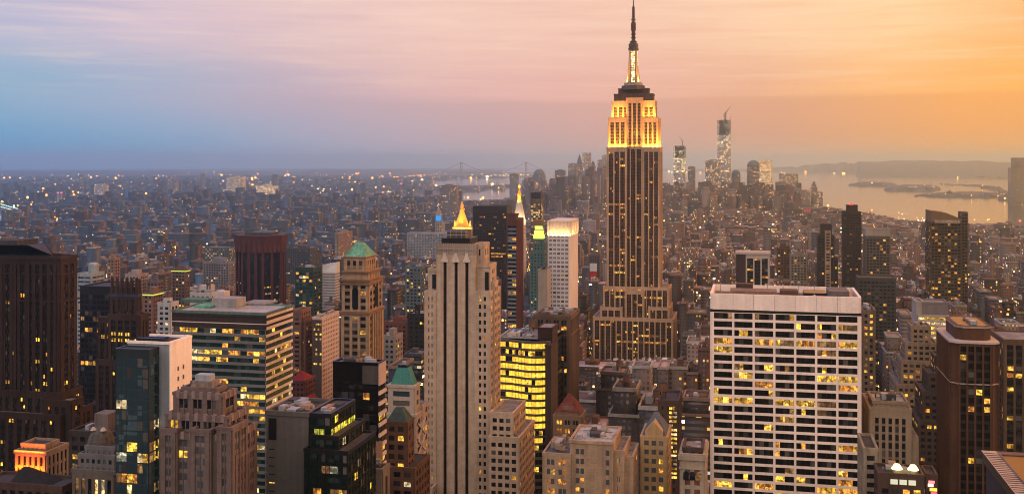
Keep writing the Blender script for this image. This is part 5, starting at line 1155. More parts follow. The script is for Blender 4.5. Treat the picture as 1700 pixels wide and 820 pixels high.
def mid_left():
    b = B('twin_brown_apartments', 'pair of joined reddish brown apartment slabs right of the banded office block', 'the twin brown slabs', 486, 505, 800, side=521)
    K = dict(wall=stone('rosy_brick', (.20, .10, .07)), bay=3.4, sub=1, pw=1.5, flr=3.4, wh=1.7, pp=.2, sp=.18, litp=.06, edge=.8, top=1.5, roof=TRF)
    b.mass(486, 500, 517, None, **K); b.mass(500.3, 507, 533, None, dy=2, depth=20, **K); b.mass(507.5, 520, 536, None, dy=18, depth=18, **dict(K, faces='FR')); b.done()
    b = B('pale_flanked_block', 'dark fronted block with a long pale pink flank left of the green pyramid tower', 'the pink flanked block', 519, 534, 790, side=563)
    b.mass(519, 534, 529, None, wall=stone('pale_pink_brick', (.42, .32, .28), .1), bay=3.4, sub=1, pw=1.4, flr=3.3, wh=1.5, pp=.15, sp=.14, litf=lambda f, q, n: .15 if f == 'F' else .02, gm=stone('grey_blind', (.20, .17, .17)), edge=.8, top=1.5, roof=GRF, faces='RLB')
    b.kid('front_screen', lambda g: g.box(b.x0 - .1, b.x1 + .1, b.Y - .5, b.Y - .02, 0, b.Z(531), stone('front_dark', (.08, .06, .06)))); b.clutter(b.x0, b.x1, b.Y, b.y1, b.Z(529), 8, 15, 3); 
    for q in range(9):
        for k in range(4):
            if rnd.random() < .25: b.kid('lit_window', lambda g: g.box(b.x0 + 1 + k * 1.6, b.x0 + 2.2 + k * 1.6, b.Y - .6, b.Y - .45, b.Z(540) - q * 3.6, b.Z(540) - q * 3.6 + 1.4, L_YEL))
    b.done()
    b = B('red_gabled_house', 'small building with bright red pitched roofs between the banded block and the black block', 'the red roofs', 486, 506, 760, depth=18)
    x0, x1, y0, y1, z0, z1 = b.mass(484, 506, 634, None, wall=DRD, bay=3, pw=1.2, flr=3.5, wh=1.8, litp=.05, edge=.5, top=1, roof=TRF)
    xm, ym = (x0 + x1) / 2, (y0 + y1) / 2; RT = stone('red_roof', (.20, .012, .014), .2)
    b.g('red_roof').ring(rect(x0 - .4, x1 + .4, y0 - .4, y1 + .4), z1 + .1, rect(xm - 2.5, xm - 1, ym - .5, ym + .5), b.Z(620), RT)
    T = b.mass(498, 521, 668, None, dy=-12, depth=10, wall=DRD, bay=3, pw=1.2, flr=3.5, wh=1.8, litp=.05, edge=.5, top=1, roof=TRF)
    b.g('red_roof').ring(rect(T[0] - .4, T[1] + .4, T[2] - .4, T[3] + .4), T[5] + .1, rect((T[0] + T[1]) / 2 + 1, (T[0] + T[1]) / 2 + 3, T[2] + 4.5, T[2] + 5.5), T[5] + 4.5, RT); b.done()
    S2 = [  # name, label, ref, px0, px1, side, ytop, d, colour, lit, roof
        ('banded_white_apartments', 'white banded apartment block with a round roof drum right of the massive brown tower', 'the white banded flats', 128, 152, 173, 456, 950, (.34, .40, .46), .04, 'drum'),
        ('tall_tan_apartments', 'tan apartment tower with a square lift tower rising behind the finned brown tower', 'the tan lift tower flats', 178, 190, 199, 430, 1250, (.27, .17, .13), .06, 'box'),
        ('cream_stepped_flats', 'cream stepped apartment building immediately right of the fins', 'the cream stepped flats', 208, 232, 246, 457, 1150, (.40, .32, .28), .05, 'box'),
        ('white_low_offices', 'white office building with a slanting flank behind the white sided glass tower', 'the white low offices', 262, 283, 296, 505, 760, (.46, .47, .50), .2, 'box'),
        ('brown_lit_crown_flats', 'brown apartment tower with a yellow green lit crown left of the flared red tower', 'the lit crown flats', 285, 308, 315, 449, 1200, (.16, .10, .08), .06, 'crown'),
        ('brick_flats', 'reddish brick flats beside the white low offices', 'the reddish flats', 238, 254, 270, 488, 900, (.22, .13, .11), .08, 'crown'),
        ('white_terraced_flats', 'white terraced apartment house before the flared red tower', 'the white terraces', 316, 350, 372, 488, 900, (.52, .50, .50), .08, 'box'),
        ('plain_brown_flats', 'plain brown apartment slab between the finned tower and the lit crown flats', 'the plain brown slab', 244, 262, 271, 468, 1150, (.15, .11, .11), .05, 'box'),
        ('grey_wide_offices', 'wide grey office block with two dark bays left of the flared red tower', 'the grey wide offices', 337, 380, None, 437, 1500, (.20, .19, .21), .05, 'box'),
        ('lit_low_offices', 'low glass office block with two bright floors left of the flared red tower', 'the bright low offices', 340, 380, None, 412, 1900, (.10, .14, .15), .35, 'none'),
        ('dark_pair_flats', 'dark apartment slab with a pale right edge beyond the green glass tower', 'the dark pair slab', 474, 515, 534, 413, 1700, (.07, .08, .10), .05, 'box'),
        ('tan_slab_pair', 'two toned slab with one tan and one lit face left of the green pyramid', 'the two toned slab', 556, 562, 585, 388, 2100, (.30, .22, .18), .1, 'box'),
        ('grey_tower_lit_stack', 'grey tower with stacked lit floors and cream edge left of the black striped tower', 'the lit stack tower', 673, 700, 706, 444, 1150, (.12, .15, .17), .28, 'box'),
        ('red_brick_wide', 'wide dark red brick building right of the green pyramid tower', 'the wide red brick', 638, 676, 690, 537, 900, (.14, .05, .04), .03, 'box'),
        ('black_lit_rows_block', 'black block with short rows of yellow light left of the black striped tower', 'the black lit block', 677, 706, None, 523, 850, (.02, .018, .02), .12, 'box'),
        ('grey_corniced_block', 'grey corniced block just right of the green pyramid tower', 'the grey corniced block', 637, 656, 668, 560, 760, (.24, .21, .19), .1, 'box'),
        ('courthouse_block', 'long pale block with rows of small windows left of the gilded pyramid', 'the long pale block', 676, 750, None, 388, 2500, (.30, .32, .36), .12, 'none'),
        ('narrow_light_tower', 'narrow tan tower just right of the broad dark slab', 'the narrow tan tower', 818, 826, 832, 468, 1050, (.34, .24, .2), .05, 'box'),
        ('brown_slim_tower', 'slim brown tower with orange lit left edge above the broad white slab', 'the slim orange lit tower', 1290, 1312, None, 412, 1500, (.13, .07, .05), .12, 'box'),
        ('rounded_cream_tower', 'cream tower of rounded bays above the broad white slab', 'the rounded cream tower', 1312, 1340, None, 424, 1450, (.30, .23, .18), .12, 'box'),
        ('slab_with_billboard', 'dark slab carrying a white and red hoarding left of the floodlit skyscraper', 'the hoarding slab', 978, 996, None, 424, 1500, (.14, .11, .11), .05, 'sign'),
    ]
    for (nm, lab, ref, p0, p1, sd, yt, d, col, lp, kind) in S2:
        b = B(nm, lab, ref, p0, p1, d, side=sd, depth=24 if sd is None else None, ybot=yt + 40, nwin=50)
        S = stone(nm + '_wall', col, .2)
        K = dict(wall=S, bay=3.8, sub=1, pw=1.6, flr=3.6, wh=1.9, pp=.3, sp=.28, litp=lp, rowp=.04, rowl=.5, edge=.8, top=2, roof=rnd.choice([TRF, GRF, WRF]), lset=[L_YEL, L_WRM, L_WHT, L_DIM])
        if 'banded' in nm: K.update(bay=6, pw=.5, sp=.7, wh=1.7, gm=glass('flat_glass', (.03, .05, .07)))
        x0, x1, y0, y1, z0, z1 = b.mass(p0, p1, yt, None, **K)
        w = x1 - x0; D = y1 - y0
        if kind == 'drum': b.g('roof_drum').ring(circ((x0 + x1) / 2 + 3, (y0 + y1) / 2, 4.5, 14), z1, circ((x0 + x1) / 2 + 3, (y0 + y1) / 2, 4.5, 14), z1 + 8, stone('drum_pale', (.36, .42, .46))); dome(b.g('roof_drum'), (x0 + x1) / 2 + 3, (y0 + y1) / 2, 4.5, z1 + 8, 2, MATS['drum_pale'], 14, 3)
        elif kind == 'crown': b.kid('lit_crown', lambda g: g.box(x0 - .6, x1 + .6, y0 - .6, y1 + .6, z1 - 1.4, z1 - .4, emis('crown_glow', (.75, .85, .12), 1.0))); b.kid('bulkhead', lambda g: g.box(x0 + w * .3, x0 + w * .8, y0 + D * .3, y0 + D * .8, z1, z1 + 5, S))
        elif kind == 'sign': b.kid('hoarding', lambda g: (g.box(x0 + 1, x1 - 4, y0 - .9, y0 - .5, z1 - 22, z1 - 11, stone('sign_white', (.75, .75, .75), .05)), g.box(x0 + 1, x1 - 4, y0 - .9, y0 - .5, z1 - 36, z1 - 22.1, stone('sign_red', (.5, .03, .03), .05))))
        elif kind == 'box': b.kid('bulkhead', lambda g: g.box(x0 + w * .25, x0 + w * .7, y0 + D * .3, y0 + D * .75, z1, z1 + rnd.uniform(3, 7), S)); b.clutter(x0, x1, y0, y1, z1, 4, len(nm), 3, tank=rnd.random() < .4)
        b.done()
mid_left()
# ------------------------------------------------------------ land and water
WATER = [[(835, 281), (1430, 287), (1430, 294), (1560, 295), (1720, 297), (1760, 376), (1604, 371), (1543, 369), (1490, 364), (1464, 357), (1367, 342), (1300, 325), (1200, 314), (1000, 309), (880, 305), (835, 303)],
         [(712, 302), (760, 297), (860, 295), (860, 306), (800, 308), (722, 309)], [(757, 320), (800, 316), (860, 311), (860, 329), (800, 332), (757, 332)],
         [(655, 323), (735, 318), (760, 319), (760, 323), (655, 326)], [(-200, 357), (105, 354), (106, 364), (0, 367), (-200, 367)], [(-200, 371), (19, 369), (22, 376), (8, 381), (-200, 383)]]
LANDS = [[(1408, 308), (1430, 303), (1470, 303.5), (1492, 307), (1470, 309.5), (1430, 309.5)], [(1468, 316), (1497, 309), (1545, 309), (1561, 314), (1540, 317.5)],
         [(1515, 324.5), (1560, 321.5), (1605, 319), (1690, 322), (1690, 327), (1560, 327)], [(1555, 305), (1620, 306), (1660, 311), (1672, 319), (1760, 318), (1760, 333), (1655, 332), (1672, 326), (1655, 318), (1620, 309), (1560, 307)],
         [(800, 290), (860, 288.5), (882, 290), (884, 294), (800, 296)], [(1425, 287), (1560, 289), (1720, 290), (1720, 298), (1425, 293)]]
def inpoly(px, py, poly):
    r = np.zeros(px.shape, bool); n = len(poly)
    for i in range(n):
        (xa, ya), (xb, yb) = poly[i], poly[(i + 1) % n]
        c = (ya > py) != (yb > py)
        with np.errstate(all='ignore'): r ^= c & (px < (xb - xa) * (py - ya) / (yb - ya + 1e-12) + xa)
    return r
def is_water(px, py):
    px = px + 3 * np.sin(py * 1.7) + 1.5 * np.sin(py * 4.1); py = py + .5 * np.sin(px * .21) + .35 * np.sin(px * .63)
    w = np.zeros(px.shape, bool)
    for p in WATER: w |= inpoly(px, py, p)
    for p in LANDS: w &= ~inpoly(px, py, p)
    return w
def np_proj(X, Y, Z):
    d = -X * math.sin(TH) + Y * math.cos(TH); s = X * math.cos(TH) + Y * math.sin(TH)
    dd = np.where(d > 1, d, 1e-3)
    return CX + F * s / dd, CY + F * (H - Z) / dd, d
def polar(name, zfun, mat, fine=True):
    a = np.concatenate([np.radians(np.arange(-180, -36, 6)), np.radians(np.arange(-36, 36.01, .1)), np.radians(np.arange(42, 180, 6))]) - TH
    pys = np.concatenate([[3000, 2000, 1400, 1000], np.arange(790, 380, -4), np.arange(380, 284, -.7), np.arange(284, 273, -.4)])
    r = np.concatenate([[1, 60], H * F / (pys - CY), [62000]])
    A, RR = np.meshgrid(a, r)
    X = RR * np.sin(A); Y = RR * np.cos(A); zc = -RR ** 2 / 1.48e7
    Z = zfun(X, Y, RR, A, zc)
    n = len(a); m = len(r)
    v = np.stack([X, Y, Z], -1).reshape(-1, 3)
    i = np.arange(m - 1)[:, None] * n; j = np.arange(n)[None]; k = (j + 1) % n
    f = np.stack([i + j, i + k, i + n + k, i + n + j], -1).reshape(-1, 4)
    me = bpy.data.meshes.new(name)
    me.vertices.add(len(v)); me.vertices.foreach_set('co', v.ravel().astype(np.float32))
    me.loops.add(f.size); me.loops.foreach_set('vertex_index', f[:, ::-1].ravel().astype(np.int32))
    me.polygons.add(len(f)); me.polygons.foreach_set('loop_start', np.arange(0, f.size, 4, dtype=np.int32))
    me.update(calc_edges=True); me.validate()
    me.polygons.foreach_set('use_smooth', np.ones(len(me.polygons), bool))
    me.materials.append(mat); o = bpy.data.objects.new(name, me); COL.objects.link(o); o['kind'] = 'structure'
    return o
def land_z(X, Y, RR, A, zc):
    px, py, d = np_proj(X, Y, zc)
    front = (d > 1500)
    w = is_water(px, py) & front
    n = np.sin(X * .0011 + Y * .0007) + .6 * np.sin(X * .0031 - Y * .0023 + 2) + .3 * np.sin(X * .009 + 1)
    hill = np.clip((RR - 17500) / 3500, 0, 1) * np.clip(1 - (RR - 24000) / 12000, 0, 1)
    side = np.clip((px - 1215) / 160, 0, 1) * np.clip(1.35 - (px - 1250) / 900, .55, 1)
    side = side * side * (3 - 2 * side) if False else side
    ridge = hill * side * (232 + 16 * n)
    low = hill * 34 * (1.0 + .5 * np.sin(px * .013) + .3 * np.sin(px * .05)) * (px <= 1300)
    isl = (front & (inpoly(px, py, LANDS[0]) | inpoly(px, py, LANDS[1]))) * 9.0
    h = np.where(front, ridge + low + isl, 0) + np.where(RR > 7000, 6 * (n + 1), 0)
    return np.where(w, zc - 9, zc + np.where(w, 0, h))
gm_, t = mat_new('ground')
g_ = t.node('ShaderNodeNewGeometry').outputs['Position']
n1 = t.node('ShaderNodeTexNoise', {'Vector': g_, 'Scale': .004, 'Detail': 9, 'Roughness': .7}).outputs[0]
n2 = t.node('ShaderNodeTexVoronoi', {'Vector': g_, 'Scale': .012}).outputs['Color']
bw = t.node('ShaderNodeSeparateColor', {0: n2}).outputs[0]
c_ = t.mix(t.smooth(n1, .40, .62), (.012, .028, .036), (.035, .055, .07))
c_ = t.mix(t.math('MULTIPLY', t.math('GREATER_THAN', bw, .75), .6), c_, (.09, .11, .13))
p_ = t.node('ShaderNodeBsdfPrincipled', {'Base Color': c_, 'Roughness': .9}); t.node('ShaderNodeOutputMaterial', {0: p_.outputs[0]})
polar('ground', land_z, gm_)
wm_, t = mat_new('water')
g_ = t.node('ShaderNodeNewGeometry').outputs['Position']
n1 = t.node('ShaderNodeTexNoise', {'Vector': t.node('ShaderNodeVectorMath', {0: g_, 1: (.01, .035, 1)}, operation='MULTIPLY').outputs[0], 'Scale': 1.0, 'Detail': 6, 'Roughness': .6}).outputs[0]
b_ = t.node('ShaderNodeBump', {'Strength': .25, 'Distance': 1.5, 'Height': n1})
p_ = t.node('ShaderNodeBsdfPrincipled', {'Base Color': (.03, .04, .045, 1), 'Roughness': .10, 'Normal': b_.outputs[0]}); p_.inputs['Specular IOR Level'].default_value = 1.0
t.node('ShaderNodeOutputMaterial', {0: p_.outputs[0]})
polar('water', lambda X, Y, RR, A, zc: zc - 3.5 + 0 * X, wm_)

# ------------------------------------------------------------ fabric of the town
def town_material():
    m, t = mat_new('town_wall')
    at = t.node('ShaderNodeAttribute', attribute_name='bcol'); col, alpha = at.outputs['Color'], at.outputs['Alpha']
    uv = t.node('ShaderNodeUVMap', uv_map='UVMap').outputs[0]
    s = t.node('ShaderNodeSeparateXYZ', {0: uv}); u, v = s.outputs[0], s.outputs[1]
    cu, cv = t.math('DIVIDE', u, 3.2), t.math('DIVIDE', v, 3.6)
    fu, fv = t.math('FRACT', cu), t.math('FRACT', cv); iu, iv = t.math('FLOOR', cu), t.math('FLOOR', cv)
    rib = t.math('GREATER_THAN', u, 50000)
    mu = t.math('MULTIPLY', t.math('GREATER_THAN', fu, .27), t.math('LESS_THAN', fu, .76)); mu = t.math('MAXIMUM', mu, rib)
    mv = t.math('MULTIPLY', t.math('GREATER_THAN', fv, .30), t.math('LESS_THAN', fv, .80))
    wall = t.math('GREATER_THAN', v, 0)
    mask = t.math('MULTIPLY', t.math('MULTIPLY', mu, mv), wall)
    cell = t.node('ShaderNodeCombineXYZ', {0: iu, 1: iv}).outputs[0]
    w = t.node('ShaderNodeTexWhiteNoise', {'Vector': cell}); wv, wc = w.outputs[0], w.outputs[1]
    row = t.node('ShaderNodeTexWhiteNoise', {'Vector': t.node('ShaderNodeCombineXYZ', {0: t.math('FLOOR', t.math('DIVIDE', iu, 8)), 1: iv, 2: 7.0}).outputs[0]}).outputs[0]
    pr = t.math('ADD', alpha, t.math('MULTIPLY', t.math('LESS_THAN', row, t.math('MULTIPLY', alpha, .45)), .6))
    on = t.math('MULTIPLY', t.math('LESS_THAN', wv, pr), mask)
    g = t.node('ShaderNodeNewGeometry').outputs['Position']
    n = t.node('ShaderNodeTexNoise', {'Vector': g, 'Scale': .07, 'Detail': 5, 'Roughness': .7}).outputs[0]
    base = t.node('ShaderNodeVectorMath', {0: col, 'Scale': t.math('MULTIPLY_ADD', n, 1.2, .4)}, operation='SCALE').outputs[0]
    base = t.mix(t.math('MULTIPLY', mask, .9), base, (.02, .024, .03))
    wr = t.node('ShaderNodeSeparateColor', {0: wc}).outputs
    ec = t.ramp(wr[1], [(0, (1, .34, .04)), (.35, (1, .52, .10)), (.7, (1, .70, .28)), (.93, (1, .85, .6)), (1, (.6, .8, 1))])
    es = t.math('MULTIPLY', on, t.math('MULTIPLY_ADD', t.math('POWER', wr[2], 4), 11.0, .7))
    p = t.node('ShaderNodeBsdfPrincipled', {'Base Color': base, 'Roughness': t.math('MULTIPLY_ADD', mask, -.6, .85), 'Emission Color': ec, 'Emission Strength': es})
    t.node('ShaderNodeOutputMaterial', {0: p.outputs[0]}); m.cycles.emission_sampling = 'NONE'
    return m
TOWN = town_material()
PAL = [((.17, .09, .065), 'red brick'), ((.10, .062, .05), 'dark brown'), ((.26, .18, .13), 'tan brick'), ((.30, .26, .22), 'beige'), ((.20, .19, .19), 'grey'), ((.44, .42, .40), 'white'), ((.07, .07, .075), 'near black'), ((.22, .14, .10), 'brown'), ((.34, .30, .27), 'cream')]
RPAL = [((.05, .05, .055), 'black roof'), ((.20, .20, .21), 'grey roof'), ((.46, .47, .49), 'silver roof'), ((.13, .11, .10), 'brown roof'), ((.30, .29, .28), 'pale roof')]
def boxes_mesh(name, A, org=(0, 0, 0)):
    """A: rows x0 x1 y0 y1 z0 z1 r g b litp ribbon rr rg rb rot  -> one mesh with facade coordinates in metres"""
    A = np.asarray(A, float); n = len(A)
    x0, x1, y0, y1, z0, z1 = A[:, :6].T; rot = A[:, 14]
    cx, cy_ = (x0 + x1) / 2, (y0 + y1) / 2; hx, hy = (x1 - x0) / 2, (y1 - y0) / 2
    c, s = np.cos(rot), np.sin(rot)
    V = np.zeros((n, 8, 3))
    for i, (a, b, q) in enumerate(((-1, -1, 0), (1, -1, 0), (1, 1, 0), (-1, 1, 0), (-1, -1, 1), (1, -1, 1), (1, 1, 1), (-1, 1, 1))):
        V[:, i, 0] = cx + a * hx * c - b * hy * s - org[0]; V[:, i, 1] = cy_ + a * hx * s + b * hy * c - org[1]; V[:, i, 2] = (z1 if q else z0) - org[2]
    Fq = np.array([(0, 1, 5, 4), (1, 2, 6, 5), (2, 3, 7, 6), (3, 0, 4, 7), (4, 5, 6, 7)])
    f = (np.arange(n)[:, None, None] * 8 + Fq[None]).reshape(-1, 4)
    rs = np.random.RandomState(n + 7); off = np.floor(rs.rand(n) * 900) * 3.2 * 8 + A[:, 10] * 60003.2
    UV = np.zeros((n, 5, 4, 2)); W = [x1 - x0, y1 - y0, x1 - x0, y1 - y0]; h = z1 - z0; ht = h - .9
    for k in range(4):
        o = off + k * 3.2 * 40; nb = np.maximum(1, np.round(W[k] / 3.2)) * 3.2
        UV[:, k, 0] = np.stack([o, np.full(n, .01)], -1); UV[:, k, 1] = np.stack([o + nb, np.full(n, .01)], -1)
        UV[:, k, 2] = np.stack([o + nb, ht], -1); UV[:, k, 3] = np.stack([o, ht], -1)
    UV[:, 4, :, 1] = -50
    C = np.zeros((n, 5, 4)); C[:, :4, :3] = A[:, None, 6:9]; C[:, :4, 3] = A[:, None, 9]; C[:, 4, :3] = A[:, 11:14]
    me = bpy.data.meshes.new(name)
    me.vertices.add(n * 8); me.vertices.foreach_set('co', V.ravel().astype(np.float32))
    me.loops.add(f.size); me.loops.foreach_set('vertex_index', f.ravel().astype(np.int32))
    me.polygons.add(len(f)); me.polygons.foreach_set('loop_start', np.arange(0, f.size, 4, dtype=np.int32))
    me.update(calc_edges=True)
    uvl = me.uv_layers.new(name='UVMap'); uvl.data.foreach_set('uv', UV.ravel().astype(np.float32))
    at = me.attributes.new('bcol', 'FLOAT_COLOR', 'FACE'); at.data.foreach_set('color', C.ravel().astype(np.float32))
    me.materials.append(TOWN); return me

# picture height above which the fabric of the town never rises, by distance
CAPD = [0, 480, 800, 1100, 1600, 2500, 4000, 6000, 8000, 12000, 30000]; CAPY = [760, 660, 575, 500, 430, 372, 335, 309, 299, 291, 283]
rng = np.random.RandomState(4)
def gen_manhattan():
    rows = []
    aves = [-3300, -3080, -2860, -2640, -2420, -2200, -1980, -1760, -1540, -1340, -1150, -930, -745, -600, -460, -320, -175, 105, 385, 660, 930, 1200, 1470, 1740]
    for i in range(len(aves) - 1):
        bx0, bx1 = aves[i] + 13, aves[i + 1] - 13
        Y = -730.0
        while Y < 5600:
            by0, by1 = Y + 8, Y + 72; Y += 80
            px, py, d = proj((bx0 + bx1) / 2, by0, 0)
            if d < 460 and (abs(by0) > 800 or abs((bx0 + bx1) / 2) > 700): continue
            if d < 460 and bx0 < 40 and bx1 > -40 and by0 < 60 and by1 > -90: continue
            if d >= 460 and (px < -90 or px > 1790): continue
            rowd = (by1 - by0) / 2
            for r in range(2):
                x = bx0
                while x < bx1 - 6:
                    near = d < 2600
                    w = rng.uniform(7, 21) if near else rng.uniform(14, 42)
                    if rng.rand() < (.07 if near else .2): w *= 1.8
                    w = min(w, bx1 - x); 
                    if w < 6: break
                    dd = rowd - rng.uniform(0, 7)
                    ya, yb = (by0, by0 + dd) if r == 0 else (by1 - dd, by1)
                    if d < 460: h = min(rng.uniform(60, 190), H - (850 - CY) * max(0, dep(x, ya) + 60) / F)
                    elif d < 1500: h = rng.gamma(3.2, 15) + 16
                    elif d < 2600: h = rng.gamma(2.6, 9) + 13
                    elif d < 4300: h = rng.gamma(2.2, 6) + 11 + (rng.rand() < .10) * rng.uniform(10, 40)
                    else: h = rng.gamma(2.4, 10) + 12
                    if px < 700 and d > 2500 and rng.rand() < .05: h = rng.uniform(45, 70)
                    rows.append((x, x + w, ya, yb, h, 0)); x += w + (rng.rand() < .06) * 6
    return rows
def gen_outer():
    rows = []
    for k in range(15000):
        py = rng.uniform(282, 345) if rng.rand() < .55 else rng.uniform(286, 318); px = rng.uniform(-60, 1760)
        d = H * F / (py - CY)
        if d < 4300 and px > 300: continue
        if d < 5600 and 700 < px < 1450: continue
        if d > 26000: continue
        Y = gy(d, px); X = gx(px, Y); zc = curv(math.hypot(X, Y))
        sc_ = max(1, d / 6000)
        w, dd = rng.uniform(14, 50) * sc_, rng.uniform(14, 40) * sc_
        h = rng.gamma(2, 5) + 8
        if rng.rand() < (.05 if px < 600 else .02): h = rng.uniform(30, 75); w = rng.uniform(18, 40); dd = 20
        if rng.rand() < .004 and px < 700: h = rng.uniform(90, 150); w = rng.uniform(22, 40); dd = 25
        rows.append((X - w / 2, X + w / 2, Y - dd / 2, Y + dd / 2, h, rng.uniform(-.6, .6)))
    return rows
def gen_downtown():
    rows = []
    for k in range(330):
        px = rng.uniform(872, 1004) if rng.rand() < .42 else rng.uniform(1098, 1330); d = rng.uniform(4600, 5700)
        Y = gy(d, px); X = gx(px, Y); w = rng.uniform(18, 42)
        top = rng.uniform(0, 1) ** 2.2
        peak = 274 if 940 < px < 1004 else (293 if px < 940 else 300)
        yt = 325 - (325 - peak) * top
        h = H - (yt - CY) * d / F
        rows.append((X - w / 2, X + w / 2, Y, Y + w, max(h, 15), -7.0))
    return rows
raw = np.array(gen_manhattan() + gen_outer() + gen_downtown())
X0, X1, Y0, Y1, HH, ROT = raw.T
DT = ROT < -5; ROT = np.where(DT, 0, ROT)
XC, YC = (X0 + X1) / 2, (Y0 + Y1) / 2
zc = -(XC ** 2 + YC ** 2) / 1.48e7
px_, py_, d_ = np_proj(XC, YC, zc)
near_ = d_ < 440
keep = near_ | ~is_water(px_, py_)
for e in (-1, 1):
    for f_ in (-1, 1):
        a_, b_2, c_2 = np_proj(XC + e * (X1 - X0) / 2, YC + f_ * (Y1 - Y0) / 2, zc); keep &= near_ | ~is_water(a_, b_2)
# the cap, in metres
cap = H - (np.interp(d_, CAPD, CAPY) - CY) * d_ / F
HH = np.where(near_, HH, 0) + np.where(near_, 0, 1) * np.minimum(HH, np.maximum(np.where(DT, 999, cap) - rng.uniform(0, 14, len(HH)), 9 + rng.uniform(0, 8, len(HH))))
pxa = np.minimum.reduce([np_proj(a, b, zc)[0] for a in (X0, X1) for b in (Y0, Y1)]); pxb = np.maximum.reduce([np_proj(a, b, zc)[0] for a in (X0, X1) for b in (Y0, Y1)])
for h in HEROES:
    b = h['box']; m = 3
    keep &= ~((X1 > b[0] - m) & (X0 < b[1] + m) & (Y1 > b[2] - m) & (Y0 < b[3] + m))
    inf = ~near_ & (d_ < h['d']) & (pxb > h['px'][0] - 2) & (pxa < h['px'][1] + 2)
    zmax = H - (h['ybot'] - CY) * d_ / F
    HH = np.where(inf & keep, np.minimum(HH, zmax - 1), HH)
for _ in range(3):           # nothing stands up in front of the open water
    ty_ = CY + F * (H - zc - HH) / d_
    over = (is_water(px_, ty_) | is_water(pxa + 1, ty_) | is_water(pxb - 1, ty_) | is_water(px_, ty_ + 2)) & (d_ > 3500) & ~DT
    HH = np.where(over, HH * .5, HH)
keep &= ~(((is_water(px_, CY + F * (H - zc - HH) / d_ + .4)) & (d_ > 3500) & ~DT))
keep &= HH > 4.5
sel = np.where(keep)[0]
NB = len(sel)
ci = rng.choice(len(PAL), NB, p=[.17, .13, .17, .10, .12, .09, .05, .11, .06]); ri = rng.choice(len(RPAL), NB, p=[.30, .25, .17, .13, .15])
far = d_[sel] > 6000
litp = rng.choice([.015, .04, .10, .22], NB, p=[.35, .35, .2, .1]) * np.where(d_[sel] > 2500, .75, 1) * np.interp(px_[sel], [600, 1100], [.32, 1.0])
rib = (rng.rand(NB) < .15) & (HH[sel] > 35)
warm = np.clip((px_[sel] - 650) / 500, 0, 1)[:, None]      # cool eastern and golden western light put into the wall and roof colours
light_tint = np.array([.17, .42, .92]) * (1 - warm) + np.array([1.1, .72, .52]) * warm
cols = np.array([p[0] for p in PAL])[ci] * rng.uniform(.2, .75, NB)[:, None] * light_tint * np.where(d_[sel] < 1700, .5, .8)[:, None]; rcols = np.array([p[0] for p in RPAL])[ri] * light_tint * .8  # nearer walls darkened further to deepen the shade between blocks
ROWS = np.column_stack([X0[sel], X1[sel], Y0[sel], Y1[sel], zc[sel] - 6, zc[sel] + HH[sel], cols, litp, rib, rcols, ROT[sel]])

# which of them the photo shows largest: nearest first into a coarse picture
def visible_area():
    S_ = 2; Wp, Hp = 1700 // S_, 820 // S_
    buf = np.zeros((Hp, Wp), np.int32) - 1
    items = [(h['d'], -2 - i, None) for i, h in enumerate(HEROES)] + [(d_[sel[i]], i, None) for i in range(NB)]
    items.sort(key=lambda q: q[0])
    area = np.zeros(NB)
    for d, i, _ in items:
        if d < 440 and i >= 0: continue
        if d > 5200: break
        if i <= -2:
            h = HEROES[-2 - i]; b = h['box']
            for ch in h['root'].children:
                if ch.type != 'MESH' or ch.name.split('.')[0] != 'wall': continue
            pa, pb = h['px']; yt = HT[-2 - i]; zs = buf[max(0, int(yt / S_)):Hp, max(0, int(pa / S_)):max(0, min(Wp, int(pb / S_)))]
            zs[zs == -1] = -3; continue
        k = sel[i]; pa, pb = pxa[k], pxb[k]; yt = CY + F * (H - zc[k] - HH[k]) / (d_[k] + 15); yb = CY + F * (H - zc[k]) / (d_[k] - 12)
        y0, y1, x0, x1 = max(0, int(yt / S_)), min(Hp, int(yb / S_) + 1), max(0, int(pa / S_)), min(Wp, int(pb / S_) + 1)
        if y1 <= y0 or x1 <= x0: continue
        z = buf[y0:y1, x0:x1]; mk = z == -1; area[i] = mk.sum(); z[mk] = i
    return area
HT = [proj((h['box'][0] + h['box'][1]) / 2, h['box'][2], max((c.bound_box[6][2] for c in h['root'].children if c.type == 'MESH'), default=50))[1] for h in HEROES]
HT = [min(proj(h['box'][0], h['box'][2], max(max(v[2] for v in c.bound_box) for c in h['root'].children if c.type == 'MESH' and c.name.split('.')[0] in ('wall', 'core', 'rear_wall')))[1], 819) for h in HEROES]
AREA = visible_area()
NIND = max(0, 292 - len(HEROES) - 34)
ind = set(int(i) for i in np.argsort(-AREA)[:NIND] if AREA[i] > 4)

# roof furniture for the mass, as small boxes with no lit windows
extra = []
for i in range(NB):
    if i in ind: continue
    r = ROWS[i]; d = d_[sel[i]]
    if d < 4500 and rng.rand() < .8:
        for _ in range(1 if d > 2200 else 3):
            w, q = r[1] - r[0], r[3] - r[2]; bw_, bd = w * rng.uniform(.12, .4), q * rng.uniform(.12, .4)
            x, y = rng.uniform(r[0], r[1] - bw_), rng.uniform(r[2], r[3] - bd); c = PAL[rng.randint(len(PAL))][0]; c2 = RPAL[rng.randint(len(RPAL))][0]
            extra.append((x, x + bw_, y, y + bd, r[5] - .5, r[5] + rng.uniform(1.5, 5.5), *c, 0, 0, *c2, r[14]))
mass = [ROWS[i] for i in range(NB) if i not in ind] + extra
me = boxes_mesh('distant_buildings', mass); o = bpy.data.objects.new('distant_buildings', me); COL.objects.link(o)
tag(o, 'low blocks of the town spreading between the towers and out to the horizon', 'buildings', kind='stuff')

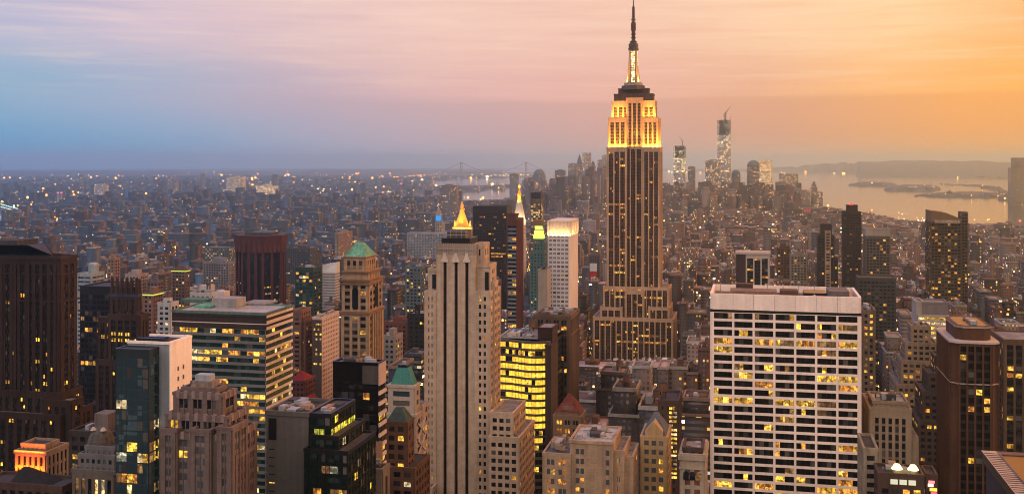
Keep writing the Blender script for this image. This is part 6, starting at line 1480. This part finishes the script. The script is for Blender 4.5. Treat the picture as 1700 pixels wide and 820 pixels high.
# ------------------------------------------------------------ the single buildings of the fabric
refs = [((h['px'][0] + h['px'][1]) / 2, HT[i], h['d'], h['ref']) for i, h in enumerate(HEROES)]
pend = []
for i in sorted(ind, key=lambda i: -AREA[i]):
    r = ROWS[i]; k = sel[i]; px = (pxa[k] + pxb[k]) / 2; yt = CY + F * (H - r[5]) / d_[k]; d = d_[k]
    hgt = r[5]; w = r[1] - r[0]
    size = ('very low' if hgt < 18 else 'low' if hgt < 32 else 'mid-height' if hgt < 55 else 'tall')
    wid = 'narrow ' if w < 13 else ('wide ' if w > 30 else '')
    feat = rng.choice(['tank', 'bulkhead', 'ducts', 'plain'], p=[.28, .34, .2, .18])
    ft = {'tank': 'a water tank', 'bulkhead': 'a roof hut', 'ducts': 'roof ducts', 'plain': 'a bare'}[feat]
    roof = RPAL[ri[i]][1]
    desc = f"{size} {wid}{PAL[ci[i]][1]} block, " + (f"bare {roof}" if feat == 'plain' else f"{ft} on {roof}")
    cand = [(abs(px - q[0]) + .6 * abs(yt - max(q[1], min(yt, q[1] + 260))) + .02 * abs(d - q[2]), q) for q in refs]
    q = min(cand, key=lambda c: c[0])[1]
    rel = 'beyond' if d > q[2] * 1.03 and abs(px - q[0]) < 60 else ('before' if d < q[2] and abs(px - q[0]) < 40 else ('left of' if px < q[0] else 'right of'))
    pend.append([desc, f"{rel} {q[3]}", i, px, yt, feat])
from collections import defaultdict
grp = defaultdict(list)
for p in pend: grp[(p[0], p[1])].append(p)
ORD = ['first', 'second', 'third', 'fourth', 'fifth', 'sixth', 'seventh', 'eighth', 'ninth', 'tenth']
LAB = {}
for (a, b), L in grp.items():
    L.sort(key=lambda p: p[3])
    for n, p in enumerate(L):
        s_ = f"{a}, {b}" if len(L) == 1 else f"{a}, {ORD[n % 10]} from left {b}"
        ws = s_.split()
        if len(ws) > 16: s_ = s_.replace(' block,', ',').replace('mid-height ', '').replace(' on ', ', ')
        while len(s_.split()) > 16: s_ = s_.replace(' wide ', ' ', 1) if ' wide ' in s_ else (s_.replace(' narrow ', ' ', 1) if ' narrow ' in s_ else s_.replace(' a ', ' ', 1) if ' a ' in s_ else s_.replace('the ', '', 1))
        LAB[p[2]] = s_
for (desc, rel, i, px, yt, feat) in pend:
    r = ROWS[i]; rs = random.Random(i); x0, x1, y0, y1, z0, z1 = r[:6]; w, D = x1 - x0, y1 - y0
    root = bpy.data.objects.new('town_building', None); COL.objects.link(root); org = ((x0 + x1) / 2, (y0 + y1) / 2, 0); root.location = org
    tag(root, LAB[i], 'building', 'ordinary buildings filling the blocks between the towers')
    boxes = [tuple(r)]
    if z1 > 40 and w > 14 and rs.random() < .5:       # a setback top
        h = rs.uniform(8, 20); q = list(r); q[0] += w * .12; q[1] -= w * .12; q[2] += D * .15; q[3] -= D * .1; q[4] = z1 - h; q[5] = z1
        p = list(r); p[5] = z1 - h; boxes = [tuple(p), tuple(q)]; xr = q[:4]
    else: xr = [x0, x1, y0, y1]
    me = boxes_mesh('wall', boxes, org); o = bpy.data.objects.new('wall', me); COL.objects.link(o); o.parent = root
    wm = stone('town_%d' % ci[i], PAL[ci[i]][0], .2); rm = stone('troof_%d' % ri[i], RPAL[ri[i]][0], .35, scale=.2)
    def part(name, g, par=root):
        o = bpy.data.objects.new(name, g.mesh(name, org)); COL.objects.link(o); o.parent = par; return o
    g = Geo(); g.box(xr[0] - .4, xr[1] + .4, xr[2] - .4, xr[2] + .4, z1 - 1, z1 + 1, wm); g.box(xr[0] - .4, xr[1] + .4, xr[3] - .4, xr[3] + .4, z1 - 1, z1 + 1, wm)
    g.box(xr[0] - .4, xr[0] + .4, xr[2] + .4, xr[3] - .4, z1 - 1, z1 + .99, wm); g.box(xr[1] - .4, xr[1] + .4, xr[2] + .4, xr[3] - .4, z1 - 1, z1 + .99, wm)
    part('parapet', g)
    if len(boxes) > 1:
        g = Geo(); zz = boxes[0][5]; g.box(x0 - .35, x1 + .35, y0 - .35, y0 + .5, zz - .8, zz + .7, wm); g.box(x0 - .35, x0 + .5, y0 + .5, y1, zz - .8, zz + .7, wm); g.box(x1 - .5, x1 + .35, y0 + .5, y1, zz - .8, zz + .7, wm); part('cornice', g)
    wr, dr = xr[1] - xr[0], xr[3] - xr[2]
    if feat in ('bulkhead', 'tank', 'ducts'):
        if feat != 'ducts':
            g = Geo(); a, b = xr[0] + wr * rs.uniform(.2, .5), xr[2] + dr * rs.uniform(.3, .6); g.box(a, a + wr * .3, b, b + dr * .3, z1, z1 + rs.uniform(2.8, 5.5), rs.choice([wm, GRY, BRN])); part('bulkhead', g)
        if feat == 'tank':
            a, b = xr[0] + wr * rs.uniform(.15, .8), xr[2] + dr * rs.uniform(.15, .6); g = Geo(); g.ring(circ(a, b, 1.9, 10), z1 + 3, circ(a, b, 1.8, 10), z1 + 6.6, WOD, bot=True); g.ring(circ(a, b, 2.1, 10), z1 + 6.6, circ(a, b, .1, 10), z1 + 8, TRF)
            tk = part('water_tank', g); g = Geo()
            for e in (-1, 1):
                for f2 in (-1, 1): g.box(a + e * 1.2 - .14, a + e * 1.2 + .14, b + f2 * 1.2 - .14, b + f2 * 1.2 + .14, z1, z1 + 3, BLK)
            part('tank_stand', g, tk)
        for _ in range(3 if feat == 'ducts' else 1):
            g = Geo(); a, b = rs.uniform(xr[0] + 1, xr[1] - wr * .25), rs.uniform(xr[2] + 1, xr[3] - dr * .3); g.box(a, a + wr * rs.uniform(.08, .2), b, b + dr * rs.uniform(.1, .25), z1, z1 + rs.uniform(.8, 2), rs.choice([MTL, WHT, GRY])); part('duct', g)

# ------------------------------------------------------------ downtown and other far towers, each its own
def far_tower(label, px0, px1, yt, d, col=(.12, .10, .11), litp=.06, shape='box', name='office_tower', yb=None, h2=None, ref=None):
    Y = gy(d, px0); x0, x1 = gx(px0, Y), gx(px1, Y); w = x1 - x0; z1 = gz(yt, (x0 + x1) / 2, Y); org = ((x0 + x1) / 2, Y, 0)
    root = bpy.data.objects.new(name, None); COL.objects.link(root); root.location = org; tag(root, label, 'building', 'far towers beyond the town')
    D = max(25, w * .8); rc = (.12, .12, .13)
    row = lambda a, b, c, e, za, zb, cc=col, lp=litp: (a, b, c, e, za, zb, *cc, lp, 0, *rc, 0)
    R_ = []
    g = None
    if shape == 'box': R_ = [row(x0, x1, Y, Y + D, -20, z1), row(x0 + w * .3, x1 - w * .25, Y + D * .2, Y + D * .7, z1 - 1, z1 + w * .08)]
    elif shape == 'step': R_ = [row(x0, x1, Y, Y + D, -20, z1 - w * .9), row(x0 + w * .15, x1 - w * .15, Y + 3, Y + D - 3, z1 - w * .9, z1 - w * .4), row(x0 + w * .3, x1 - w * .3, Y + 6, Y + D - 6, z1 - w * .4, z1)]
    elif shape in ('pyramid', 'spire', 'dome'):
        hh = w * {'pyramid': .8, 'spire': 1.6, 'dome': .5}[shape]; R_ = [row(x0, x1, Y, Y + D, -20, z1 - hh)]; g = Geo()
        m = stone('far_roof', (.16, .19, .19), .2) if shape != 'pyramid' else stone('far_copper', (.40, .22, .10), .2)
        if shape == 'dome': dome(g, (x0 + x1) / 2, Y + D / 2, w * .5, z1 - hh, hh, m, 14, 5)
        else: g.ring(rect(x0 + w * .05, x1 - w * .05, Y + 2, Y + D - 2), z1 - hh, rect((x0 + x1) / 2 - 1, (x0 + x1) / 2 + 1, Y + D / 2 - 1, Y + D / 2 + 1), z1, m)
    elif shape == 'cut': R_ = [row(x0, x1, Y, Y + D, -20, z1 - w * .45), row(x0 + w * .12, x1 - w * .12, Y + 2, Y + D - 2, z1 - w * .45, z1)]
    elif shape == 'none': R_ = []
    if R_: o = bpy.data.objects.new('wall', boxes_mesh('wall', R_, org)); COL.objects.link(o); o.parent = root
    if g: o = bpy.data.objects.new('roof', g.mesh('roof', org)); COL.objects.link(o); o.parent = root
    return root, x0, x1, Y, D, z1, org
FT = [('far dark tower with a flat top just left of the campanile', 846, 859, 289, 5200, (.13, .12, .13), .02, 'box'),
      ('far broad tower under a rounded stepped crown right of the campanile', 884, 903, 281, 5400, (.10, .11, .12), .04, 'dome'),
      ('far pale lit block before the rounded crown tower', 868, 892, 303, 5000, (.14, .13, .13), .14, 'box'),
      ('far dark slab behind the orange pointed civic tower', 921, 937, 283, 5600, (.07, .08, .10), .03, 'box'),
      ('far wide dark block right of the orange pointed civic tower', 934, 962, 292, 5500, (.11, .11, .13), .05, 'box'),
      ('far broad stone block with a lit roof edge, lowest step of the downtown peak', 943, 957, 272, 5700, (.14, .12, .12), .08, 'box'),
      ('far pointed stone tower, the sharp peak of the downtown cluster', 956, 967, 256, 5800, (.13, .11, .11), .06, 'spire'),
      ('far tall pale slab with a flat top, left half of the downtown pair', 967, 973, 254, 5650, (.26, .21, .19), .10, 'box'),
      ('far tall brown slab with a flat top, right half of the downtown pair', 974.5, 980.5, 254, 5650, (.21, .17, .16), .08, 'box'),
      ('far stepped tower right of the downtown pair', 980, 988, 268, 5700, (.13, .11, .12), .06, 'step'),
      ('far pale flat tower just left of the floodlit skyscraper', 999, 1008, 258, 5600, (.20, .19, .20), .05, 'box'),
      ('far stone tower left of the pale flat tower', 992, 1000, 266, 5500, (.18, .15, .15), .06, 'box'),
      ('far dark block at the left foot of the floodlit skyscraper', 992, 1009, 285, 5300, (.07, .07, .09), .05, 'box'),
      ('far low stone tower before the downtown pair', 960, 972, 300, 4900, (.22, .17, .15), .12, 'step'),
      ('far low dark tower below the downtown pair', 975, 990, 306, 4700, (.15, .12, .12), .10, 'box'),
      ('far brown office tower left of the tower under construction', 1171, 1196, 267, 5300, (.11, .085, .075), .25, 'box'),
      ('far dark slim tower right of the crane topped lit frame', 1142, 1154, 277, 5500, (.12, .10, .09), .04, 'box'),
      ('far dark rounded tower at the foot of the tower under construction', 1214, 1229, 282, 5600, (.10, .085, .085), .04, 'dome'),
      ('far wide brown tower with curved shoulders right of the tower under construction', 1240, 1262, 266, 5500, (.12, .085, .07), .08, 'dome'),
      ('far bright gold lit tower with a white roof line', 1261, 1282, 266, 5400, (.36, .25, .14), .5, 'box'),
      ('far massive tower with cut shoulders at the edge of the harbour', 1289, 1330, 289, 5300, (.14, .10, .085), .14, 'cut'),
      ('far stepped brick tower, last one before the open harbour', 1346, 1357, 302, 4900, (.12, .075, .06), .10, 'step'),
      ('far small brick tower beside the last stepped tower by the harbour', 1357, 1366, 319, 4850, (.12, .075, .06), .12, 'box'),
      ('far broad low tower before the massive cut shouldered tower', 1300, 1345, 316, 4900, (.16, .12, .10), .06, 'box'),
      ('far dark square tower standing alone on the far left shore of the bay', 731, 756, 308, 4300, (.09, .07, .075), .06, 'box'),
      ('tall thin dark tower on the blue horizon at the left', 131, 136, 290, 8500, (.10, .11, .12), .03, 'box'),
      ('thin pale dark topped tower on the horizon above the flared red tower', 333, 338, 289, 8800, (.10, .11, .13), .02, 'box'),
      ('far dark pair of blocks with pink roof lights left of the horizon lit tower', 278, 291, 297, 7600, (.11, .11, .13), .05, 'box'),
      ('far broad block with gold lit crown above the flared red tower', 376, 399, 294, 8000, (.20, .18, .16), .2, 'box'),
      ('far dark slim tower right of the flared red tower on the horizon', 452, 459, 290, 8200, (.08, .09, .11), .02, 'box'),
      ('far brightly lit office block beside the slim horizon tower', 424, 452, 309, 7400, (.18, .18, .16), .5, 'box'),
      ('far pale twin topped slab on the left horizon', 156, 172, 306, 7000, (.2, .2, .22), .12, 'box')]
for (lab, a, b_3, yt, d, col, lp, sh) in FT: far_tower(lab, a, b_3, yt, d, col, lp, sh)
def childmesh(root, name, g, org):
    o = bpy.data.objects.new(name, g.mesh(name, org)); COL.objects.link(o); o.parent = root; return o
SITE = emis('site_lights', (1, .78, .42), 1.6)
# orange pointed civic tower
root, x0, x1, Y, D, z1, org = far_tower('far civic tower with an orange lit pointed roof among the downtown blocks', 920, 935, 310, 5200, (.34, .25, .20), .3, 'box')
g = Geo(); g.ring(rect(x0 + 3, x1 - 3, Y + 2, Y + D - 2), z1, rect(x0 + 6, x1 - 6, Y + 5, Y + D - 5), gz(302, x1, Y), stone('civic_stone', (.45, .33, .24))); childmesh(root, 'upper_stage', g, org)
g = Geo(); g.ring(rect(x0 + 5, x1 - 5, Y + 4, Y + D - 4), gz(302, x1, Y), rect((x0 + x1) / 2 - .7, (x0 + x1) / 2 + .7, Y + D / 2 - 1, Y + D / 2 + 1), gz(290, x1, Y), stone('civic_roof', (.6, .25, .10))); childmesh(root, 'pointed_roof', g, org)
L = bpy.data.lights.new('floodlight', 'AREA'); L.size = 20; L.energy = 60000; L.color = (1, .5, .2); o = bpy.data.objects.new('floodlight', L); COL.objects.link(o); o.parent = root; o.location = (0, -30, gz(312, x1, Y)); o.rotation_euler = (R(125), 0, 0)
# the unfinished supertall with its cranes
def crane(root, org, x, y, z, s, lean):
    g = Geo(); g.box(x - s * .04, x + s * .04, y - .6, y + .6, z, z + s * .6, BRN)
    g.poly([(x, y - .5, z + s * .55), (x + lean * s * .9, y - .5, z + s * 1.25), (x + lean * s * .9, y + .5, z + s * 1.25), (x, y + .5, z + s * .65), (x, y - .5, z + s * .66), (x, y + .5, z + s * .55)], [(0, 1, 4), (3, 2, 5), (0, 5, 2, 1), (4, 1, 2, 3)], BRN)
    g.box(x - lean * s * .2 - 1.5, x - lean * s * .2 + 1.5, y - 1, y + 1, z + s * .5, z + s * .6, BRN); childmesh(root, 'crane', g, org)
def construction(label, a, b_, yt, yglass, d, cranes):
    root, x0, x1, Y, D, z1, org = far_tower(label, a, b_, yt, d, shape='none', name='tower_under_construction'); D = x1 - x0
    zg = gz(yglass, x1, Y)
    o = bpy.data.objects.new('wall', boxes_mesh('wall', [(x0 + .2, x1 - .2, Y, Y + D, -20, zg, .28, .26, .26, .16, 1, .1, .1, .1, 0)], org)); COL.objects.link(o); o.parent = root
    g = Geo(); nf = int((z1 - zg) / 4.5)
    for q in range(nf + 1): g.box(x0 - .5, x1 + .5, Y - .5, Y + D, zg + q * 4.5 - .6, zg + q * 4.5, DBR)
    for i in range(7):
        x = x0 + (x1 - x0) * i / 6
        g.box(x - .8, x + .8, Y - .3, Y + .6, zg, z1, DBR)
    g.box(x0 + 6, x1 - 6, Y + 6, Y + D - 6, zg, z1 + 2, DBR); childmesh(root, 'open_frame', g, org)
    rr = random.Random(int(a)); n = 0
    zlo = gz(300, x1, Y); h = z1 - zlo
    for q in range(int(h / 4.5)):
        z = z1 - 3 - q * 4.5
        for i in range(12):
            inn = z > zg
            edge = i in (0, 1) or i > 7
            if rr.random() < ((.35 if edge or a < 1150 else .05) if inn else (.62 if edge else .12)) and n < 100:
                x = x0 + (x1 - x0) * (i + .1) / 12; g = Geo(); g.box(x, x + (x1 - x0) * .055, Y - .4, Y - .1, z - 2.6, z, SITE); childmesh(root, 'site_light', g, org); n += 1
    for (fx, s, ln) in cranes: crane(root, org, x0 + (x1 - x0) * fx, Y + D / 2, z1, s, ln)
construction('tallest far tower, still under construction with cranes on its open dark top', 1191, 1213, 200, 224, 5400, ((.5, 46, .35), (.62, 62, .5), (.95, 26, .2)))
construction('far smaller unfinished lit tower with one crane, right of the floodlit skyscraper', 1118, 1138, 243, 262, 5200, ((.7, 44, -.45),))
# white roof line of the gold tower, red dome glow, tower across the river
root, x0, x1, Y, D, z1, org = far_tower('lone bulky bronze tower across the river at the right edge', 1680, 1720, 262, 6000, (.21, .125, .06), .02, 'cut')
root, x0, x1, Y, D, z1, org = far_tower('low brick block washed with red light above the broad white slab', 1335, 1359, 346, 4300, (.2, .10, .08), .05, 'box', name='red_lit_building')
g = Geo(); g.box(x0 + 2, x1 - 2, Y - 1, Y - .5, z1 - 14, z1 - 2, emis('red_wash', (.9, .10, .10), .45)); childmesh(root, 'red_glow_panel', g, org)  # glowing panel stands in for the red light on the wall

# ------------------------------------------------------------ the statue on its island, chimneys, bridges, gantries
def at_ground(px, py):
    d = H * F / (py - CY); Y = gy(d, px); X = gx(px, Y); return X, Y, curv(math.hypot(X, Y)), d
X, Y, z, d = at_ground(1428.5, 305.5); org = (X, Y, z); root = bpy.data.objects.new('harbour_statue', None); COL.objects.link(root); root.location = org; tag(root, 'green statue holding up a torch on a pale pedestal on the nearer harbour island', 'statue')
g = Geo(); g.ring(circ(X, Y, 26, 11), z, circ(X, Y, 24, 11), z + 12, LIM); g.ring(rect(X - 10, X + 10, Y - 10, Y + 10), z + 12, rect(X - 7, X + 7, Y - 7, Y + 7), z + 46, LIM); childmesh(root, 'pedestal', g, org)
g = Geo(); g.ring(circ(X, Y, 6, 10), z + 46, circ(X, Y, 4.6, 10), z + 68, COP); g.ring(circ(X, Y, 4.6, 10), z + 68, circ(X, Y, 1.6, 10), z + 78, COP); g.ring(circ(X, Y, 2.3, 10), z + 78, circ(X, Y, 2, 10), z + 83, COP); g.ring(circ(X - 4, Y, 1.3, 8), z + 72, circ(X - 6.5, Y, .9, 8), z + 89, COP); childmesh(root, 'figure', g, org)
g = Geo(); g.ring(circ(X - 6.5, Y, 1.8, 8), z + 89, circ(X - 6.5, Y, .6, 8), z + 93, emis('torch', (1, .6, .2), 2)); childmesh(root, 'torch', g, org)
# terminal with a little tower on the long pier
X, Y, z, d = at_ground(1577, 323); org = (X, Y, z); root = bpy.data.objects.new('ferry_terminal', None); COL.objects.link(root); root.location = org; tag(root, 'dark brick terminal with a pointed central tower on the long harbour pier', 'building')
g = Geo(); s_ = d / F; g.box(X - 9 * s_, X + 9 * s_, Y, Y + 40, z, z + 16, BRN); g.box(X - 3 * s_, X + 3 * s_, Y + 4, Y + 30, z + 16, z + 27, BRN); childmesh(root, 'wall', g, org)
g = Geo(); g.ring(rect(X - 2 * s_, X + 2 * s_, Y + 6, Y + 24), z + 27, circ(X, Y + 15, .8, 4, a0=math.pi / 4), z + 42, stone('far_copper', (.40, .22, .10), .2)); childmesh(root, 'roof', g, org)
# power station chimneys
X, Y, z, d = at_ground(95, 341); s_ = d / F; org = (X, Y, z); root = bpy.data.objects.new('power_station', None); COL.objects.link(root); root.location = org; tag(root, 'riverside power station with two thin chimneys tipped by pink lights', 'power station')
g = Geo(); g.box(X - 11 * s_, X + 14 * s_, Y, Y + 60, z - 5, z + 24, stone('station_pale', (.30, .32, .36))); childmesh(root, 'wall', g, org)
for px in (92, 98.5):
    x = X + (px - 95) * s_; g = Geo(); g.ring(circ(x, Y + 20, 4.5, 12), z, circ(x, Y + 20, 3.4, 12), gz(320.5, x, Y), stone('chimney_pale', (.42, .42, .44))); c = childmesh(root, 'chimney', g, org)
    g = Geo(); g.ring(circ(x, Y + 20, 6, 8), gz(321, x, Y), circ(x, Y + 20, 6, 8), gz(319.3, x, Y), emis('pink_lamp', (1, .16, .32), 2.0)); childmesh(c, 'warning_light', g, org)
# the lit river bridge at the far left
org = at_ground(20, 366)[:3]; root = bpy.data.objects.new('river_bridge', None); COL.objects.link(root); root.location = org; tag(root, 'suspension bridge over the river at the left edge, its cable strung with pale lights', 'bridge')
ga = Geo(); gl = Geo(); gt = Geo(); LB = emis('cable_lamp', (.62, .95, .85), 2.4); prev = None
A_, B_ = (-150, 4500), (57, 4560)
def bpt(px, d): Y = gy(d, px); return gx(px, Y), Y
N = 44; lamps = []
for i in range(N + 1):
    tt = i / N; px = -70 + (57 + 70) * tt; d = 4600 + 120 * tt; X, Y = bpt(px, d); zc_ = 24 + 104 * (1 - tt) ** 1.35; zd = 34 - 14 * tt
    if prev:
        ga.poly([(prev[0], prev[1], prev[2] - 1), (X, Y, zc_ - 1), (X, Y, zc_ + 1), (prev[0], prev[1], prev[2] + 1), (prev[0], prev[1] + 2, prev[2] - 1), (X, Y + 2, zc_ - 1), (X, Y + 2, zc_ + 1), (prev[0], prev[1] + 2, prev[2] + 1)], [(0, 1, 2, 3), (7, 6, 5, 4), (3, 2, 6, 7)], GRY)
        gt.poly([(prev[0], prev[1] - 12, prev[3] - 3), (X, Y - 12, zd - 3), (X, Y - 12, zd), (prev[0], prev[1] - 12, prev[3]), (prev[0], prev[1] + 12, prev[3] - 3), (X, Y + 12, zd - 3), (X, Y + 12, zd), (prev[0], prev[1] + 12, prev[3])], [(0, 1, 2, 3), (3, 2, 6, 7), (7, 6, 5, 4), (0, 4, 5, 1)], GRY)
    prev = (X, Y, zc_, zd)
    if px > -8: lamps.append((X, Y, zc_))
for k in (0, 1):
    for (X, Y, zq) in lamps:
        o_ = Geo(); o_.box(X - 1.9, X + 1.9, Y - 1.5, Y + 1.5, zq - 1.2 - k * 11, zq + 1.8 - k * 11, LB); childmesh(root, 'cable_lamp', o_, org)
childmesh(root, 'cable', ga, org); childmesh(root, 'deck', gt, org)
X, Y = bpt(-70, 4600); gw = Geo(); gw.box(X - 8, X + 8, Y - 12, Y - 6, -5, 130, GRY); gw.box(X - 8, X + 8, Y + 6, Y + 12, -5, 130, GRY); gw.box(X - 6, X + 6, Y - 6, Y + 6, 112, 120, GRY); childmesh(root, 'bridge_tower', gw, org)
# the great bridge on the horizon
root = None; org = None
for px in (766, 873.5):
    d = 15500; Y = gy(d, px); X = gx(px, Y)
    if root is None:
        org = (X, Y, 0); root = bpy.data.objects.new('horizon_bridge', None); COL.objects.link(root); root.location = org; tag(root, 'huge pale suspension bridge whose two towers rise above the hazy horizon', 'bridge'); X0_ = X; Y0_ = Y
    g = Geo(); g.box(X - 15, X - 7, Y - 8, Y + 8, -20, 215, GRY); g.box(X + 7, X + 15, Y - 8, Y + 8, -20, 215, GRY); g.box(X - 7, X + 7, Y - 6, Y + 6, 195, 212, GRY); g.box(X - 7, X + 7, Y - 6, Y + 6, 90, 104, GRY); childmesh(root, 'bridge_tower', g, org)
g = Geo(); gd = Geo(); N = 40; pr = None
for i in range(-12, N + 13):
    tt = i / N; x, y = X0_ + (X - X0_) * tt, Y0_ + (Y - Y0_) * tt
    s2 = (2 * tt - 1) ** 2 if 0 <= tt <= 1 else max(0, 1 - (abs(tt - .5) - .5) * 3.2); zq = 75 + 135 * s2
    if pr: g.poly([(pr[0], pr[1], pr[2] - 3), (x, y, zq - 3), (x, y, zq + 3), (pr[0], pr[1], pr[2] + 3), (pr[0], pr[1] + 6, pr[2] + 3), (x, y + 6, zq + 3)], [(0, 1, 2, 3), (3, 2, 5, 4)], GRY)
    pr = (x, y, zq)
a_, b_4 = (X0_ - (X - X0_) * .3, Y0_ - (Y - Y0_) * .3), (X + (X - X0_) * .3, Y + (Y - Y0_) * .3)
gd.poly([(a_[0], a_[1] - 15, 58), (b_4[0], b_4[1] - 15, 58), (b_4[0], b_4[1] - 15, 66), (a_[0], a_[1] - 15, 66), (a_[0], a_[1] + 15, 58), (b_4[0], b_4[1] + 15, 58), (b_4[0], b_4[1] + 15, 66), (a_[0], a_[1] + 15, 66)], [(0, 1, 2, 3), (3, 2, 6, 7), (4, 7, 6, 5), (0, 4, 5, 1)], GRY)
childmesh(root, 'cable', g, org); childmesh(root, 'deck', gd, org)
# harbour gantries
for px in (760, 785, 812, 826):
    X, Y, z, d = at_ground(px, 312); org = (X, Y, z); root = bpy.data.objects.new('harbour_crane', None); COL.objects.link(root); root.location = org
    tag(root, {760: 'leftmost faint harbour crane on the far pier', 785: 'second faint harbour crane from the left on the far pier', 812: 'third faint harbour crane from the left on the far pier', 826: 'last faint harbour crane, nearest to the campanile'}[px], 'crane', 'harbour cranes on the far pier')
    g = Geo(); g.box(X - 12, X - 9, Y, Y + 3, z, z + 55, BRN); g.box(X + 9, X + 12, Y, Y + 3, z, z + 55, BRN); g.box(X - 12, X + 12, Y, Y + 3, z + 38, z + 42, BRN); childmesh(root, 'frame', g, org)
    g = Geo(); g.poly([(X - 30, Y, z + 78), (X + 14, Y, z + 50), (X + 14, Y, z + 54), (X - 30, Y, z + 81), (X - 30, Y + 3, z + 81), (X + 14, Y + 3, z + 54)], [(0, 1, 2, 3), (3, 2, 5, 4)], BRN); childmesh(root, 'boom', g, org)

# ------------------------------------------------------------ street lamps and car lights of the town: nobody could count them
def lights_stuff():
    cols = {'orange_lamp': ((1, .28, .03), 13.0), 'yellow_lamp': ((1, .50, .10), 12.0), 'white_lamp': ((1, .80, .5), 9.0), 'red_lamp': ((1, .10, .12), 3.0), 'blue_lamp': ((.35, .7, 1), 3.0), 'green_lamp': ((.2, 1, .5), 2.0)}
    P = {k: [] for k in cols}
    r = np.random.RandomState(8)
    def put(px, py, k, h=8, s=1.0):
        X, Y, z, d = at_ground(px, py)
        if is_water(np.array([px]), np.array([py]))[0]: return
        if px > 1280 and py < 345 and s < 2 and r.rand() < .75: return
        P[k].append((X, Y, z + h, min(max(1.0, d * .0006) * s, d * .0011)))
    ks = ['orange_lamp', 'yellow_lamp', 'white_lamp', 'red_lamp', 'blue_lamp', 'green_lamp']
    # avenues and streets: strings of lamps
    for x in (-3080, -2640, -2200, -1760, -1340, -1150, -930, -745, -600, -460, -320, -175, 105, 385, 660, 930):
        for y in np.arange(700, 5400, 62):
            for sx in (-9, 9):
                if r.rand() < .22: P[ks[r.choice(6, p=[.5, .28, .12, .08, .0, .02])]].append((x + sx, y + r.uniform(-8, 8), 9 + curv(math.hypot(x, y)), max(.8, dep(x, y) * .0005) * r.uniform(.6, 1.2)))
    for _ in range(2600):
        py = 284 + 130 * r.rand() ** 1.5; px = r.uniform(-10, 1710)
        put(px, py, ks[r.choice(6, p=[.42, .30, .17, .07, .03, .01])], h=r.uniform(8, 26), s=r.gamma(2, .45))
    # strings seen in the photograph: expressways, piers, bright squares
    for (x0, y0, x1, y1, n, k, s) in ((648, 322, 618, 333, 26, 'yellow_lamp', 1.8), (412, 333, 470, 332, 26, 'orange_lamp', 1.6), (484, 331, 580, 337, 20, 'orange_lamp', 1.3), (655, 294, 722, 290, 20, 'orange_lamp', .9), (278, 351, 345, 350, 26, 'yellow_lamp', 1.5),
                                      (1560, 323.5, 1690, 324.5, 26, 'yellow_lamp', .8), (1466, 290, 1490, 290, 6, 'yellow_lamp', 2.4), (1500, 287, 1522, 286, 12, 'yellow_lamp', 2.2), (1662, 331, 1720, 332, 9, 'yellow_lamp', 1.0), (800, 292, 880, 290, 16, 'yellow_lamp', .9),
                                      (20, 371, 50, 369, 8, 'orange_lamp', 2.0), (60, 366, 130, 372, 10, 'orange_lamp', 2.0), (120, 368, 180, 365, 9, 'orange_lamp', 2.0), (245, 384, 285, 382, 9, 'orange_lamp', 1.7), (340, 335, 430, 333, 18, 'orange_lamp', 1.7), (1545, 290, 1700, 293, 12, 'yellow_lamp', 1.4),
                                      (1300, 286, 1420, 287, 16, 'yellow_lamp', .9), (1110, 283, 1180, 285, 9, 'yellow_lamp', 1.0)):
        for i in range(n):
            u = (i + r.uniform(-.4, .4)) / n; put(x0 + (x1 - x0) * u, y0 + (y1 - y0) * u + r.normal() * .6, k if r.rand() < .8 else 'white_lamp', h=12, s=s * r.uniform(.8, 1.6))
    tot = 0
    for k, L in P.items():
        if not L: continue
        A = np.array(L); n = len(A); V = np.zeros((n, 6, 3))
        for i, (a, b, c) in enumerate(((1, 0, 0), (-1, 0, 0), (0, 1, 0), (0, -1, 0), (0, 0, 1), (0, 0, -1))): V[:, i] = A[:, :3] + A[:, 3:4] * np.array([a, b, c])
        f = np.array([(0, 2, 4), (2, 1, 4), (1, 3, 4), (3, 0, 4), (2, 0, 5), (1, 2, 5), (3, 1, 5), (0, 3, 5)])
        ff = (np.arange(n)[:, None, None] * 6 + f[None]).reshape(-1, 3)
        me = bpy.data.meshes.new('street_lights'); me.vertices.add(n * 6); me.vertices.foreach_set('co', V.ravel().astype(np.float32))
        me.loops.add(ff.size); me.loops.foreach_set('vertex_index', ff.ravel().astype(np.int32)); me.polygons.add(len(ff)); me.polygons.foreach_set('loop_start', np.arange(0, ff.size, 3, dtype=np.int32)); me.update(calc_edges=True)
        me.materials.append(emis(k, *cols[k])); o = bpy.data.objects.new('street_lights', me); COL.objects.link(o)
        tag(o, {'orange_lamp': 'orange street lamps glowing all over the town', 'yellow_lamp': 'warm yellow lamps along streets and shores', 'white_lamp': 'white lamps scattered through the town', 'red_lamp': 'red lights scattered through the town', 'blue_lamp': 'blue lights scattered through the town', 'green_lamp': 'green traffic lights along the avenues'}[k], 'lights', kind='stuff')
lights_stuff()

# ------------------------------------------------------------ the air
def haze():
    m, t = mat_new('haze')
    v = t.node('ShaderNodeVolumePrincipled', {'Color': (.64, .91, 1.0, 1), 'Density': HAZE_D, 'Anisotropy': .84})
    t.node('ShaderNodeOutputMaterial', {1: v.outputs[0]})
    g = Geo(); g.box(-63000, 63000, -3000, 63000, -300, 475, m); o = bpy.data.objects.new('haze', g.mesh('haze')); COL.objects.link(o); o['kind'] = 'stuff'; o['label'] = 'thin haze that fades the far town'; o['category'] = 'haze'
HAZE_D = 5.2e-5
haze()
